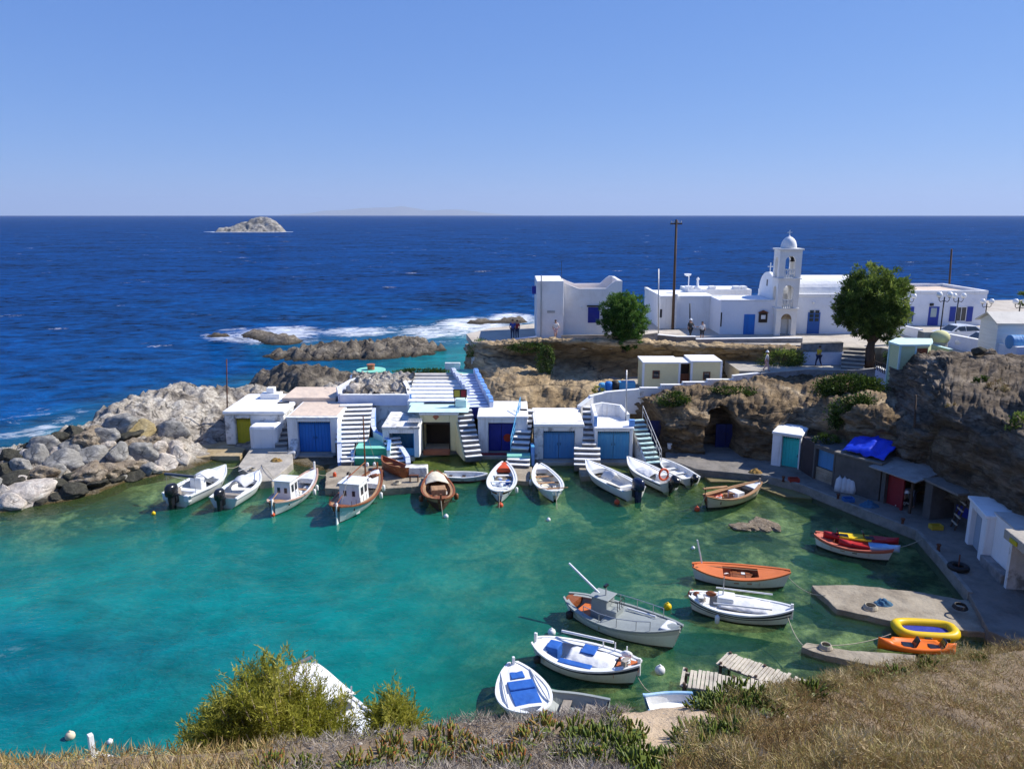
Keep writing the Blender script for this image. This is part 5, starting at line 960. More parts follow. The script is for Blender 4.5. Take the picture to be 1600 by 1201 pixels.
# bell tower
Yt = 68.9; cxm = px_x(1227, Yt); t = thing('bell_tower', 'white arcaded bell tower with small dome and cross beside the chapel', 'bell tower', (cxm, Yt, PZ))
TOW = M('tower_whitewash', (.80, .79, .76), .88, (.68, .66, .62), .6, .7, .2, 5); dp = 1.6
lv = [(PZ - .3, px_z(483, Yt), .94), (px_z(482, Yt), px_z(436, Yt), .96), (px_z(435, Yt), px_z(391, Yt), .98)]
for k, (za, zb, hw) in enumerate(lv):
    ow = .48 if k < 2 else .46; spring = za + (zb - za) * (.60 if k else .66); mb = MB(); top = spring + ow * 1.05
    for Y0 in (Yt, Yt + dp - .28):
        if k == 0 and Y0 > Yt: mb.box(cxm - hw + .28, cxm + hw - .28, Y0, Y0 + .28, za, zb); continue
        mb.box(cxm - hw, cxm - ow, Y0, Y0 + .28, za, spring); mb.box(cxm + ow, cxm + hw, Y0, Y0 + .28, za, spring); arch(cxm - ow, cxm + ow, spring, top, Y0, Y0 + .28, mb, zb, cxm - hw, cxm + hw)
    for s in (-1, 1):   # side walls with arched openings
        xa = cxm + s * hw; xb = xa - s * .27; y0, y1 = Yt + .281, Yt + dp - .281; ya, yb = Yt + .42, Yt + dp - .42
        mb.extr([(xa, y0, za), (xa, ya, za), (xa, ya, spring), (xa, y0, spring)], (xb - xa, 0, 0)); mb.extr([(xa, yb, za), (xa, y1, za), (xa, y1, spring), (xa, yb, spring)], (xb - xa, 0, 0))
        c2 = (ya + yb) / 2; r2 = (yb - ya) / 2; poly = [(y0, spring), (ya, spring)] + [(c2 - r2 * math.cos(math.pi * j / 12), spring + r2 * math.sin(math.pi * j / 12)) for j in range(1, 12)] + [(yb, spring), (y1, spring), (y1, zb), (y0, zb)]
        mb.extr([(xa, y, z) for y, z in poly], (xb - xa, 0, 0))
    mb.build('arcade', TOW, t)
    MB().box(cxm - hw - .12, cxm + hw + .12, Yt - .12, Yt + dp + .12, zb + .002, zb + (.09 if k < 2 else .14)).build('cornice', TOW, t, bevel=.02)
    if k:
        mb = MB(); mb.box(cxm - ow, cxm + ow, Yt + .06, Yt + .2, za + .72, za + .82); mb.build('rail', TOW, t)
        for j in range(5): MB().lathe((cxm - ow + .12 + j * (2 * ow - .24) / 4, Yt + .13, za + .02), [(.05, 0), (.085, .2), (.04, .42), (.06, .7)], 8).build('baluster', TOW, t, smooth=True)
za, zb, hw = lv[0]; mb = MB(); o = MB().box(cxm - .5, cxm + .5, Yt + dp - .32, Yt + dp - .29, za, za + 2.1).build('blind_door', CREAM if False else TOW, t)
MB().extr([(cxm + .5 * math.cos(math.pi * k / 12), Yt + .15, lv[0][0] + (lv[0][1] - lv[0][0]) * .66 + .5 * math.sin(math.pi * k / 12)) for k in range(13)], (0, .08, 0)).build('fanlight', M('icon_mosaic', (.18, .12, .07), .6, (.4, .33, .2), .9, 4), t)
zb = lv[2][1] + .14; MB().lathe((cxm, Yt + dp / 2, zb), [(.66, 0), (.69, .1), (.67, .3), (.59, .58), (.44, .82), (.24, .97), (.08, 1.04), (.05, 1.15)], 28).build('dome', WHITEC, t, smooth=True)
mb = MB(); mb.box(cxm - .03, cxm + .03, Yt + dp / 2 - .03, Yt + dp / 2 + .03, zb + 1.1, zb + 1.6); mb.box(cxm - .2, cxm + .2, Yt + dp / 2 - .025, Yt + dp / 2 + .025, zb + 1.36, zb + 1.42); mb.build('cross', WHITEC, t)
zc = lv[2][0] + (lv[2][1] - lv[2][0]) * .58; MB().lathe((cxm + .5, Yt + dp / 2 + .2, zc), [(.02, .42), (.12, .38), (.15, .15), (.24, 0)], 14).build('bell', IRON, t, smooth=True)
# right house with blue shutters
Yr = 75.6; t = thing('white_house', 'long white house with blue shutters and blue door right of the big tree', 'house', (px_x(1470, Yr), Yr, PZ)); a, b = px_x(1392, Yr), px_x(1535, Yr); zt = px_z(459, Yr)
MB().box(a, b, Yr, Yr + 8, PZ - .3, zt).build('wall', SHADEWH, t, bevel=.04); mb = MB(); mb.box(a - .05, b + .05, Yr - .05, Yr + .3, zt + .002, zt + .32); mb.box(b - .3, b + .05, Yr + .301, Yr + 8, zt + .002, zt + .32); mb.box(a, b - .301, Yr + 7.7, Yr + 8, zt + .002, zt + .32); mb.build('parapet', WHITEC, t, bevel=.03); MB().box(a, b - .31, Yr + .31, Yr + 7.69, zt + .003, zt + .02).build('roof', ROOFT, t)
SH = M('shutter_blue', (.03, .06, .33), .5); window(t, px_x(1489, Yr), px_x(1506, Yr), px_z(502, Yr), px_z(479, Yr), Yr, WHITEC, GLASS, SH); window(t, px_x(1402, Yr), px_x(1416, Yr), px_z(502, Yr), px_z(479, Yr), Yr, WHITEC, GLASS, SH)
d_ = MB().box(px_x(1447, Yr), px_x(1463, Yr), Yr - .06, Yr, PZ, px_z(479, Yr)).build('door', SH, t, bevel=.01); MB().box(px_x(1450, Yr), px_x(1459, Yr), Yr - .075, Yr - .061, px_z(495, Yr), px_z(481, Yr)).build('pane', M('curtain_glass', (.4, .48, .48), .2), d_)
q = V(1455, 476, Yr); MB().box(q.x - .15, q.x + .15, Yr - .2, Yr, q.z - .1, q.z + .15).build('door_lamp', IRON, t)
wallpath('white_wall', [V(1531, 487, 79), V(1556, 487, 79)], .3, [WHITEC, WHITEC], None, base=6.0, label='short white wall joined to the right end of the long house', cat='wall')
wallpath('white_wall', [V(1401, 506, 71.5), V(1440, 514, 67.0)], .3, [WHITEC, WHITEC], None, base=6.0, label='sloping white wall by the lamp post in front of the long house', cat='wall')
wallpath('boundary_wall', [V(1482, 521, 63.6), V(1594, 542, 54.4), V(1640, 540, 53.4)], .35, [LILAC, WHITEC], None, base=6.0, label='pale boundary wall between the cars and the rock at the right', cat='wall')
# white pillar by the tree, small things
q = V(1398, 520, 64); tag(MB().lathe((q.x, 64, PZ), [(.34, 0), (.32, .15), (.28, .3), (.27, 2.1), (.4, 2.2), (.4, 2.35)], 16).build('white_pillar', WHITEC), 'white round pillar right of the big tree trunk', 'pillar')
# kiosk
Yk = 53.6; t = thing('green_kiosk', 'small pale green octagonal kiosk with brown door and flat mint roof', 'kiosk', (V(1420, 595, Yk).x, Yk, 5.0))
K = lambda px, Y: V(px, 570, Y).x
pl = [(K(1404, Yk), Yk), (K(1428, Yk), Yk), (K(1447, Yk + .2), Yk + .15), (K(1454, Yk + 1), Yk + 1.2), (K(1452, Yk + 2.4), Yk + 2.6), (K(1400, Yk + 2.6), Yk + 2.8), (K(1386, Yk + 1.4), Yk + 1.3)]
zt = px_z(541, Yk); MB().prism(pl, 4.8, zt).build('wall', PALEGREEN, t); cc = Vector((sum(p[0] for p in pl) / 7, sum(p[1] for p in pl) / 7))
MB().prism([tuple(cc + (Vector(p) - cc) * 1.07) for p in pl], zt + .002, zt + .14).build('roof', MINTW, t); mb = MB()
for p in (pl[0], pl[1], pl[6]): mb.cbox((p[0], p[1], (zt + 4.9) / 2), (.12, .12, zt - 4.9))
mb.build('corner_trim', MINTW, t); MB().hexa([(pl[1][0] + .06, Yk - .03, 5.0), (pl[2][0] - .06, Yk + .11, 5.0), (pl[2][0] - .06, Yk + .2, 5.0), (pl[1][0] + .06, Yk + .08, 5.0), (pl[1][0] + .06, Yk - .03, zt - .15), (pl[2][0] - .06, Yk + .11, zt - .15), (pl[2][0] - .06, Yk + .2, zt - .15), (pl[1][0] + .06, Yk + .08, zt - .15)]).build('door', BROWN, t)
t = thing('balcony_rail', 'low railing of brown and mint bars around the kiosk', 'railing', V(1395, 590, 54.5)); P = [V(1366, 563, 57.0), V(1409, 583, 53.3), V(1440, 585, 52.9)]; mb = MB()
for k in range(2):
    a, b = P[k], P[k + 1]; mb.tube([a, b], .035, 6); mb.tube([a - Vector((0, 0, .2)), b - Vector((0, 0, .2))], .025, 6)
mb.build('handrail', DARKW, t)
for k in range(2):
    a, b = P[k], P[k + 1]; n = 16 if k == 0 else 9
    for j in range(n):
        p = a.lerp(b, (j + .5) / n); MB().cbox((p.x, p.y, p.z - .32), (.05, .05, .62)).build('baluster', DARKW if k == 0 else MINT, t)
# terraces beside the kiosk, yellow dome
wallpath('mint_wall', [V(1436, 528, 59.5), V(1470, 541, 56.5), V(1486, 545, 55.5)], .3, [PALEGREEN, MINTW], None, base=5.0, label='low mint capped wall joining kiosk and yellow dome', cat='wall')
q = V(1469, 527, 57.5); t = thing('yellow_dome', 'pale yellow round oven dome on a low base beside the kiosk', 'dome', (q.x, q.y, 5.5)); MB().ball((q.x, q.y, q.z), (.68, .68, .55), 24, 14).build('dome', M('pale_yellow_plaster', (.62, .60, .30), .8, (.52, .5, .26), .6, 1, .1), t, smooth=True); MB().box(q.x - 1.1, q.x - .1, q.y + .3, q.y + 1.2, 5.5, q.z + .35).build('base', CONC, t, bevel=.03); MB().lathe((q.x, q.y, 5.5), [(.6, 0), (.55, q.z - 5.7)], 20).build('plinth', CONC, t)
q = V(1579, 527, 56.5); t = thing('garden_shed', 'small white garden shed with gabled roof at the right edge', 'shed', (q.x, 56.5, PZ)); a = V(1552, 530, 56.5).x; zt = px_z(504, 56.5); zr = px_z(490, 57.5)
MB().box(a + .3, a + 3.4, 56.6, 58.8, PZ, zt).build('wall', M('white_boards', (.72, .74, .74), .7, (.6, .63, .64), .6, 1, .2, 8, stretch=(.5, .5, 6)), t)
MB().extr([(a + .28, 56.6, zt), (a + .28, 58.8, zt), (a + .28, 57.7, zr)], (3.1, 0, 0)).build('gable', M('white_boards2', (.7, .7, .68), .7), t)
mb = MB(); 
for s in (-1, 1): mb.extr([(a, 57.7 + s * 1.35, zt - .12), (a, 57.7, zr + .06), (a, 57.7, zr + .14), (a, 57.7 + s * 1.4, zt - .04)], (3.6, 0, 0))
mb.build('roof', M('pale_roof_felt', (.66, .62, .54), .85), t)
q = V(1592, 532, 55.4); tag(MB().tube([(q.x - .75, 55.4, q.z - .1), (q.x - .7, 55.4, q.z - .1), (q.x + 1.0, 55.4, q.z - .1)], [.3, .52, .52], 24).build('water_tank', BLUE2, smooth=False, bevel=.05), 'bright blue ribbed tank in front of the garden shed', 'tank')
for px, py, r, mat, lab in [(1530, 549, .34, 'w', 'dark round boulder on top of the right-hand rock'), (1545, 551, .3, 't', 'tan round boulder on top of the right-hand rock')]:
    p = V(px, py, 49.6); o = bpy.data.objects.new('boulder', BM[mat][1]); COL.objects.link(o); o.location = p; o.scale = (r * 1.5, r * 1.2, r); tag(o, lab, 'boulder')
# lamp posts
def lamp(px, pyb, pyt, Y, lab):
    b = V(px, pyb, Y); top = V(px, pyt, Y).z; b.z = PZ; t = thing('street_lamp', lab, 'street lamp', b, 0, 'twin globe street lamps'); mb = MB(); mb.lathe((b.x, Y, PZ), [(.13, 0), (.11, .3), (.055, .5), (.05, top - PZ - .45)], 10); mb.build('post', IRON, t, smooth=True)
    for s in (-1, 1):
        MB().tube([(b.x, Y, top - .75), (b.x + s * .28, Y, top - .85), (b.x + s * .42, Y, top - .7), (b.x + s * .42, Y, top - .5)], .03, 6).build('arm', IRON, t); g = MB().ball((b.x + s * .42, Y, top - .28), .24, 16, 10).build('globe', GLOBE, t, smooth=True); MB().lathe((b.x + s * .42, Y, top - .53), [(.09, 0), (.12, .06)], 10).build('cap', IRON, g)
lamp(1416, 508, 458, 71, 'twin globe lamp post partly hidden by the big tree'); lamp(1469, 520, 455, 62, 'tallest twin globe lamp post beside the yellow dome'); lamp(1493, 505, 457, 69, 'twin globe lamp post before the shuttered window of the long house'); lamp(1538, 505, 466, 72, 'twin globe lamp post at the right end of the long house'); lamp(1590, 505, 466, 66, 'twin globe lamp post near the right edge of the picture')
# poles
def pole(px, pyb, pyt, Y, r, mat, lab, zb=None, arm=False, name='utility_pole'):
    b, tp = V(px[0], pyb, Y), V(px[1], pyt, Y); t = thing(name, lab, 'pole', (b.x, Y, b.z)); MB().tube([(b.x, Y, b.z if zb is None else zb), (tp.x, Y, tp.z)], [r, r * .75], 10).build('mast', mat, t, smooth=True)
    if arm:
        MB().box(tp.x - .55, tp.x + .55, Y - .06, Y + .06, tp.z - .45, tp.z - .33).build('crossarm', mat, t)
        for s in (-.45, -.2, .2, .45): MB().lathe((tp.x + s, Y, tp.z - .33), [(.05, 0), (.06, .1), (.03, .2)], 8).build('insulator', STEEL, t)
pole((1053, 1057), 470, 343, 72.8, .14, POLEW, 'tall dark wooden utility pole left of the chapel', zb=PZ, arm=True); pole((1484, 1487), 460, 389, 84, .12, POLEW, 'wooden utility pole behind the long house', zb=PZ, arm=False)
pole((1029, 1029), 522, 420, 67.5, .06, STEEL, 'thin grey mast at the left corner of the chapel', zb=PZ); pole((978, 979), 665, 578, 53.2, .06, STEEL, 'thin weathered mast above the light azure garage', name='mast_pole'); pole((355, 354), 640, 561, 57.0, .05, RUST, 'thin rusty pole standing on the yellow-door house', name='mast_pole'); pole((1427, 1431), 712, 617, 42.6, .07, POLEW, 'thin wooden pole rising beside the sheds before the right cliff', name='mast_pole'); pole((1078, 1078), 512, 474, 70.5, .07, IRON, 'short black lamp pole behind the strolling couple', name='lamp_pole')
q = V(1075, 430, 80); t = thing('satellite_dish', 'white satellite dish on a short mast above the chapel roof', 'antenna', (q.x, 80, q.z)); MB().tube([(q.x + .1, 80, q.z - 1.6), (q.x + .1, 80, q.z)], .05, 6).build('mast', WHITEC, t); MB().lathe((q.x - .05, 79.9, q.z - .1), [(.05, 0), (.3, .1), (.38, .25)], 16).build('dish', WHITEC, t)
# cars
def car(px, py, Y, rz, lab):
    p = V(px, py, Y); t = thing('parked_car', lab, 'car', (p.x, Y, PZ), rz, 'white cars parked behind the boundary wall'); WORLD[0] = False
    CARW = M('white_car_paint', (.72, .74, .76), .25, (.7, .72, .74), .3, 1, coat=.6)
    prof = [(-2.1, .35), (-2.15, .62), (-2.0, .82), (-1.2, .93), (-.55, 1.38), (.25, 1.46), (1.1, 1.38), (1.75, .98), (2.1, .92), (2.15, .6), (2.1, .35)]
    mb = MB(); ring = []
    for y, k in ((-.84, .92), (-.8, 1.0), (-.55, 1.0), (.55, 1.0), (.8, 1.0), (.84, .92)):
        yy = [(y if z < .95 else (y * (1 - (z - .95) * .5))) for x, z in prof]; ring.append([(x, q, (z if abs(y) < .83 else z * .97 + .01)) for (x, z), q in zip(prof, yy)])
    n = len(prof); vs = [v for r in ring for v in r]; fs = [(i * n + j, i * n + (j + 1) % n, (i + 1) * n + (j + 1) % n, (i + 1) * n + j) for i in range(5) for j in range(n)] + [tuple(range(n)), tuple(range(6 * n - 1, 5 * n - 1, -1))]
    mb.add(vs, fs); o = mb.build('body', CARW, t, smooth=False, bevel=.05)
    for s in (-1, 1):
        f = lambda z: s * (.845 * (1 - (z - .95) * .5) + .012)
        MB().add([(-1.05, f(.98), .98), (.05, f(.98), .98), (.05, f(1.36), 1.36), (-.5, f(1.34), 1.34)], [(0, 1, 2, 3)]).build('side_window', GLASS, t); MB().add([(.12, f(.98), .98), (1.45, f(1.0), 1.0), (1.0, f(1.33), 1.33), (.12, f(1.36), 1.36)], [(0, 1, 2, 3)]).build('side_window', GLASS, t)
        for x in (-1.3, 1.3):
            w_ = MB().tube([(x, s * .68, .33), (x, s * .87, .33)], .33, 20).build('wheel', RUBBER, t); MB().tube([(x, s * .872, .33), (x, s * .885, .33)], .2, 14).build('rim', STEEL, w_)
        MB().box(-2.14, -1.95, s * .55 - .2, s * .55 + .2, .62, .76).build('headlight', GLOBE, t, bevel=.03); MB().box(-.85, -.7, s * .95 - .1, s * .95 + .1, .95, 1.08).build('mirror', CARW, t, bevel=.02)
    MB().add([(-1.17, -.68, .965), (-1.17, .68, .965), (-.58, .58, 1.385), (-.58, -.58, 1.385)], [(0, 3, 2, 1)]).build('windscreen', GLASS, t); WORLD[0] = True
car(1497, 524, 66, .12, 'white car with dark windows parked nearer the long house'); car(1542, 530, 61.5, .12, 'white car half hidden by the garden shed')
# ================================================================== BOATS
HWHITE = M('white_boat_paint', (.78, .79, .78), .38, (.62, .62, .60), .5, 1.2, coat=.2, lo=.5, hi=.75, streak=.28)
HGREY = M('grey_boat_paint', (.30, .33, .32), .5, (.25, .27, .26), .5, 1.2)
DECKW = M('white_deck_paint', (.74, .74, .72), .6, (.55, .54, .50), .6, 2.5, .1, 10, lo=.48, hi=.7)
ANTIF = M('dark_antifouling', (.05, .03, .03), .7, (.03, .05, .03), .6, 2); ANTIR = M('red_antifouling', (.20, .04, .03), .7, (.10, .03, .02), .6, 2)
WOODR = M('varnished_red_wood', (.26, .085, .03), .45, (.16, .05, .02), .7, 2, .15, 12, stretch=(.5, 4, 4)); WOODT = M('tan_boat_wood', (.42, .25, .13), .55, (.28, .15, .07), .7, 2, .15, 12, stretch=(.5, 4, 4))
ORANGE = M('orange_boat_paint', (.62, .17, .05), .5, (.5, .13, .04), .6, 2); SALMON = M('salmon_boat_paint', (.56, .16, .10), .5, (.42, .1, .07), .6, 2)
NAVYS = M('navy_stripe_paint', (.012, .016, .05), .45); BLUEC = M('blue_canvas', (.02, .11, .42), .8, (.015, .08, .3), .6, 2, .3, 6); WCANV = M('white_canvas', (.74, .74, .73), .85, (.6, .6, .6), .6, 2, .4, 5)
BLACKP = M('black_cowling', (.012, .013, .016), .25, coat=.4); NAVYP = M('navy_cowling', (.012, .02, .06), .25, coat=.4); REDR = M('orange_red_plastic', (.62, .09, .03), .5); YEL = M('yellow_inflatable', (.78, .52, .01), .4, (.7, .45, .01), .4, 2); ORK = M('orange_kayak_plastic', (.85, .17, .01), .4, (.7, .12, .01), .4, 1.5)
GUNW = M('grey_old_wood', (.34, .30, .25), .8, (.22, .19, .16), .7, 2.5, .3, 12)
class Boat:
    def __init__(s, name, label, bow, stern, B, H, kind='caique', z=0.0, bowr=.55, sternr=.3, hull=HWHITE, bottom=ANTIF, inside=DECKW, stripe=None, gun=DECKW, floor=.14, cat='boat', extra=0.35, stripe2=None, rake=.16, group=None):
        a, b = G(*stern, z), G(*bow, z); d = b - a; L = d.length + extra; c = (a + b) / 2; s.L, s.B, s.H, s.kind, s.bowr, s.sternr, s.rake = L, B, H, kind, bowr, sternr, rake
        s.t = thing(name, label, cat, (c.x, c.y, z), math.atan2(d.y, d.x), group); s.floor = floor; WORLD[0] = False; s.make(hull, bottom, inside, stripe, gun, stripe2)
    def w(s, t):
        B = s.B / 2
        if s.kind == 'caique': return B * max(0.0, math.sin(math.pi * min(max(t, .012), .988) ** .92)) ** .52 * (1 - .12 * max(0, (t - .5) * 2))
        if s.kind == 'dinghy': return B * (.72 + .28 * math.sin(math.pi * min(1, t * .95 + .12)))
        k = B * (.86 + .14 * min(1, t / .35)); u = max(0.0, (t - .42) / .58); return k * max(.015, 1 - u ** 2.3)
    def sheer(s, t): return s.H * (1 + s.bowr * max(0, (t - .42) / .58) ** 2 + s.sternr * max(0, (.42 - t) / .42) ** 2)
    def x(s, t, z=None):
        X = -s.L / 2 + s.L * t
        if z is not None: X -= s.rake * s.L * .5 * max(0, (t - .7) / .3) ** 2 * (1 - (z + .3) / (s.sheer(1) + .3)); 
        if z is not None and s.kind == 'caique': X += s.rake * s.L * .35 * max(0, (.25 - t) / .25) ** 2 * (1 - (z + .3) / (s.sheer(0) + .3))
        return X
    def make(s, hull, bottom, inside, stripe, gun, stripe2):
        n = 23; S = [0, .16, .32, .46, .6, .74, .86, .93, 1.0]; dr = .28; KS = [None] * 9; mats = [hull, bottom, stripe or hull, stripe2 or stripe or hull]; vs = []; fs = []; ms = []
        for sd in (1, -1):
            b0 = len(vs)
            for i in range(n):
                t = i / (n - 1); w = s.w(t); sh = s.sheer(t); e = .42 + .45 * abs(2 * t - 1) ** 2.5 if s.kind == 'caique' else (.34 + .5 * max(0, (t - .5) * 2) ** 2)
                q0 = (dr + .07) / (sh + dr); S = [0, q0 * .5, q0, q0 + (1 - q0) * .2, q0 + (1 - q0) * .36, q0 + (1 - q0) * .47, q0 + (1 - q0) * .58, q0 + (1 - q0) * .7, 1.0]
                for q in S:
                    z = -dr + (sh + dr) * q; vs.append((s.x(t, z), sd * max(.012, w * (q ** e if q else .02)), z))
            m = len(S)
            for i in range(n - 1):
                for j in range(m - 1):
                    f = (b0 + i * m + j, b0 + (i + 1) * m + j, b0 + (i + 1) * m + j + 1, b0 + i * m + j + 1); fs.append(f if sd < 0 else f[::-1])
                    ms.append(1 if j < 2 else (2 if j == m - 2 else (3 if j == m - 4 and stripe2 else 0)))
        for i in ([0, n - 1] if s.kind != 'caique' else []):
            f = [i * len(S) + j for j in range(len(S))] + [n * len(S) + i * len(S) + j for j in range(len(S) - 1, -1, -1)]; fs.append(f if i else f[::-1]); ms.append(0)
        mb = MB(); mb.v = vs; mb.f = [list(f) for f in fs]; mb.m = ms; mb.build('hull', mats, s.t, smooth=True)
        # lining: inner sides and sole
        vs = []; fs = []; n = 19
        for i in range(n):
            t = .04 + .92 * i / (n - 1); w = max(.02, s.w(t) - .06); sh = s.sheer(t) - .02; fl = min(s.floor + .25 * max(0, (t - .8) / .2), sh - .05); q_ = (fl + .28) / (s.sheer(t) + .28); eh = .42 + .45 * abs(2 * t - 1) ** 2.5 if s.kind == 'caique' else (.34 + .5 * max(0, (t - .5) * 2) ** 2); e = max(.02, s.w(t) * q_ ** eh - .05) / max(.02, w); e = min(e, .92); x = s.x(t, sh); xf = s.x(t, fl)
            vs += [(x, w, sh), (xf, w * e, fl), (xf, 0, fl - .01), (xf, -w * e, fl), (x, -w, sh)]
        fs = [(i * 5 + j, i * 5 + j + 1, (i + 1) * 5 + j + 1, (i + 1) * 5 + j) for i in range(n - 1) for j in range(4)] + [(0, 4, 3, 2, 1), tuple((n - 1) * 5 + j for j in range(5))]
        MB().add(vs, fs).build('lining', inside, s.t)
        g = MB(); 
        for sd in (1, -1): s.strip(g, sd, 0, 1, .045, -.07, .035)
        g.build('gunwale', gun, s.t)
    def strip(s, g, sd, t0, t1, o, i_, hh, dz=0.0, n=20):
        P = []
        for k in range(n + 1):
            t = t0 + (t1 - t0) * k / n; w = s.w(t); z = s.sheer(t) + dz; x = s.x(t, z); P += [(x, sd * (w + o), z - hh), (x, sd * max(0, w + i_), z - hh), (x, sd * max(0, w + i_), z + hh), (x, sd * (w + o), z + hh)]
        fs = [(k * 4 + j, k * 4 + (j + 1) % 4, k * 4 + 4 + (j + 1) % 4, k * 4 + 4 + j) for k in range(n) for j in range(4)] + [(0, 1, 2, 3), (n * 4 + 3, n * 4 + 2, n * 4 + 1, n * 4)]
        g.add(P, [f if sd > 0 else f[::-1] for f in fs])
    def deck(s, t0, t1, mat, name='deck', dz=-.03, camber=.04, inset=.05, n=10):
        vs = []
        for k in range(n + 1):
            t = t0 + (t1 - t0) * k / n; w = max(.01, s.w(t) - inset); z = s.sheer(t) + dz; x = s.x(t, z)
            for y in (-1, -.5, 0, .5, 1): vs.append((x, y * w, z + camber * (1 - y * y)))
        fs = [(k * 5 + j, k * 5 + 5 + j, k * 5 + 6 + j, k * 5 + 1 + j) for k in range(n) for j in range(4)]
        b = len(vs); vs += [(vs[k][0], vs[k][1], max(s.floor + .01, vs[k][2] - .3)) for k in list(range(5)) + list(range(n * 5, n * 5 + 5))]
        fs += [(j, j + 1, b + j + 1, b + j) for j in range(4)] + [(n * 5 + j + 1, n * 5 + j, b + 5 + j, b + 6 + j) for j in range(4)]
        return MB().add(vs, fs).build(name, mat, s.t)
    def sides(s, t0, t1, w, mat):
        for sd in (1, -1):
            g = MB(); s.strip(g, sd, t0, t1, -.05, -w, .02, -.02, 14); g.build('side_deck', mat, s.t)
    def thwart(s, t, mat, w=.22, z=None):
        z = s.sheer(t) - .18 if z is None else z; x = s.x(t); h = max(.1, s.w(t) - .06); MB().box(x - w / 2, x + w / 2, -h, h, z - .035, z).build('thwart', mat, s.t)
    def post(s, t, h, mat, r=.06, name='stem_post'):
        z = s.sheer(t); x = s.x(t, z); MB().box(x - r, x + r, -r * .8, r * .8, z - .5, z + h).build(name, mat, s.t, bevel=.015)
    def box(s, t, w, l, z0, z1, mat, name, y=0.0, bevel=.02, parent=None):
        x = s.x(t); return MB().box(x - l / 2, x + l / 2, y - w / 2, y + w / 2, z0, z1).build(name, mat, parent or s.t, bevel=bevel)
    def rudder(s, mat, tiller=None, red=False):
        z = s.sheer(0); x = s.x(0, .1); MB().hexa([(x - .3, -.03, -.35), (x + .1, -.03, -.35), (x + .1, .03, -.35), (x - .3, .03, -.35), (x - .18, -.03, z + .15), (x - .02, -.03, z + .15), (x - .02, .03, z + .15), (x - .18, .03, z + .15)]).build('rudder', mat, s.t)
        if tiller: MB().tube([(x - .1, 0, z + .12), (x + .9, .1, z + .25)], .03, 6).build('tiller', tiller, s.t)
    def outboard(s, mat, y=0.0, k=1.0, tilt=.0):
        o = s.t; x = s.x(0) - .12; z = s.sheer(0); Mx = Matrix.Translation((x, y, z)) @ Matrix.Rotation(tilt, 4, 'Y') @ Matrix.Scale(k, 4)
        def P(L_): return [tuple(Mx @ Vector(q)) for q in L_]
        e = bpy.data.objects.new('outboard_motor', None)
        m1 = MB(); prof = [(.17, .05), (.24, .1), (.27, .28), (.25, .48), (.17, .58), (.05, .6)]; n = 14; b = []
        for r, zz in prof: b += [(-.18 + r * 1.35 * math.cos(2 * math.pi * j / n), r * .85 * math.sin(2 * math.pi * j / n), zz) for j in range(n)]
        fs = [(i * n + j, i * n + (j + 1) % n, (i + 1) * n + (j + 1) % n, (i + 1) * n + j) for i in range(len(prof) - 1) for j in range(n)] + [tuple(range(n - 1, -1, -1)), tuple(range((len(prof) - 1) * n, len(prof) * n))]
        mo = m1.add(P(b), fs).build('outboard_motor', mat, s.t, smooth=True)
        MB().hexa(P([(-.3, -.07, -.75), (-.08, -.07, -.75), (-.08, .07, -.75), (-.3, .07, -.75), (-.34, -.1, .08), (0, -.1, .08), (0, .1, .08), (-.34, .1, .08)])).build('shaft_leg', mat, mo); MB().hexa(P([(-.08, -.13, -.3), (.16, -.13, -.3), (.16, .13, -.3), (-.08, .13, -.3), (-.08, -.13, .05), (.16, -.13, .05), (.16, .13, .05), (-.08, .13, .05)])).build('bracket', BLACKP, mo)
        m2 = MB()
        for j in range(3):
            a = j * 2.09; m2.hexa(P([(-.36, .04 * math.cos(a), -.7 + .04 * math.sin(a)), (-.34, .04 * math.cos(a + .8), -.7 + .04 * math.sin(a + .8)), (-.38, .16 * math.cos(a + .5), -.7 + .16 * math.sin(a + .5)), (-.40, .16 * math.cos(a), -.7 + .16 * math.sin(a))] + [(-.37, .04 * math.cos(a), -.7 + .04 * math.sin(a)), (-.35, .04 * math.cos(a + .8), -.7 + .04 * math.sin(a + .8)), (-.39, .16 * math.cos(a + .5), -.7 + .16 * math.sin(a + .5)), (-.41, .16 * math.cos(a), -.7 + .16 * math.sin(a))]))
        m2.build('propeller', BLACKP, mo)
    def fender(s, t, sd, mat=HWHITE, r=.1, l=.4):
        z = s.sheer(t) - .12; x = s.x(t); y = sd * (s.w(t) + .1); MB().tube([(x, y, z - l), (x, y, z - l + .05), (x, y, z - .06), (x, y, z)], [r * .5, r, r, r * .4], 10).build('fender', mat, s.t, smooth=True)
    def cabin(s, t, l, w, z0, z1, mat, roof=None, win=True, taper=.9, over=.08):
        x = s.x(t); a, b = x - l / 2, x + l / 2; k = taper; c = MB().hexa([(a, -w / 2, z0), (b, -w / 2, z0), (b, w / 2, z0), (a, w / 2, z0), (a + .02, -w / 2 * k, z1), (b - .08, -w / 2 * k, z1), (b - .08, w / 2 * k, z1), (a + .02, w / 2 * k, z1)]).build('cabin', mat, s.t, bevel=.03)
        MB().box(a - over, b + over * .3, -w / 2 * k - over, w / 2 * k + over, z1 + .002, z1 + .05).build('cabin_roof', roof or mat, c, bevel=.02)
        if win:
            zc = z0 + (z1 - z0) * .68; h = (z1 - z0) * .15; yw = w / 2 * (1 - (1 - k) * .66)
            for sd in (1, -1):
                for xx in (a + l * .3, a + l * .7): MB().box(xx - l * .13, xx + l * .13, sd * yw - .02 * sd - .01, sd * yw + .012 * sd + .002, zc - h, zc + h).build('window', GLASS, c)
            for yy in (-w * .2, w * .2): MB().box(b - .075, b - .03, yy - w * .12, yy + w * .12, zc - h, zc + h).build('window', GLASS, c); MB().box(a - .008, a + .02, yy - .09, yy + .09, zc - h, zc + h * .4).build('window', GLASS, c)
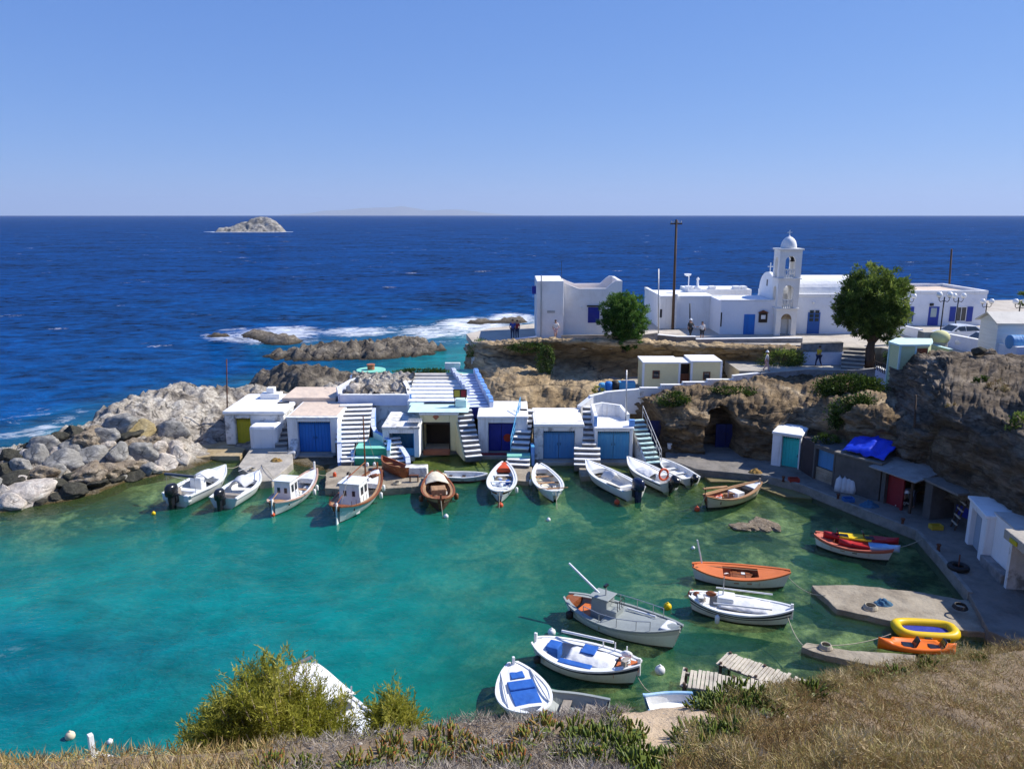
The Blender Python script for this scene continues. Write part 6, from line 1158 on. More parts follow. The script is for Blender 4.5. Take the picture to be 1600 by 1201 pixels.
        return c
    def mast(s, t, h, mat, r=.045, lean=0.0, z=None):
        z = s.floor if z is None else z; x = s.x(t); return MB().tube([(x, 0, z), (x + lean, 0, z + h)], [r, r * .6], 8).build('mast', mat, s.t)
    def tubep(s, pts, r, mat, name): return MB().tube(pts, r, 6).build(name, mat, s.t)
    def canvas(s, t0, t1, w, z, mat, name='canvas_cover', bulge=.18, y=0.0, seed=1.0):
        n = 14; x0, x1 = s.x(t0), s.x(t1); X, Y = np.meshgrid(np.linspace(x0, x1, n), np.linspace(-w / 2, w / 2, n)); Z = np.array([z + bulge * (1 - (2 * yy / w) ** 2) * (1 - .3 * ((2 * xx - x0 - x1) / (x1 - x0)) ** 2) + .05 * fbm(xx * 2.5, yy * 2.5, seed, 3) for xx, yy in zip(X.ravel(), Y.ravel())])
        o = link_mesh(name, np_mesh(name, np.stack([X.ravel(), Y.ravel() + y, Z], -1), grid_faces(n, n)), mat, s.t, smooth=True); m = o.modifiers.new('t', 'SOLIDIFY'); m.thickness = .03; return o
    def oar(s, y, mat=WOODT):
        z = s.sheer(.5) + .03; a, b = s.x(.15), s.x(.8); MB().tube([(a, y, z), (b, y, z)], .025, 6).box(b, b + .5, y - .07, y + .07, z - .012, z + .012).build('oar', mat, s.t)
    def done(s): WORLD[0] = True
def stuffing(b, t0, t1, mats, n, seed, z=None, k=1.0):
    """loose gear in a boat: coils, boxes, folded nets - one part"""
    rs = random.Random(seed); mb = MB()
    for i in range(n):
        t = rs.uniform(t0, t1); w = b.w(t) * .6; x, y = b.x(t), rs.uniform(-w, w); zz = (b.floor if z is None else z) + .06; mi = i % len(mats)
        if i % 3 == 0: mb.ball((x, y, zz + .04), (rs.uniform(.12, .26) * k, rs.uniform(.1, .2) * k, rs.uniform(.07, .15) * k), 10, 6, mi)
        elif i % 3 == 1: mb.cbox((x, y, zz + .08), (rs.uniform(.2, .4) * k, rs.uniform(.15, .3) * k, rs.uniform(.14, .3) * k), rs.uniform(0, 3), mi)
        else: mb.tube([(x + .16 * k * math.cos(q * .7), y + .16 * k * math.sin(q * .7), zz + .01 * q) for q in range(19)], .025, 5, mi)
    return mb.build('loose_gear', mats, b.t, bevel=.01)
# 1 speedboat with canopy
b = Boat('motor_boat', 'white motor boat with folded grey canopy and black outboard, leftmost at the rocks', (352, 751), (280, 789), 2.3, .72, 'open', bowr=.45, sternr=.0, cat='motor boat', gun=HWHITE, floor=.25)
b.deck(.62, .985, HWHITE, 'foredeck', camber=.12); b.sides(.05, .62, .25, HWHITE); b.outboard(BLACKP, k=1.35); b.box(.42, .8, .55, .25, 1.15, HWHITE, 'console', bevel=.08); b.box(.25, 1.5, .5, .25, .62, HWHITE, 'seat', bevel=.06); b.box(.12, .5, .5, .3, .9, GUNW, 'locker', y=.5, bevel=.08); b.canvas(.45, .68, 1.2, 1.05, WCANV, 'canvas_cover', .3)
for sd in (1, -1): b.tubep([(b.x(.1), sd * 1.0, .7), (b.x(.1), sd * 1.0, 1.75), (b.x(.45), sd * .9, .8)], .02, STEEL, 'canopy_strut')
x = b.x(.1); MB().tube([(x, -1.05, 1.78), (x, 1.05, 1.78)], .1, 8).build('folded_canopy', M('grey_canvas', (.12, .13, .15), .8), b.t); b.box(.02, .4, .35, .3, .75, HWHITE, 'swim_step', y=-.7, bevel=.08); b.box(.02, .4, .35, .3, .75, HWHITE, 'swim_step', y=.75, bevel=.08); b.done()
# 2
b = Boat('motor_boat', 'white motor boat with light grey wrapped console and black outboard, second from the rocks', (404, 756), (352, 792), 2.0, .62, 'open', bowr=.4, sternr=0, cat='motor boat', floor=.25, gun=HWHITE)
b.deck(.7, .985, HWHITE, 'foredeck', camber=.1); b.sides(.05, .7, .25, HWHITE); b.outboard(BLACKP, k=1.2); b.canvas(.35, .62, 1.1, .75, M('silver_canvas', (.5, .51, .54), .6, (.4, .41, .44), .5, 2, .3), 'console_cover', .55); b.box(.2, 1.3, .4, .25, .58, GUNW, 'seat', bevel=.06); b.tubep([(b.x(.97), .0, .9), (b.x(.93), .35, 1.25), (b.x(.75), .8, 1.15)], .018, STEEL, 'bow_rail'); b.tubep([(b.x(.97), .0, .9), (b.x(.93), -.35, 1.25), (b.x(.75), -.8, 1.15)], .018, STEEL, 'bow_rail'); b.done()
# 3 small cabin caique
b = Boat('fishing_boat', 'small white fishing boat with grey-white wheelhouse and pinkish rail', (492, 757), (428, 806), 1.9, .62, bowr=.7, sternr=.45, cat='fishing boat', gun=M('faded_pink_rail', (.5, .3, .22), .6, (.6, .5, .42), .6, 3), stripe=HWHITE)
b.sides(.1, .9, .22, DECKW); b.deck(.78, .985, DECKW, 'foredeck'); b.deck(.02, .16, WOODT, 'aft_deck'); b.cabin(.32, 1.05, 1.1, .2, 1.7, HWHITE, HWHITE); b.rudder(HWHITE, WOODT); b.post(.985, .5, HWHITE); b.thwart(.6, WOODT); stuffing(b, .45, .8, [DECKW, WOODT, WCANV], 7, 3)
for t_, sd in ((.6, -1), (.7, -1), (.55, 1)): b.fender(t_, sd)
x = b.x(0, .1); MB().ball((x - .15, 0, .12), .13, 10, 8).build('red_float', REDR, b.t); b.done()
# 4 larger caique with mast
b = Boat('fishing_boat', 'larger white fishing boat with rusty rail, wheelhouse and tall brown mast', (590, 762), (528, 818), 2.3, .72, bowr=.75, sternr=.5, cat='fishing boat', gun=WOODR, bottom=ANTIF, stripe=M('pale_teal_paint', (.5, .62, .6), .5))
b.sides(.08, .92, .25, WOODT); b.deck(.72, .985, DECKW, 'foredeck'); b.deck(.02, .14, WOODR, 'aft_deck'); b.cabin(.40, 1.35, 1.35, .2, 1.75, HWHITE, HWHITE); b.rudder(HWHITE, WOODR); b.mast(.68, 4.6, WOODR, .06, .05, .6); b.post(.985, .45, WOODR); b.fender(.75, -1); b.fender(.6, -1); stuffing(b, .1, .25, [WOODR, DECKW, REDR], 6, 5); stuffing(b, .7, .92, [WOODR, RUST, REDR, DECKW], 10, 6, z=.85)
x = b.x(.68); b.tubep([(x, 0, 5.0), (b.x(.98), 0, 1.3)], .012, ROPE, 'stay'); b.tubep([(x, 0, 5.0), (b.x(.12), 0, 1.0)], .012, ROPE, 'stay'); b.tubep([(x, 0, 2.3), (b.x(.3), .1, 2.1)], .035, WOODR, 'boom')
for sd in (1, -1):
    for k in range(6): b.tubep([(b.x(.1 + k * .05), sd * b.w(.1 + k * .05), b.sheer(.1)), (b.x(.1 + k * .05), sd * b.w(.1 + k * .05), b.sheer(.1) + .3)], .015, RUST, 'stanchion')
b.done()
# 5 brown rowing boat on the jetty
b = Boat('rowing_boat', 'brown varnished rowing boat lying on the concrete jetty', (597, 727), (632, 741), 1.35, .42, 'open', z=.62, hull=WOODR, bottom=WOODR, inside=WOODR, gun=WOODR, floor=.0, cat='rowing boat', bowr=.5, sternr=.2)
for t_ in (.2, .5, .75): b.thwart(t_, WOODT)
b.box(.35, .3, .6, .02, .06, DECKW, 'floor_board'); b.t.rotation_euler[0] = .22; b.done()
# 6 tan wooden boat
b = Boat('fishing_boat', 'tan wooden fishing boat with cream canvas over its bow', (680, 757), (689, 799), 2.0, .6, bowr=.5, sternr=.4, cat='fishing boat', hull=M('dark_brown_hull', (.09, .04, .025), .5), gun=WOODR, inside=WOODT, stripe=WOODT)
b.sides(.06, .7, .25, WOODT); b.canvas(.62, .98, 1.5, .62, M('cream_canvas', (.68, .62, .48), .85, (.6, .5, .36), .6, 2, .3), 'bow_cover', .35); b.box(.42, .9, .8, .2, .8, WOODT, 'engine_box', bevel=.04); b.deck(.02, .2, WOODR, 'aft_deck'); b.thwart(.28, WOODT); stuffing(b, .2, .6, [WOODT, WOODR, DECKW], 9, 8, z=.3); b.post(.01, .3, WOODR, name='stern_post'); b.tubep([(b.x(0) - .02, 0, .75), (b.x(0) - .5, -.05, -.1)], .02, ROPE, 'mooring_line')
for sd in (1, -1): b.fender(.35, sd, WOODR, .13)
b.done()
# 7 little rowboat
b = Boat('rowing_boat', 'little white rowing boat with dark red underside close to the weedy ledge', (761, 750), (694, 749), 1.25, .34, 'open', bottom=ANTIR, gun=HWHITE, cat='rowing boat', bowr=.35, sternr=.1, stripe=HWHITE, hull=HWHITE, extra=.1, floor=.06)
for t_ in (.15, .45, .72): b.thwart(t_, DARKW)
b.done()
# 8 white boat, orange at bow
b = Boat('rowing_boat', 'white double-ended boat with orange patch in its bow and blue floor', (788, 740), (781, 786), 1.85, .58, bowr=.4, sternr=.4, gun=HWHITE, stripe=WOODR, inside=M('pale_blue_sole', (.45, .55, .68), .6, (.7, .7, .7), .7, 2), cat='boat')
b.sides(.06, .94, .2, HWHITE); b.deck(.82, .985, REDR, 'foredeck'); b.deck(.02, .12, DECKW, 'aft_deck')
for t_ in (.3, .52, .7): b.thwart(t_, DECKW)
stuffing(b, .25, .75, [WCANV, BLUEC, DECKW], 6, 11); b.tubep([(b.x(0), 0, .8), (b.x(0) - .6, 0, 0)], .018, ROPE, 'mooring_line'); b.fender(.3, -1); b.done()
# 9 white boat
b = Boat('rowing_boat', 'white double-ended boat with cream inside, between the slipway and the weathered stairs', (843, 743), (867, 785), 1.8, .58, bowr=.4, sternr=.35, gun=HWHITE, inside=M('cream_sole', (.66, .6, .46), .6, (.7, .68, .6), .6, 2), cat='boat')
b.sides(.06, .94, .2, HWHITE); b.deck(.84, .985, DECKW, 'foredeck'); b.deck(.02, .12, DECKW, 'aft_deck')
for t_ in (.28, .5, .7): b.thwart(t_, WOODT)
stuffing(b, .25, .8, [WCANV, DECKW, GUNW], 7, 13); b.tubep([(b.x(.12), -.9, .75), (b.x(.12), .95, .78)], .03, WOODT, 'tiller_bar'); b.tubep([(b.x(0), 0, .8), (b.x(0) - .9, .1, 0)], .018, ROPE, 'mooring_line'); b.fender(.6, 1); b.done()
# 10 motorboat navy engine
b = Boat('motor_boat', 'white open motor boat with navy outboard in front of the light azure garage', (917, 741), (988, 779), 1.95, .66, 'open', bowr=.5, sternr=0, cat='motor boat', gun=HWHITE, floor=.2)
b.deck(.72, .985, HWHITE, 'foredeck', camber=.1); b.sides(.04, .72, .2, HWHITE); b.outboard(NAVYP, k=1.4); b.canvas(.36, .56, .8, .6, M('pale_grey_canvas', (.6, .6, .6), .8, (.5, .5, .5), .5, 2, .3), 'console_cover', .5); b.box(.2, 1.3, .3, .2, .52, DECKW, 'seat'); b.tubep([(b.x(.3), .9, .68), (b.x(.05), .9, .8)], .06, GUNW, 'rolled_canopy'); b.done()
# 11 motorboat with life ring
b = Boat('motor_boat', 'white motor boat with an orange life ring at its stern', (982, 734), (1044, 766), 1.85, .6, 'open', bowr=.5, sternr=0, cat='motor boat', stripe=NAVYS, gun=HWHITE, floor=.2)
b.deck(.62, .985, HWHITE, 'foredeck', camber=.1); b.sides(.04, .62, .2, HWHITE); b.outboard(BLACKP, k=1.1, tilt=-.5); b.canvas(.3, .62, 1.3, .55, WCANV, 'cover', .25); b.box(.2, .6, .4, .2, .85, HWHITE, 'console', bevel=.05)
x = b.x(.14); z = .95; mb = MB(); mb.tube([(x - .1 + .05 * math.sin(a * .314), .34 * math.cos(a * .314) + .1, z + .34 * math.sin(a * .314)) for a in range(21)], .075, 8, cap=False); mb.build('life_ring', REDR, b.t, smooth=True); b.done()
# 12
b = Boat('motor_boat', 'smallest white dinghy with tilted black outboard, rightmost of the row at the stairs', (1034, 730), (1078, 756), 1.5, .45, 'open', bowr=.4, sternr=0, cat='motor boat', gun=HWHITE, floor=.15)
b.deck(.82, .985, HWHITE, 'foredeck'); b.outboard(BLACKP, k=.8, tilt=-.6)
for t_ in (.15, .42, .66): b.thwart(t_, DECKW)
b.done()
# 13 wooden boat with boom
b = Boat('fishing_boat', 'cream double-ended boat with tan wood and a boom laid along it, near the weedy ledge', (1184, 772), (1104, 794), 1.7, .52, bowr=.55, sternr=.55, cat='boat', hull=M('cream_hull', (.66, .6, .47), .5, (.56, .48, .35), .6, 1.5), gun=WOODT, inside=WOODT, bottom=ANTIF)
b.sides(.06, .94, .2, WOODT); b.deck(.8, .985, DECKW, 'foredeck'); b.deck(.02, .16, WOODR, 'aft_deck'); b.box(.55, .8, .6, .15, .6, DECKW, 'engine_box'); b.box(.74, .6, .4, .3, .62, RUBBER, 'hatch'); b.tubep([(b.x(.0) - .1, .1, 1.25), (b.x(.42), .2, .95)], .07, WOODT, 'boom'); b.tubep([(b.x(.02), .1, .8), (b.x(.02), .1, 1.35)], .03, IRON, 'crutch'); stuffing(b, .15, .5, [REDR, WOODT, DECKW], 8, 17, z=.3); b.tubep([(b.x(0), 0, .8), (b.x(0) - .3, 0, .05)], .018, ROPE, 'mooring_line'); b.post(.985, .25, GUNW); b.done()
# 14 salmon boat with kayaks
b = Boat('rowing_boat', 'salmon red decked boat with white hull in the shadow edge at the quay', (1389, 876), (1277, 852), 1.6, .5, bowr=.4, sternr=.35, cat='boat', gun=SALMON, inside=SALMON, stripe=SALMON)
b.sides(.05, .95, .3, SALMON); b.deck(.72, .985, SALMON, 'foredeck'); b.deck(.02, .25, SALMON, 'aft_deck'); b.thwart(.4, WOODT); b.thwart(.55, DARKW); b.done()
def kayak(name, lab, bow, stern, z, mats, B=.75, Hh=.34, seats=2, grp=None):
    a, c = G(*stern, z), G(*bow, z); d = c - a; L = d.length; t = thing(name, lab, 'kayak', (a + c) / 2, math.atan2(d.y, d.x), grp); WORLD[0] = False; n, m = 25, 12; vs = []; ms = []
    for i in range(n):
        u = i / (n - 1); w = B / 2 * max(.03, math.sin(math.pi * u) ** .6); h = Hh * (.75 + .5 * abs(2 * u - 1) ** 2)
        for j in range(m):
            q = 2 * math.pi * j / m; yy, zz = math.cos(q) * w, math.sin(q) * h * .5; 
            if zz > 0 and .18 < u < .82: zz = h * .5 * (.35 + .65 * abs(math.cos(q)) ** 2) if abs(math.cos(q)) > .2 else h * .14
            vs.append((-L / 2 + L * u, yy, zz + h * .3))
    fs = [(i * m + j, (i + 1) * m + j, (i + 1) * m + (j + 1) % m, i * m + (j + 1) % m) for i in range(n - 1) for j in range(m)] + [tuple(range(m)), tuple(range(n * m - 1, (n - 1) * m - 1, -1))]
    mb = MB().add(vs, fs); k = 0
    for i in range(n - 1):
        for j in range(m): mb.m[k] = min(len(mats) - 1, int(i / (n - 1) * len(mats))); k += 1
    mb.build('hull', mats, t, smooth=True)
    for s in range(seats):
        x = -L * .22 + s * L * .34; MB().box(x - .22, x + .2, -.2, .2, .12, .2).build('seat', BLACKP, t, bevel=.03); MB().hexa([(x - .3, -.2, .18), (x - .22, -.2, .18), (x - .22, .2, .18), (x - .3, .2, .18), (x - .42, -.18, .5), (x - .36, -.18, .5), (x - .36, .18, .5), (x - .42, .18, .5)]).build('backrest', BLACKP, t, bevel=.02)
    WORLD[0] = True; return t
KR = M('red_kayak_plastic', (.42, .015, .02), .35); KB = M('light_blue_kayak_plastic', (.2, .42, .68), .35, (.6, .7, .75), .6, 1.2)
kayak('kayak', 'red and yellow kayak with black seat backs alongside the salmon boat', (1404, 849), (1286, 838), .62, [KR, YEL, YEL, KR, KR], seats=2)
kayak('kayak', 'pale blue tipped kayak lying between the red kayak and the salmon boat', (1406, 861), (1310, 850), .52, [KR, KR, KB, KB], seats=0)
# 15 orange boat
b = Boat('rowing_boat', 'white hulled boat painted orange inside, moored above the navy striped one', (1227, 917), (1086, 904), 1.7, .54, bowr=.5, sternr=.3, cat='boat', gun=ORANGE, inside=ORANGE, stripe=HWHITE, bottom=ANTIF)
b.sides(.05, .95, .28, ORANGE); b.deck(.68, .985, ORANGE, 'foredeck'); b.deck(.02, .32, ORANGE, 'aft_deck'); b.thwart(.45, WOODR); b.thwart(.58, WOODR); b.box(.5, .9, .9, .14, .35, WOODR, 'floor_board'); b.tubep([(b.x(.1), 0, .85), (b.x(.04), 0, 2.0)], .04, HWHITE, 'staff'); b.oar(.3); stuffing(b, .35, .6, [WOODR, DECKW], 5, 21); b.done()
# 16 navy striped
b = Boat('fishing_boat', 'white boat with two navy stripes and covered deck, between the orange and the grey boat', (1231, 976), (1082, 952), 1.8, .54, bowr=.5, sternr=.35, cat='boat', gun=HWHITE, stripe=NAVYS, stripe2=NAVYS, bottom=ANTIF)
b.sides(.05, .95, .28, DECKW); b.deck(.76, .985, DECKW, 'foredeck'); b.deck(.02, .2, DECKW, 'aft_deck'); b.canvas(.3, .78, 1.2, .62, WCANV, 'canvas_cover', .22); b.box(.36, .7, .7, .3, .95, HWHITE, 'engine_box', bevel=.05); b.fender(.3, -1); b.post(.985, .2, HWHITE); b.mast(.33, .9, STEEL, .03, z=.9); b.tubep([(b.x(.25), .75, .85), (b.x(.8), .7, .95)], .035, DECKW, 'oar'); b.tubep([(b.x(.25), -.75, .85), (b.x(.8), -.7, .95)], .035, DECKW, 'oar'); stuffing(b, .06, .22, [WOODR, DECKW, GUNW], 5, 23, z=.6); b.done()
# 17 grey caique
b = Boat('fishing_boat', 'grey fishing boat with small grey wheelhouse and long white boom', (1057, 1014), (890, 958), 2.15, .64, bowr=.6, sternr=.3, cat='fishing boat', hull=HWHITE, gun=HGREY, inside=HGREY, stripe=M('pale_grey_paint', (.55, .57, .57), .5), bottom=ANTIF)
b.deck(.4, .985, HGREY, 'foredeck', camber=.1); b.sides(.04, .4, .25, HGREY); b.deck(.01, .1, WOODR, 'aft_deck'); b.cabin(.34, .8, .85, .3, 1.35, HGREY, HGREY, win=False, taper=.82); b.box(.44, .75, .5, .6, .98, HGREY, 'engine_hatch', bevel=.04); b.box(.2, .9, .7, .2, .5, ORANGE, 'fish_box'); b.tubep([(b.x(.3), .05, 1.35), (b.x(-.02), .35, 2.15)], .05, HWHITE, 'boom'); x = b.x(.36); b.tubep([(x, 0, 1.35), (x, 0, 1.85)], .03, STEEL, 'mast'); b.box(.36, .3, .12, 1.78, 1.88, BLACKP, 'lamp_bar')
for sd in (1, -1):
    P = [(b.x(q), sd * (b.w(q) - .08), b.sheer(q)) for q in (.25, .4, .55, .7, .8)]; mb = MB()
    for p in P: mb.tube([p, (p[0], p[1], p[2] + .42)], .016, 6)
    mb.tube([(p[0], p[1], p[2] + .42) for p in P[:]], .016, 6); mb.build('guard_rail', STEEL, b.t)
mb = MB(); x = b.x(.44)
for k in range(4): mb.tube([(x + .28, -.3 + k * .2, .98), (x + .28, -.3 + k * .2, 1.36)], .015, 5)
mb.tube([(x + .28, -.3, 1.36), (x + .28, .3, 1.36), (x - .2, .3, 1.36), (x - .2, -.3, 1.36), (x + .28, -.3, 1.36)], .018, 5); mb.build('rack', IRON, b.t); b.fender(.12, -1, RUBBER, .16, .35); b.box(.9, .8, .5, .86, .96, WCANV, 'bow_pad', bevel=.05); b.tubep([(b.x(.5), .55, .78), (b.x(.75), .5, .84)], .04, HWHITE, 'spar'); b.done()
# 18 black-stripe boat
b = Boat('fishing_boat', 'white boat with broad black stripe, blue mats and orange bow deck', (993, 1068), (840, 1030), 1.95, .62, bowr=.45, sternr=.3, cat='boat', gun=HWHITE, stripe=NAVYS, bottom=ANTIF)
b.sides(.05, .95, .28, HWHITE); b.deck(.8, .985, ORANGE, 'foredeck'); b.deck(.02, .16, DECKW, 'aft_deck'); b.canvas(.35, .78, 1.15, .6, WCANV, 'canvas_cover', .2); b.box(.2, .6, .5, .3, .85, BLUEC, 'blue_box', bevel=.05); b.box(.52, .62, .55, .8, .86, BLUEC, 'mat', y=.2); b.box(.45, .3, 1.3, .55, .66, BLUEC, 'mat', y=-.62); b.post(.02, .35, HWHITE, name='stern_post'); b.post(.985, .2, HWHITE)
for q in (.6, .72, .84): b.tubep([(b.x(q), b.w(q) - .05, b.sheer(q)), (b.x(q), b.w(q) - .05, b.sheer(q) + .35)], .025, HWHITE, 'stanchion')
b.tubep([(b.x(.2), .85, .95), (b.x(.7), .8, 1.0)], .05, HWHITE, 'rolled_awning'); b.fender(.1, -1, RUBBER, .14, .3); stuffing(b, .82, .92, [WCANV, GUNW], 3, 25, z=.85); b.done()
# 19 blue-mat boat
b = Boat('rowing_boat', 'white boat with bright blue deck mats near the hillside, bow away', (803, 1070), (832, 1140), 1.9, .6, bowr=.4, sternr=.3, cat='boat', gun=HWHITE, inside=HWHITE)
b.sides(.05, .95, .28, HWHITE); b.deck(.15, .985, HWHITE, 'deck', camber=.06); b.box(.38, .95, .95, .62, .67, BLUEC, 'mat'); b.box(.58, .95, .5, .64, .75, BLUEC, 'mat', bevel=.04); b.box(.78, .5, .4, .7, .75, BLUEC, 'mat'); b.post(.97, .3, HWHITE); b.tubep([(b.x(.2), .72, .68), (b.x(.85), .55, .75)], .04, DECKW, 'oar'); b.tubep([(b.x(.2), -.72, .68), (b.x(.85), -.55, .75)], .04, DECKW, 'oar'); b.done()
# 20 grey punt, 21 blue dinghy
b = Boat('punt', 'flat grey punt half hidden by the hillside beside the blue-mat boat', (862, 1113), (940, 1128), 1.5, .42, 'dinghy', bowr=.2, sternr=.2, cat='punt', hull=HGREY, gun=HGREY, inside=HGREY, stripe=HGREY, bottom=HGREY, floor=.06); b.thwart(.3, GUNW, .35); b.thwart(.7, GUNW, .3); b.done()
b = Boat('dinghy', 'pale blue and white dinghy mostly hidden behind the sandy edge', (1016, 1114), (1080, 1112), 1.3, .35, 'dinghy', bowr=.2, sternr=.1, cat='dinghy', gun=KB, inside=DECKW, hull=KB, stripe=KB, floor=.08); b.done()
# 22 canopy boat
b = Boat('motor_boat', 'large white boat with broad white sun awning behind the feathery bush', (588, 1226), (466, 1120), 2.5, .9, 'open', bowr=.5, sternr=0, cat='motor boat', gun=HWHITE, floor=.25)
b.deck(.45, .985, HWHITE, 'foredeck', camber=.1); b.sides(.04, .45, .25, HWHITE); x0, x1 = b.x(-.08), b.x(.42); n = 12; X, Yg = np.meshgrid(np.linspace(x0, x1, n), np.linspace(-1.15, 1.15, n)); Z = 1.12 + .5 * np.cos(Yg) + .05 * np.sin(X * 2)
o = link_mesh('awning', np_mesh('awning', np.stack([X.ravel(), Yg.ravel(), Z.ravel()], -1), grid_faces(n, n)), WCANV, b.t, smooth=True); m = o.modifiers.new('t', 'SOLIDIFY'); m.thickness = .04
for xx in (x0 + .1, x1 - .1):
    for sd in (1, -1): b.tubep([(xx, sd * 1.0, .7), (xx, sd * 1.05, 1.56)], .03, STEEL, 'awning_post')
b.box(.3, .9, .5, .25, 1.3, HWHITE, 'console', bevel=.06); MB().tube([(x0 - .05, -1.0, 1.6), (x0 - .05, 1.0, 1.6)], .07, 8).build('rolled_flap', M('grey_canvas', (.12, .13, .15), .8), b.t); b.done()
# boat just showing over the lower left edge
b = Boat('boat', 'tip of a white boat showing over the dry grass at lower left', (152, 1218), (200, 1290), 1.6, .5, cat='boat', bowr=.6); b.deck(.6, .985, HWHITE, 'foredeck'); b.post(.985, .75, HWHITE, .09); b.done()
# yellow inflatable
a, c = G(1391, 986, .12), G(1499, 992, .12); d = c - a; t = thing('inflatable_dinghy', 'yellow inflatable dinghy with dark blue floor beside the orange kayak', 'dinghy', (a + c) / 2, math.atan2(d.y, d.x)); WORLD[0] = False; L = d.length / 2 - .25; path = []
for k in range(33):
    q = 2 * math.pi * k / 32; path.append((L * math.copysign(abs(math.cos(q)) ** .6, math.cos(q)), .55 * math.copysign(abs(math.sin(q)) ** .6, math.sin(q)), .15 + .05 * math.cos(q) ** 4))
MB().tube(path, .2, 12, cap=False).build('tube', YEL, t, smooth=True); MB().prism([(p[0] * .9, p[1] * .85) for p in path[:-1]], .06, .14).build('floor', NAVY, t)
for x in (-.2, .5): MB().box(x - .14, x + .14, -.86, -.79, .12, .26).build('rowlock_patch', BLACKP, t, bevel=.02)
WORLD[0] = True
kayak('kayak', 'bright orange kayak below the yellow inflatable', (1371, 1009), (1493, 1019), .1, [ORK], .8, .42, 2)
# buoys and floats
for px, py, r, mat, lab in [(240, 803, .12, YEL, 'small yellow buoy left of the leftmost motor boat'), (782, 791, .17, REDR, 'orange float at the end of the orange-bowed boat'), (964, 786, .17, REDR, 'orange float beside the boat with navy outboard'), (1089, 797, .17, REDR, 'orange float at the left end of the cream boat'), (857, 813, .12, HWHITE, 'small white buoy off the cream-lined boat'), (697, 808, .14, HWHITE, 'white float beside the tan wooden boat'), (1043, 950, .18, YEL, 'yellow buoy between the grey and the navy striped boat'), (1081, 931, .2, REDR, 'red ball buoy at the left end of the navy striped boat'), (588, 1118, .14, REDR, 'red float right of the feathery bush'), (110, 1152, .16, SAND_PL, 'beige buoy near the lower left corner'), (172, 1160, .1, HWHITE, 'small white buoy near the tip of the boat at lower left'), (862, 990, .17, HWHITE, 'white float above the black-striped boat'), (1031, 1050, .2, HWHITE, 'white float between the black-striped boat and the plank piers'), (1083, 857, .1, HWHITE, 'tiny white float above the orange boat'), (845, 1104, .14, YEL, 'pale yellow float beside the blue-mat boat')]:
    p = G(px, py, 0); mb = MB(); mb.ball((p.x, p.y, r * .45), r, 14, 10); mb.lathe((p.x, p.y, r * 1.35), [(r * .25, 0), (r * .2, r * .3)], 8); tag(mb.build('buoy', mat, smooth=True), lab, 'buoy')
# mooring ropes
def rope(a, b, sag, lab, r=.018):
    P = [a.lerp(b, k / 14) - Vector((0, 0, sag * 4 * (k / 14) * (1 - k / 14))) for k in range(15)]; tag(MB().tube(P, r, 5).build('mooring_rope', ROPE), lab, 'rope')
rope(V(1228, 897, G(1227, 917).y), G(1290, 930, .55), .3, 'rope from the orange boat to the broad jetty'); rope(G(1392, 990, .3), G(1262, 1005, .45), .25, 'rope from the yellow dinghy to the narrow jetty'); rope(V(1229, 958, G(1231, 976).y), G(1255, 1008, .35), .2, 'rope from the navy striped boat to the narrow jetty'); rope(V(993, 1050, G(993, 1068).y), G(1018, 1082, .0), .15, 'rope hanging from the bow of the black-striped boat'); rope(G(1068, 1056, .5), G(1072, 1092, .1), .0, 'rope hanging from the lower plank pier'); rope(G(408, 726, .5), G(432, 754, .5), -.15, 'thin bent cable on the left quay slab')
# plank piers
PLK = M('bleached_plank', (.56, .50, .40), .9, (.38, .33, .26), .8, 2, .4, 10)
def pier(pa, pb, w, n, lab, z=.5, gap=()):
    a, b = G(*pa, z), G(*pb, z); d = b - a; L = d.length; t = thing('plank_pier', lab, 'pier', (a.x, a.y, 0), math.atan2(d.y, d.x)); WORLD[0] = False
    for s in (-.33, .33): MB().box(0, L, s * w - .05, s * w + .05, z - .16, z - .045).build('beam', GUNW, t)
    for k in range(n):
        if k in gap: continue
        x = (k + .5) * L / n; e = random.uniform(-.05, .05); MB().cbox((x, e, z - .02), (L / n * .78, w + random.uniform(-.06, .06), .04), random.uniform(-.03, .03)).build('plank', PLK, t)
    for x in (.15, L * .5): 
        for s in (-.42, .42): MB().tube([(x, s * w, -1.5), (x, s * w, z + .06)], .06, 8).build('pile', POLEW, t)
    WORLD[0] = True
pier((1064, 1056), (1232, 1084), 1.15, 26, 'lower plank pier running behind the green succulents', gap=(1,)); pier((1128, 1026), (1252, 1072), 1.05, 22, 'upper plank pier with a missing board near the shore', gap=(18,))
# small things on the jetty
for px, py, mat, lab, s in [(523, 744, REDR, 'orange plastic can on the concrete jetty', .25), (596, 744, RUST, 'rusty winch at the right of the mast on the jetty', .4), (545, 745, DARKW, 'dark crate on the concrete jetty', .3), (574, 728, WHITEC, 'white pot on the step of the green terrace', .22), (585, 727, WHITEC, 'white jar beside the white pot at the green terrace', .2)]:
    p = G(px, py, .46); tag(MB().lathe((p.x, p.y, .46), [(s * .4, 0), (s * .5, s * .3), (s * .45, s * .9), (s * .2, s * 1.15)], 12).build('container', mat, smooth=False), lab, 'container')
p = G(650, 742, .46); tag(MB().box(p.x - .7, p.x + .75, p.y - .3, p.y + .5, .44, 1.05).build('white_block', WHITEW, bevel=.05), 'white concrete block at the right end of the jetty', 'block')
p = G(647, 752, .46); t = thing('small_bench', 'small rusty stool on the jetty beside the brown rowing boat', 'stool', p); MB().box(p.x - .3, p.x + .3, p.y - .12, p.y + .12, .85, .9).build('seat', RUST, t)
for s in (-.25, .25): MB().box(p.x + s - .03, p.x + s + .03, p.y - .1, p.y + .1, .45, .849).build('leg', RUST, t)

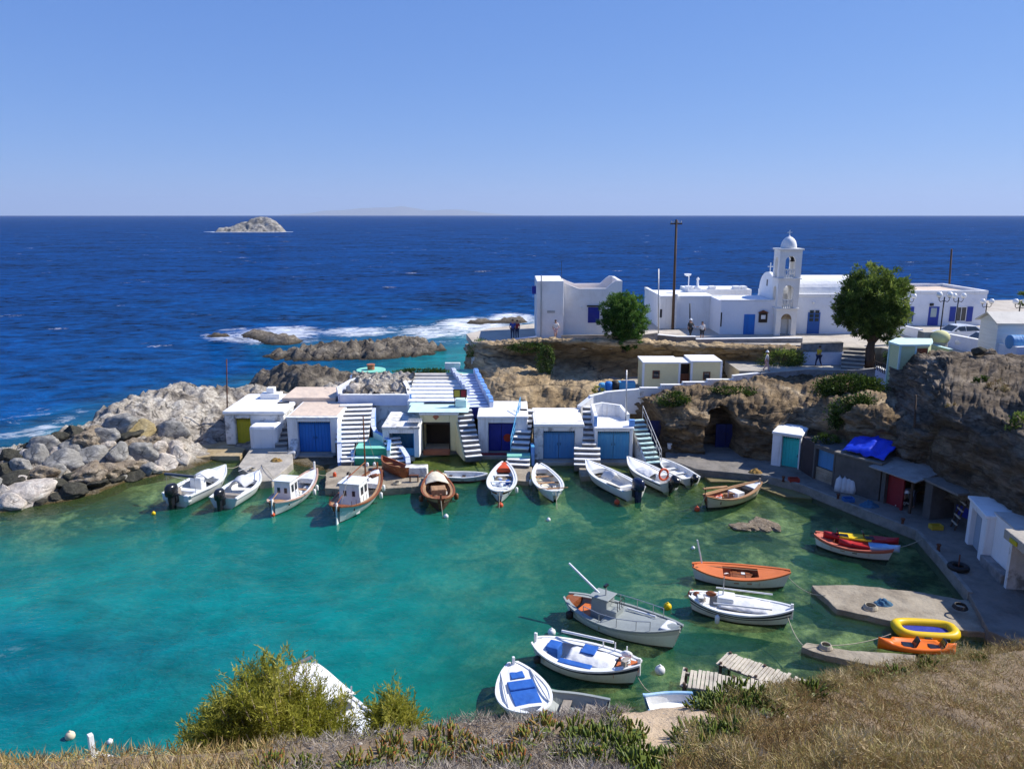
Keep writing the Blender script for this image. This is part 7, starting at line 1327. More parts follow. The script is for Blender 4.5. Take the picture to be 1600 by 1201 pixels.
# ------------------------------------------------------------------ working clutter on the quays
NET = M('ochre_net', (.32, .20, .06), .95, (.18, .10, .03), .8, 5, .8, 20); NETB = M('blue_net', (.06, .16, .26), .95, (.03, .08, .14), .8, 5, .8, 20)
def net_heap(px, py, z, r, mat, lab):
    p = G(px, py, z); n = 26; X, Y = np.meshgrid(np.linspace(-1, 1, n), np.linspace(-1, 1, n)); rr = np.sqrt(X ** 2 + Y ** 2); Z = np.array([max(0, 1 - q * q) * .5 * r * (1 + .6 * fbm(a * 3, b * 3, px * .1, 4)) - (.03 if q < 1 else .2) for a, b, q in zip(X.ravel(), Y.ravel(), rr.ravel())])
    o = link_mesh('net_heap', np_mesh('net_heap', np.stack([X.ravel() * r, Y.ravel() * r * .7, Z], -1), grid_faces(n, n)), mat, smooth=True); o.location = p; tag(o, lab, 'net')
def coil(px, py, z, r, lab, mat=ROPE):
    p = G(px, py, z); P = [(p.x + (r - .0022 * k * r) * math.cos(k * .45), p.y + (r - .0022 * k * r) * math.sin(k * .45), p.z + .03 + .0011 * k) for k in range(120)]; tag(MB().tube(P, .025, 5).build('rope_coil', mat), lab, 'rope')
net_heap(560, 750, .45, .55, NET, 'ochre net heap on the jetty left of the brown rowing boat'); net_heap(1358, 790, .55, .6, NETB, 'dark blue net heap on the quay left of the red door'); net_heap(1180, 738, .55, .5, NET, 'ochre net heap on the quay before the turquoise door'); net_heap(432, 720, .5, .45, NET, 'ochre net heap on the left quay slab'); net_heap(1380, 943, .26, .45, NETB, 'blue net heap on the broad jetty')
coil(1360, 950, .26, .3, 'rope coil on the sunny half of the broad jetty'); coil(395, 735, .5, .25, 'rope coil on the left quay slab'); coil(620, 756, .45, .25, 'rope coil at the front edge of the concrete jetty'); coil(1290, 1012, .24, .25, 'rope coil on the narrow jetty'); coil(1500, 950, .55, .3, 'dark rope coil on the shaded end of the quay', RUBBER)
for a, b_, lab in [((352, 751, .95), (372, 728, .5), 'rope from the leftmost motor boat to the left quay'), ((492, 757, .9), (510, 742, .45), 'rope from the small wheelhouse boat to the jetty'), ((590, 762, 1.0), (606, 762, .45), 'rope from the masted boat to the jetty'), ((680, 757, .8), (668, 745, .45), 'rope from the tan wooden boat to the jetty'), ((788, 740, .8), (790, 733, .3), 'rope from the orange-bowed boat to the slipway'), ((843, 743, .8), (826, 745, .3), 'rope from the cream-lined boat to the slipway'), ((917, 741, .9), (925, 738, .35), 'rope from the navy outboard boat to the small slab'), ((982, 734, .9), (1000, 728, .3), 'rope from the life-ring boat to the mint stairs'), ((1184, 772, .8), (1200, 750, .55), 'rope from the cream boat to the quay'), ((1389, 876, .7), (1440, 842, .55), 'rope from the salmon boat to the quay')]:
    rope(G(a[0], a[1], 0) + Vector((0, 0, a[2])), G(*b_), .12, lab)
for px, py, z, c, lab in [(1325, 783, .55, M('blue_crate', (.04, .15, .4), .5), 'blue fish crate before the grey shed'), (1240, 752, .55, M('red_crate', (.4, .05, .03), .5), 'red fish crate right of the turquoise door'), (1462, 826, .55, M('yellow_crate', (.55, .38, .04), .5), 'yellow fish crate near the concrete booth'), (540, 757, .45, M('white_crate', (.6, .6, .58), .5), 'white fish crate at the front of the concrete jetty')]:
    p = G(px, py, z); mb = MB(); mb.box(p.x - .3, p.x + .3, p.y - .2, p.y + .2, z, z + .03)
    for s_ in (-1, 1): mb.box(p.x - .3, p.x + .3, p.y + s_ * .2 - .015, p.y + s_ * .2 + .015, z + .031, z + .24); mb.box(p.x + s_ * .3 - .015, p.x + s_ * .3 + .015, p.y - .184, p.y + .184, z + .031, z + .24)
    tag(mb.build('fish_crate', c), lab, 'crate')
# iron mooring bollards on the right quay
for k, (px, py) in enumerate([(1215, 752), (1300, 780), (1400, 819), (1455, 860)]):
    p = G(px, py, .55); tag(MB().lathe((p.x + .35, p.y, .55), [(.1, 0), (.07, .1), (.07, .25), (.12, .3), (.1, .36)], 12).build('bollard', RUST, smooth=True), 'rusty iron bollard on the right quay, %s from the turquoise door' % ORD[k], 'bollard', 'bollards along the right quay')
# ================================================================== VEGETATION
def cards(C, D, L, Wd, tint, seg=1):
    """leaf blades: centres/roots C, directions D, lengths L, widths W -> quads (diamond)"""
    n = len(C); D = D / (np.linalg.norm(D, axis=1, keepdims=True) + 1e-9); U = np.cross(D, rng.normal(size=(n, 3))); U /= np.linalg.norm(U, axis=1, keepdims=True) + 1e-9
    L = np.broadcast_to(L, n)[:, None]; Wd = np.broadcast_to(Wd, n)[:, None]
    P = np.stack([C, C + D * L * .45 + U * Wd * .5, C + D * L, C + D * L * .45 - U * Wd * .5], 1).reshape(-1, 3)
    return P, np.arange(n * 4).reshape(n, 4), tint
def card_obj(name, parts, mat, parent=None):
    Vv = []; F = []; T = []; o = 0
    for P, f, t in parts: Vv.append(P); F.append(f + o); T.append(t); o += len(P)
    me = np_mesh(name, np.concatenate(Vv), np.concatenate(F)); T = np.concatenate(T)
    if len(me.polygons) == len(T): a = me.attributes.new('tint', 'FLOAT', 'FACE'); a.data.foreach_set('value', T.astype(np.float32))
    return link_mesh(name, me, mat, parent)
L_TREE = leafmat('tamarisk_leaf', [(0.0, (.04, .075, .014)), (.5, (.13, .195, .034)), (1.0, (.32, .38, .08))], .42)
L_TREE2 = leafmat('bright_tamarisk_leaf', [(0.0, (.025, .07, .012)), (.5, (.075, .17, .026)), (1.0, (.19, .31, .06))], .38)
L_IVY = leafmat('ivy_leaf', [(0.0, (.015, .035, .008)), (.5, (.06, .11, .015)), (1.0, (.15, .21, .035))], .2)
L_BUSH = leafmat('feathery_leaf', [(0.0, (.12, .135, .014)), (.5, (.33, .33, .04)), (1.0, (.56, .51, .11))], .42)
L_DRY = leafmat('dry_scrub', [(0.0, (.07, .045, .02)), (.3, (.21, .13, .05)), (.55, (.40, .27, .115)), (.72, (.28, .25, .07)), (1.0, (.58, .45, .26))], .15)
L_GREY = leafmat('grey_twigs', [(0.0, (.10, .08, .065)), (.5, (.27, .225, .185)), (1.0, (.48, .43, .36))], .1)
L_SUCC = leafmat('ice_plant_leaf', [(0.0, (.05, .085, .015)), (.4, (.13, .17, .03)), (.7, (.22, .21, .045)), (.85, (.32, .15, .04)), (1.0, (.36, .09, .035))], .15, .45)
def tree(name, label, base, blobs, n, leaf, mat, trunk, cat='tree', droop=0.0, group=None, sc2=0.93):
    base = Vector(base); blobs = [(tuple(q * sc2 for q in c), tuple(q * sc2 for q in r)) for c, r in blobs]; t = thing(name, label, cat, base, 0, group); mb = MB(); top = base + Vector(trunk[0])
    mb.tube([base - Vector((0, 0, .3)), base.lerp(top, .35) + Vector((.08, 0, 0)), base.lerp(top, .7) - Vector((.06, 0, 0)), top], [trunk[1], trunk[1] * .8, trunk[1] * .7, trunk[1] * .55], 9)
    for c, r in blobs: 
        c = Vector(c) + base; mid = top.lerp(c, .5) + Vector((random.uniform(-.2, .2), random.uniform(-.2, .2), .1)); mb.tube([top - Vector((0, 0, .2)), mid, c], [trunk[1] * .45, trunk[1] * .3, trunk[1] * .12], 6)
    mb.build('trunk', POLEW, t, smooth=True); parts = []; tot = sum(r[0] * r[1] for c, r in blobs)
    for c, r in blobs:
        c = np.array(base) + np.array(c); k = int(n * r[0] * r[1] / tot); nt_ = max(10, k // 46)
        # tufts spread over the blob, leaves sprayed from each tuft
        d = rng.normal(size=(nt_, 3)); d /= np.linalg.norm(d, axis=1, keepdims=True); rad = np.where(rng.uniform(size=nt_) < .3, rng.uniform(.9, 1.32, nt_), rng.uniform(.35, 1.05, nt_) ** .6); TC = c + d * rad[:, None] * np.array(r); tt = np.clip(rng.uniform(.05, .75, nt_) + .22 * d[:, 2] + .1 * d[:, 0], 0, 1)  # tint paints light in: tufts lighter on top and towards the sun side
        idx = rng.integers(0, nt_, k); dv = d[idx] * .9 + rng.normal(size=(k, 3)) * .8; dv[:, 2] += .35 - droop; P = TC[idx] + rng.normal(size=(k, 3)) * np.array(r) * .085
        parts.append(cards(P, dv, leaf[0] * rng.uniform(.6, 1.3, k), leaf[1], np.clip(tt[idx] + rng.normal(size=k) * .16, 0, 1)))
    card_obj('crown', parts, mat, t); return t
b = V(1358, 556, 61.0); b.z = 5.1
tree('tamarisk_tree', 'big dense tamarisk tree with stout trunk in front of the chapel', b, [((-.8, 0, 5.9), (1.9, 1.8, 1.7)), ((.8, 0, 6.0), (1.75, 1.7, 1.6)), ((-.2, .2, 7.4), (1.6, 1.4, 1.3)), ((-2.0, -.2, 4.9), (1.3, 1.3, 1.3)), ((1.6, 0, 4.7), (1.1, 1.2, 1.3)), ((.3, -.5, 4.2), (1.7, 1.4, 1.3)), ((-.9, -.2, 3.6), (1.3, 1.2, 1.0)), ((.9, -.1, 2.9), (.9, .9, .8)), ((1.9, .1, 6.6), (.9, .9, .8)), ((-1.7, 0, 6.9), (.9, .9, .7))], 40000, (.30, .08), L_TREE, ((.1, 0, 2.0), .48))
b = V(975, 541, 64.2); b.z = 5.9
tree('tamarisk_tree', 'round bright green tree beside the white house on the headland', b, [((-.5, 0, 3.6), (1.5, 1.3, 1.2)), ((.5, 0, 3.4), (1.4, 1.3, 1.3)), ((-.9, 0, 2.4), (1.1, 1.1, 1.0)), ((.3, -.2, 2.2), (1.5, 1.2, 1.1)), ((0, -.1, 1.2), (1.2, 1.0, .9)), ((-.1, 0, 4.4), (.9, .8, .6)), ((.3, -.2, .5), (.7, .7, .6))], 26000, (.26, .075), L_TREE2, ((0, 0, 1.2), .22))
b = V(1612, 500, 68); b.z = PZ
tree('tamarisk_tree', 'tree cut off by the right edge of the picture', b, [((0, 0, 2.8), (1.3, 1.2, 1.4)), ((-.3, 0, 3.9), (.9, .8, .8)), ((.8, 0, 2.2), (1.2, 1, 1.2))], 4000, (.28, .06), L_TREE, ((0, 0, 1.2), .2))
def bush(name, label, px, py, Y, r, n, mat, leaf, cat='bush', hang=0.0, group=None):
    p = np.array(V(px, py, Y)); k = n; nt_ = max(8, k // 26); d = rng.normal(size=(nt_, 3)); d /= np.linalg.norm(d, axis=1, keepdims=True); d[:, 1] = -abs(d[:, 1]) * .9; TC = p + d * np.array(r) * rng.uniform(.5, 1.05, nt_)[:, None] ** .6; tt = rng.uniform(.1, .9, nt_); idx = rng.integers(0, nt_, k)
    dv = d[idx] + rng.normal(size=(k, 3)) * .7; dv[:, 2] += .4 - hang; P = TC[idx] + rng.normal(size=(k, 3)) * np.array(r) * .14
    t = thing(name, label, cat, tuple(p), 0, group); card_obj('foliage', [cards(P, dv, leaf[0] * rng.uniform(.6, 1.3, k), leaf[1], np.clip(tt[idx] + rng.normal(size=k) * .15, 0, 1))], mat, t)
    mb = MB(); pv = Vector(p)
    for q in range(4): mb.tube([pv + Vector((0, r[1] * .3, -r[2] * .7)), pv + Vector((random.uniform(-.5, .5) * r[0], -.3 * r[1], random.uniform(0, .6) * r[2]))], [.04, .015], 5)
    mb.build('stems', POLEW, t)
bush('ivy_mat', 'sunlit mat of ivy on the cliff below the path', 1325, 604, 52.4, (2.2, 1.2, .8), 8000, L_IVY, (.16, .10), 'ivy'); bush('ivy_curtain', 'dark curtain of ivy hanging below the sunlit mat', 1338, 646, 48.4, (1.7, .7, 1.2), 5500, L_IVY, (.16, .10), 'ivy', .8)
bush('ivy_curtain', 'narrow strand of ivy hanging on the upper cliff left of the round tree', 852, 562, 61.6, (.65, .5, 1.3), 1800, L_IVY, (.15, .09), 'ivy', .8); bush('cliff_bush', 'bush trailing along the cliff top at the tip of the headland', 822, 542, 62.6, (1.5, .6, .4), 1500, L_IVY, (.15, .08)); bush('cliff_bush', 'dark bush at the left shoulder of the headland behind the stairs', 748, 548, 66.0, (1.0, .9, .9), 1500, L_TREE, (.2, .07))
bush('cliff_bush', 'green bush on the rock lip above the left cave door', 1052, 624, 53.4, (1.1, .6, .5), 1700, L_IVY, (.15, .09)); bush('cliff_bush', 'low trailing bush on the rock lip above the arched cave', 1145, 612, 54.4, (1.5, .6, .4), 1700, L_IVY, (.15, .09)); bush('cliff_bush', 'dark bush in the shadow below the plaza wall', 1222, 562, 62.0, (1.7, .8, .8), 2400, L_TREE, (.2, .07)); bush('cliff_bush', 'small green bush on the right-hand cliff', 1533, 600, 42.6, (.5, .4, .45), 900, L_IVY, (.13, .07)); bush('dry_bush', 'dry brown bush beside the small green bush on the right-hand cliff', 1556, 606, 41.6, (.6, .4, .4), 900, L_DRY, (.14, .03)); bush('cliff_bush', 'dark bush at the right edge half way up the cliff', 1592, 668, 36.6, (.6, .5, .7), 1200, L_TREE, (.16, .06)); bush('cliff_bush', 'small pale bush on the cliff above the sheds', 1488, 640, 40.2, (.35, .3, .45), 600, L_DRY, (.12, .04)); bush('roof_plant', 'leafy plant growing on the roof between turquoise door and blue tarpaulin', 1292, 687, 47.0, (.8, .5, .35), 900, L_IVY, (.13, .07)); bush('cliff_bush', 'yellowish plant beside the pale blue barrel', 935, 609, 58.0, (.4, .3, .3), 500, L_BUSH, (.12, .05))
bush('hedge', 'low green hedge along the back of the stepped terrace', 662, 580, 63.0, (2.1, .3, .22), 2200, L_IVY, (.14, .08), 'hedge'); bush('cliff_bush', 'light green bush right of the big tree trunk', 1392, 548, 61.5, (.7, .6, .9), 1200, L_TREE2, (.2, .06))
# feathery foreground bush
def feathery(label, px0, px1, py0, py1, Y, nb, seed, zroot):
    rs = np.random.default_rng(seed); c = V((px0 + px1) / 2, py1, Y); t = thing('feathery_bush', label, 'bush', (c.x, c.y, zroot)); br = MB(); P = []; Dv = []; T = []
    A0 = V(px0, py1, Y); A1 = V(px1, py0, Y); wx = abs(A1.x - A0.x) / 2; hz = A1.z - A0.z; root = Vector((c.x, Y + .3, A0.z - hz * .4))
    for k in range(nb):
        u = rs.uniform(-1, 1); hgt = (1 - abs(u) ** 1.7 * .7) * rs.uniform(.35, 1.0); tip = Vector((c.x + u * wx, Y + rs.uniform(-.5, .5), A0.z + hz * hgt)); mid = root.lerp(tip, .55) + Vector((u * wx * .2, 0, -.1)); pts = [root, root.lerp(mid, .6), mid, tip]
        br.tube(pts, [.03, .02, .014, .005], 5); tn = rs.uniform(.15, .9)
        for j in range(16):
            s_ = .35 + .65 * (j / 15) ** .8; q = mid.lerp(tip, (s_ - .35) / .65) if s_ > .35 else mid; ax = (tip - mid).normalized(); sp = Vector(rs.normal(size=3)); sp.normalize(); dirn = (ax * .75 + sp * .75 + Vector((0, 0, .25))).normalized(); ln = rs.uniform(.14, .32)
            for m_ in range(20): P.append(tuple(q + dirn * ln * m_ / 20)); v = dirn * 1.0 + Vector(rs.normal(size=3)) * .5; Dv.append(tuple(v)); T.append(min(1, max(0, tn + rs.normal() * .12)))
    br.build('branches', M('bush_twig', (.30, .24, .17), .9), t, smooth=True); n = len(P); card_obj('foliage', [cards(np.array(P), np.array(Dv), 0.068 * rng.uniform(.6, 1.3, n), .0115, np.array(T))], L_BUSH, t)
feathery('large feathery yellow-green bush in front of the awning boat', 312, 545, 1050, 1185, 8.4, 230, 5, 9.4); feathery('small feathery yellow-green bush right of the awning boat', 572, 652, 1112, 1160, 8.2, 44, 9, 10.0); feathery('thin feathery sprays at the left foot of the large bush', 282, 350, 1140, 1190, 8.0, 16, 12, 9.8)
# ------------------------------------------------------------------ foreground cover
def scatter(n, test):
    out = []
    while len(out) < n:
        u, v = rng.uniform(4, FGN - 5, 4000), rng.uniform(6, 64, 4000)
        for a, b in zip(u, v):
            p = fg_pt(a, b); x, y = proj(p)
            if -420 < x < 2150 and 930 < y < 1420 and test(x, y, p): out.append((p, x, y))
            if len(out) >= n: break
    return out
def nz(p, f, s): return noise.noise(Vector((p[0] * f, p[1] * f, s)))
def crest_y(x): return np.interp(x, [q[0] for q in FGC], [q[1] for q in FGC])
SANDP = [((1045, 1130), 70, 34), ((1010, 1165), 36, 40), ((990, 1190), 24, 26), ((1110, 1095), 20, 6)]
def sandy(x, y): return any(((x - c[0]) / a) ** 2 + ((y - c[1]) / b) ** 2 < 1 for c, a, b in SANDP)
def right_scrub(x, y, p): return x > 1090 + max(0, (1201 - y)) * .95 - 30 * nz(p, 2.0, 5.0) - 40 and not sandy(x, y)
S = scatter(125000, right_scrub) + scatter(26000, lambda x, y, p: y < 1110 and right_scrub(x, y, p)); P = np.array([s[0] for s in S]); n = len(P)
tuft = np.array([nz(p, 3.6, 2.0) for p in P]); tt = np.array([nz(p, 1.6, 9.0) for p in P]); D = rng.normal(size=(n, 3)) * np.array([.8, .8, .45]); D[:, 2] += .75; P2 = P + rng.normal(size=(n, 3)) * np.array([.04, .04, 0]); P2[:, 2] += np.clip(tuft * .3 + .04, -.02, .3) + .08 * tt
tag(card_obj('dry_scrub', [cards(P2, D, rng.uniform(.04, .13, n), rng.uniform(.003, .008, n), np.clip(.5 + tt * .4 + tuft * .45 + rng.normal(size=n) * .2, 0, 1))], L_DRY), kind='stuff')
# left straw and grey twigs
def left_straw(x, y, p): return x < 460 + 60 * nz(p, 2, 1) and y > crest_y(x) - 5
S = scatter(24000, left_straw); P = np.array([s[0] for s in S]); n = len(P); D = rng.normal(size=(n, 3)) * .6; D[:, 2] += .7; P[:, 2] += rng.uniform(0, .06, n)
tag(card_obj('dry_straw', [cards(P, D, rng.uniform(.04, .14, n), rng.uniform(.004, .010, n), np.clip(.62 + rng.normal(size=n) * .22, 0, 1))], L_DRY), kind='stuff')
def grey_z(x, y, p): return (430 < x < 985 and not sandy(x, y) and nz(p, 1.5, 3.0) > -.25) or (1060 < x < 1200 and y > 1120 and nz(p, 2, 4) > .2)
S = scatter(26000, grey_z); P = np.array([s[0] for s in S]); n = len(P); D = rng.normal(size=(n, 3)); D[:, 2] = abs(D[:, 2]) * .7 + .1; tt = np.array([nz(p, 3.0, 6.0) for p in P]); P[:, 2] += np.clip(.05 + tt * .1, 0, .14) * rng.uniform(0, 1, n)
tag(card_obj('grey_twigs', [cards(P, D, rng.uniform(.04, .13, n), rng.uniform(.0035, .008, n), np.clip(.5 + tt * .4 + rng.normal(size=n) * .2, 0, 1))], L_GREY), kind='stuff')
# bare sandy path
ok = np.zeros((FGN, FGM), bool)
for i in range(FGN):
    for j in range(8, 66):
        x, y = proj(FG[i, j]); q = FG[i, j]; e = 8 * nz(q, 4.0, 1.0); ok[i, j] = any(((x - c[0]) / (a + e)) ** 2 + ((y - c[1]) / (b + e)) ** 2 < 1.15 for c, a, b in SANDP)
F_ = grid_faces(FGN, FGM); F_ = F_[ok.ravel()[F_].any(axis=1)]
tag(link_mesh('sandy_path', np_mesh('sandy_path', FG.reshape(-1, 3) + np.array([0, 0, .012]), F_), M('pale_sand', (0.56, 0.43, 0.29), .95, (.44, .32, .2), .7, 3.0, .9, 22), smooth=True), kind='structure')
# pebbles on the bare soil
mb = MB(); S = scatter(420, lambda x, y, p: 420 < x < 1350)
for p, x, y in S: r = random.uniform(.006, .03); mb.ball(tuple(p), (r, r * random.uniform(.6, 1), r * .6), 6, 4)
tag(mb.build('pebbles', B_PALE, smooth=True), kind='stuff')
# ice plants: clumps of finger-like leaves
def succ_mesh(nl, R_, seed, redness):
    rs = np.random.default_rng(seed); Vv = []; F = []; T = []; o = 0
    for k in range(nl):
        a = rs.uniform(0, 6.283); r = R_ * math.sqrt(rs.uniform(0, 1)); c = np.array([r * math.cos(a), r * math.sin(a), .02 + .07 * (1 - (r / R_) ** 2) * rs.uniform(.4, 1)]); d = np.array([math.cos(a) * r / R_ * .6 + rs.normal() * .35, math.sin(a) * r / R_ * .6 + rs.normal() * .35, 1.0]); d /= np.linalg.norm(d); L = rs.uniform(.045, .095); w = rs.uniform(.008, .013)
        u = np.cross(d, rs.normal(size=3)); u /= np.linalg.norm(u); v = np.cross(d, u); bend = u * L * rs.uniform(-.15, .15)
        for s_, ww in ((0, .8), (.55, 1.0), (.88, .6)):
            for q in range(3): Vv.append(c + d * L * s_ + bend * s_ * s_ + (u * math.cos(q * 2.094) + v * math.sin(q * 2.094)) * w * ww)
        Vv.append(c + d * L + bend)
        for i in range(2):
            for q in range(3): b_, e_ = o + i * 3, (q + 1) % 3; F.append((b_ + q, b_ + e_, b_ + 3 + e_)); F.append((b_ + q, b_ + 3 + e_, b_ + 3 + q)); T += [min(1, max(0, rs.normal(.3 + .35 * redness, .13)))] * 2
        for q in range(3): F.append((o + 6 + q, o + 6 + (q + 1) % 3, o + 9)); T.append(min(1, max(0, rs.normal(.5 + .5 * redness, .15))))
        o += 10
    for q in range(10): Vv.append(np.array([R_ * .95 * math.cos(q * .628), R_ * .95 * math.sin(q * .628), -.01]))
    Vv.append(np.array([0, 0, .06]))
    for q in range(10): F.append((o + q, o + (q + 1) % 10, o + 10)); T.append(.35)
    me = np_mesh('ice_plant', np.array(Vv), np.array(F))
    if len(me.polygons) == len(T): at = me.attributes.new('tint', 'FLOAT', 'FACE'); at.data.foreach_set('value', np.array(T, np.float32))
    me.materials.append(L_SUCC); me.polygons.foreach_set('use_smooth', np.ones(len(me.polygons), bool)); return me
SM = [[succ_mesh(n_, r_, 10 * i + j, rd) for j, (n_, r_) in enumerate([(46, .12), (75, .17), (105, .215)])] for i, rd in enumerate((.0, .45, .95))]
IP = [(985,1150,1,1),(905,1150,1,1),(940,1168,2,0),(962,1132,1,1),(888,1182,1,1),(978,1188,2,0),(1012,1200,1,0),(700,1166,1,2),(668,1190,1,2),(745,1180,1,2),(792,1194,1,2),(850,1142,0,2),(597,1192,0,2),(548,1196,0,2),(612,1172,0,2),(478,1198,0,1),(420,1200,0,2),
 (1100,1084,1,0),(1130,1088,2,0),(1165,1092,2,0),(1198,1090,1,0),(1125,1108,1,0),(1158,1112,1,0),(1190,1110,1,0),(1222,1098,0,0),(1140,1130,0,1),(1095,1152,2,0),(1122,1164,1,0),(1092,1180,1,1),(1060,1192,1,0),(1148,1152,0,0),(1265,1084,0,0),(1295,1074,0,0),(1325,1064,0,0),(1352,1054,0,0),(1376,1042,0,0),(1405,1030,0,0),(1450,1018,0,1),(1530,1004,0,0),(925,1192,0,1),(820,1160,0,2)]
def fg_at(px, py):
    r = ray(px, py); best = None; o = Vector((0, 0, CAM_H))
    # walk the ray until below the lofted hillside (nearest grid point in plan)
    for k in range(60, 700):
        p = o + r * (k * .02)
        i = np.argmin((FG[:, 20:70, 0] - p.x) ** 2 + (FG[:, 20:70, 1] - p.y) ** 2); q = FG[:, 20:70].reshape(-1, 3)[i]
        if p.z <= q[2] + .02: return Vector((p.x, p.y, q[2]))
    return V(px, py, 6.5)
rows = {}
for k, (px, py, sz, rd) in enumerate(IP):
    p = fg_at(px, max(py, crest_y(px) + 3)); o = bpy.data.objects.new('ice_plant', SM[rd][sz]); COL.objects.link(o); o.location = p - Vector((0, 0, .02)); o.rotation_euler = (random.uniform(-.1, .1) - .25, random.uniform(-.1, .1), random.uniform(0, 6.3)); s = random.uniform(.9, 1.25); o.scale = (s, s, s * random.uniform(.9, 1.2))
    zone = 'at the bottom edge' if py > 1185 else ('around the sandy patch' if 850 < px < 1075 else ('on the scrub crest at right' if px > 1225 else ('left of the sandy patch' if px < 850 else 'by the lower plank pier'))); colr = ('green', 'olive and orange', 'reddish')[rd]
    rows.setdefault((colr, zone), []).append((px, o))
for (c_, zone), L_ in rows.items():
    L_.sort(key=lambda q: q[0])
    for k, (px, o) in enumerate(L_): tag(o, ('%s ice plant clump %s, %s from left' % (c_, zone, ORD[k])) if len(L_) > 1 else '%s ice plant clump %s' % (c_, zone), 'succulent', 'ice plant clumps on the hillside')

# ================================================================== PEOPLE
def person(label, loc, h, rz, shirt, legs, hat=None, hair=(.05, .03, .02), pose='stand', bare_legs=False):
    t = thing('person', label, 'person', loc, rz); WORLD[0] = False; s = h / 1.75
    J = dict(pel=(0, 0, .95), wai=(0, 0, 1.1), che=(0, 0, 1.35), nec=(0, 0, 1.5), hea=(0, .01, 1.63), top=(0, 0, 1.73), shl=(-.19, 0, 1.42), shr=(.19, 0, 1.42), ell=(-.25, .03, 1.15), elr=(.25, .03, 1.15), hal=(-.25, -.08, .9), har=(.25, -.08, .9), hil=(-.1, 0, .9), hir=(.1, 0, .9), knl=(-.11, -.02, .5), knr=(.11, -.02, .5), anl=(-.11, .03, .08), anr=(.11, .03, .08), tol=(-.12, -.13, .04), tor=(.12, -.13, .04))
    if pose == 'walk': J.update(knl=(-.1, -.15, .52), anl=(-.1, -.22, .08), tol=(-.1, -.38, .05), knr=(.1, .05, .5), anr=(.1, .25, .12), tor=(.1, .14, .04), elr=(.26, -.12, 1.18), har=(.24, -.3, 1.05))
    if pose == 'reach': J.update(ell=(-.42, -.1, 1.3), hal=(-.68, -.16, 1.28))
    if pose == 'bend': J.update(wai=(0, -.15, 1.05), che=(0, -.4, 1.12), nec=(0, -.55, 1.13), hea=(0, -.68, 1.1), top=(0, -.78, 1.08), shl=(-.19, -.48, 1.1), shr=(.19, -.48, 1.1), ell=(-.22, -.52, .82), elr=(.22, -.52, .82), hal=(-.15, -.6, .58), har=(.15, -.6, .58))
    rad = dict(pel=.14, wai=.125, che=.15, nec=.055, hea=.095, top=.07, shl=.07, shr=.07, ell=.045, elr=.045, hal=.035, har=.035, hil=.09, hir=.09, knl=.06, knr=.06, anl=.04, anr=.04, tol=.035, tor=.035)
    E = [('pel', 'wai'), ('wai', 'che'), ('che', 'nec'), ('nec', 'hea'), ('hea', 'top'), ('che', 'shl'), ('che', 'shr'), ('shl', 'ell'), ('ell', 'hal'), ('shr', 'elr'), ('elr', 'har'), ('pel', 'hil'), ('pel', 'hir'), ('hil', 'knl'), ('knl', 'anl'), ('anl', 'tol'), ('hir', 'knr'), ('knr', 'anr'), ('anr', 'tor')]
    def skin(name, keys, mat, k, root):
        me = bpy.data.meshes.new(name); ks = list(keys); me.from_pydata([tuple(c * s for c in J[q]) for q in ks], [(ks.index(a), ks.index(b)) for a, b in E if a in ks and b in ks], []); me.update(); o = link_mesh(name, me, mat, t); m = o.modifiers.new('skin', 'SKIN'); m.use_smooth_shade = True
        for q, sv in zip(ks, me.skin_vertices[0].data): sv.radius = (rad[q] * k * s, rad[q] * k * s); sv.use_root = q == root
        o.modifiers.new('sub', 'SUBSURF').levels = 1; return o
    skin('body', J.keys(), SKIN, 1.0, 'pel'); skin('shirt', ['pel', 'wai', 'che', 'shl', 'shr', 'ell', 'elr'], shirt, 1.17, 'pel'); skin('trousers', ['pel', 'hil', 'hir', 'knl', 'knr'] + ([] if bare_legs else ['anl', 'anr']), legs, 1.2, 'pel')
    hd = Vector(J['hea']) * s; tp = Vector(J['top']) * s; MB().ball(hd.lerp(tp, .55) + Vector((0, .015, 0)), (.105 * s, .12 * s, .09 * s), 12, 8).build('hair', M('hair%s' % label[:6], hair, .8), t, smooth=True); 
    if hat: q = hd.lerp(tp, .8); MB().lathe(q - Vector((0, 0, .02)), [(.17 * s, 0), (.17 * s, .015), (.11 * s, .03), (.1 * s, .1), (.04 * s, .13)], 14).build('hat', hat, t, smooth=True)
    mb = MB(); f = hd + Vector((0, -.1 * s, .01)); mb.ball(f + Vector((0, -.005, -.02)), (.016, .022, .03), 6, 5); mb.build('nose', SKIN, t); mb = MB()
    for sd in (-1, 1): mb.ball(f + Vector((sd * .035 * s, .012, .02)), .012, 6, 5)
    mb.build('eyes', IRON, t); WORLD[0] = True
CL = lambda n, c: M('cloth_' + n, c, .9, tuple(v * .75 for v in c), .5, 6)
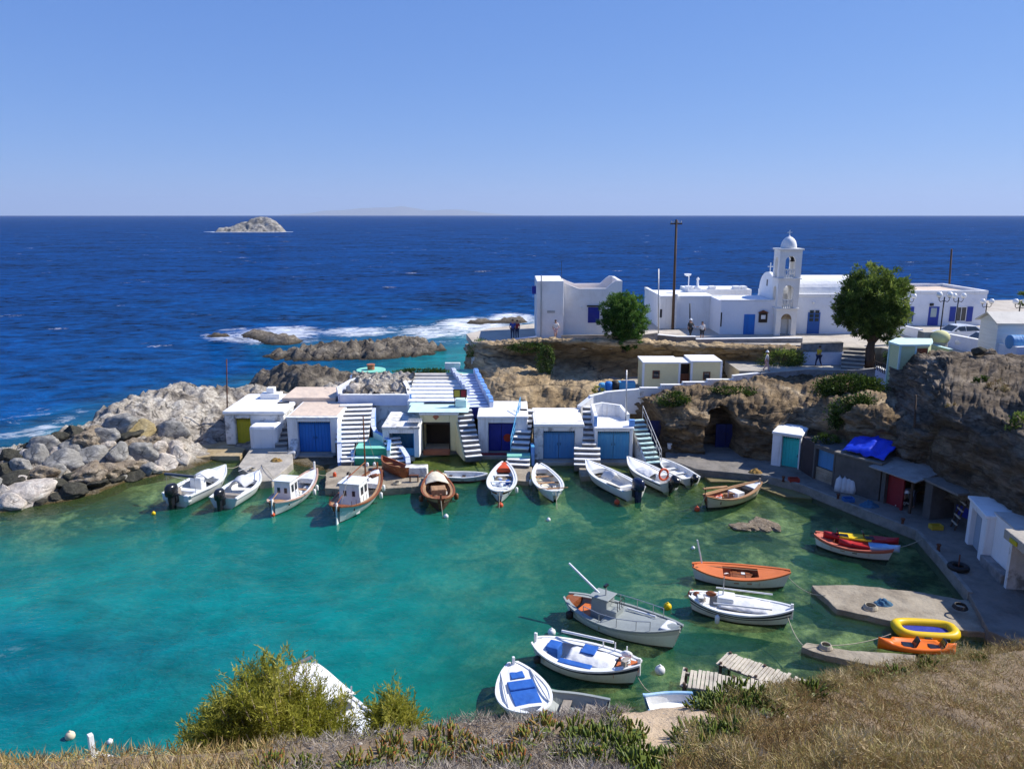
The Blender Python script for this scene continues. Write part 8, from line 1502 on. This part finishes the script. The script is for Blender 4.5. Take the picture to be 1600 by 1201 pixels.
p = V(801, 527, 66.8); person('person in blue shirt standing at the tip of the headland', (p.x, 66.9, PZ), 1.75, .3, CL('blue', (.03, .06, .28)), CL('navy', (.02, .03, .08))); p = V(808, 527, 66.8); person('person in dark red shirt beside the blue one at the headland tip', (p.x, 67.2, PZ), 1.65, -.4, CL('red', (.25, .03, .04)), CL('navy', (.02, .03, .08)))
p = V(868, 527, 66.9); person('person in white top and pink shorts before the white house wall', (p.x, 66.95, PZ), 1.7, .2, CL('white', (.7, .68, .66)), CL('pink', (.6, .4, .4)), pose='walk', bare_legs=True)
p = V(1077, 524, 67.5); person('person in dark clothes and white cap strolling on the plaza', (p.x, 67.2, PZ - .02), 1.75, .4, CL('dark', (.04, .045, .05)), CL('dark2', (.03, .03, .035)), hat=WHITEC, pose='walk'); p = V(1094, 526, 67.0); person('person with long brown hair, white top and dark shorts reaching out an arm', (p.x, 66.4, PZ - .02), 1.65, .1, CL('white', (.7, .68, .66)), CL('dark', (.04, .045, .05)), hair=(.12, .05, .025), pose='reach', bare_legs=True)
p = V(1201, 580, 58.8); person('person in white shirt and white cap on the path below the plaza', (p.x, 59.4, 4.95), 1.6, 1.2, CL('white', (.7, .68, .66)), CL('pink', (.6, .4, .4)), hat=WHITEC, pose='walk'); p = V(1279, 574, 61.2); person('person in yellow shirt walking by the pale patchy wall', (p.x, 61.3, 4.95), 1.7, -1.2, CL('yellow', (.62, .42, .03)), CL('navy', (.02, .03, .08)), pose='walk')
p = G(1424, 792, .55); person('man in pale blue shirt bending over a bucket before the sheds', p, 1.75, -.9, CL('paleblue', (.32, .40, .55)), CL('jeans', (.05, .06, .10)), hat=WHITEC, pose='bend')
# ================================================================== HAZE OVER THE OPEN SEA
hz = MB().box(-42000, 42000, -3000, 44000, -42, 900).build('haze', []); hz.data.materials.clear()
m, t, out = nodes_of('sea_haze'); v = nd(t, 'ShaderNodeVolumePrincipled'); v.inputs['Color'].default_value = (.62, .76, 1.0, 1); v.inputs['Density'].default_value = 3.2e-5; v.inputs['Anisotropy'].default_value = 0.1
t.links.new(v.outputs[0], out.inputs['Volume']); hz.data.materials.append(m); tag(hz, kind='stuff')
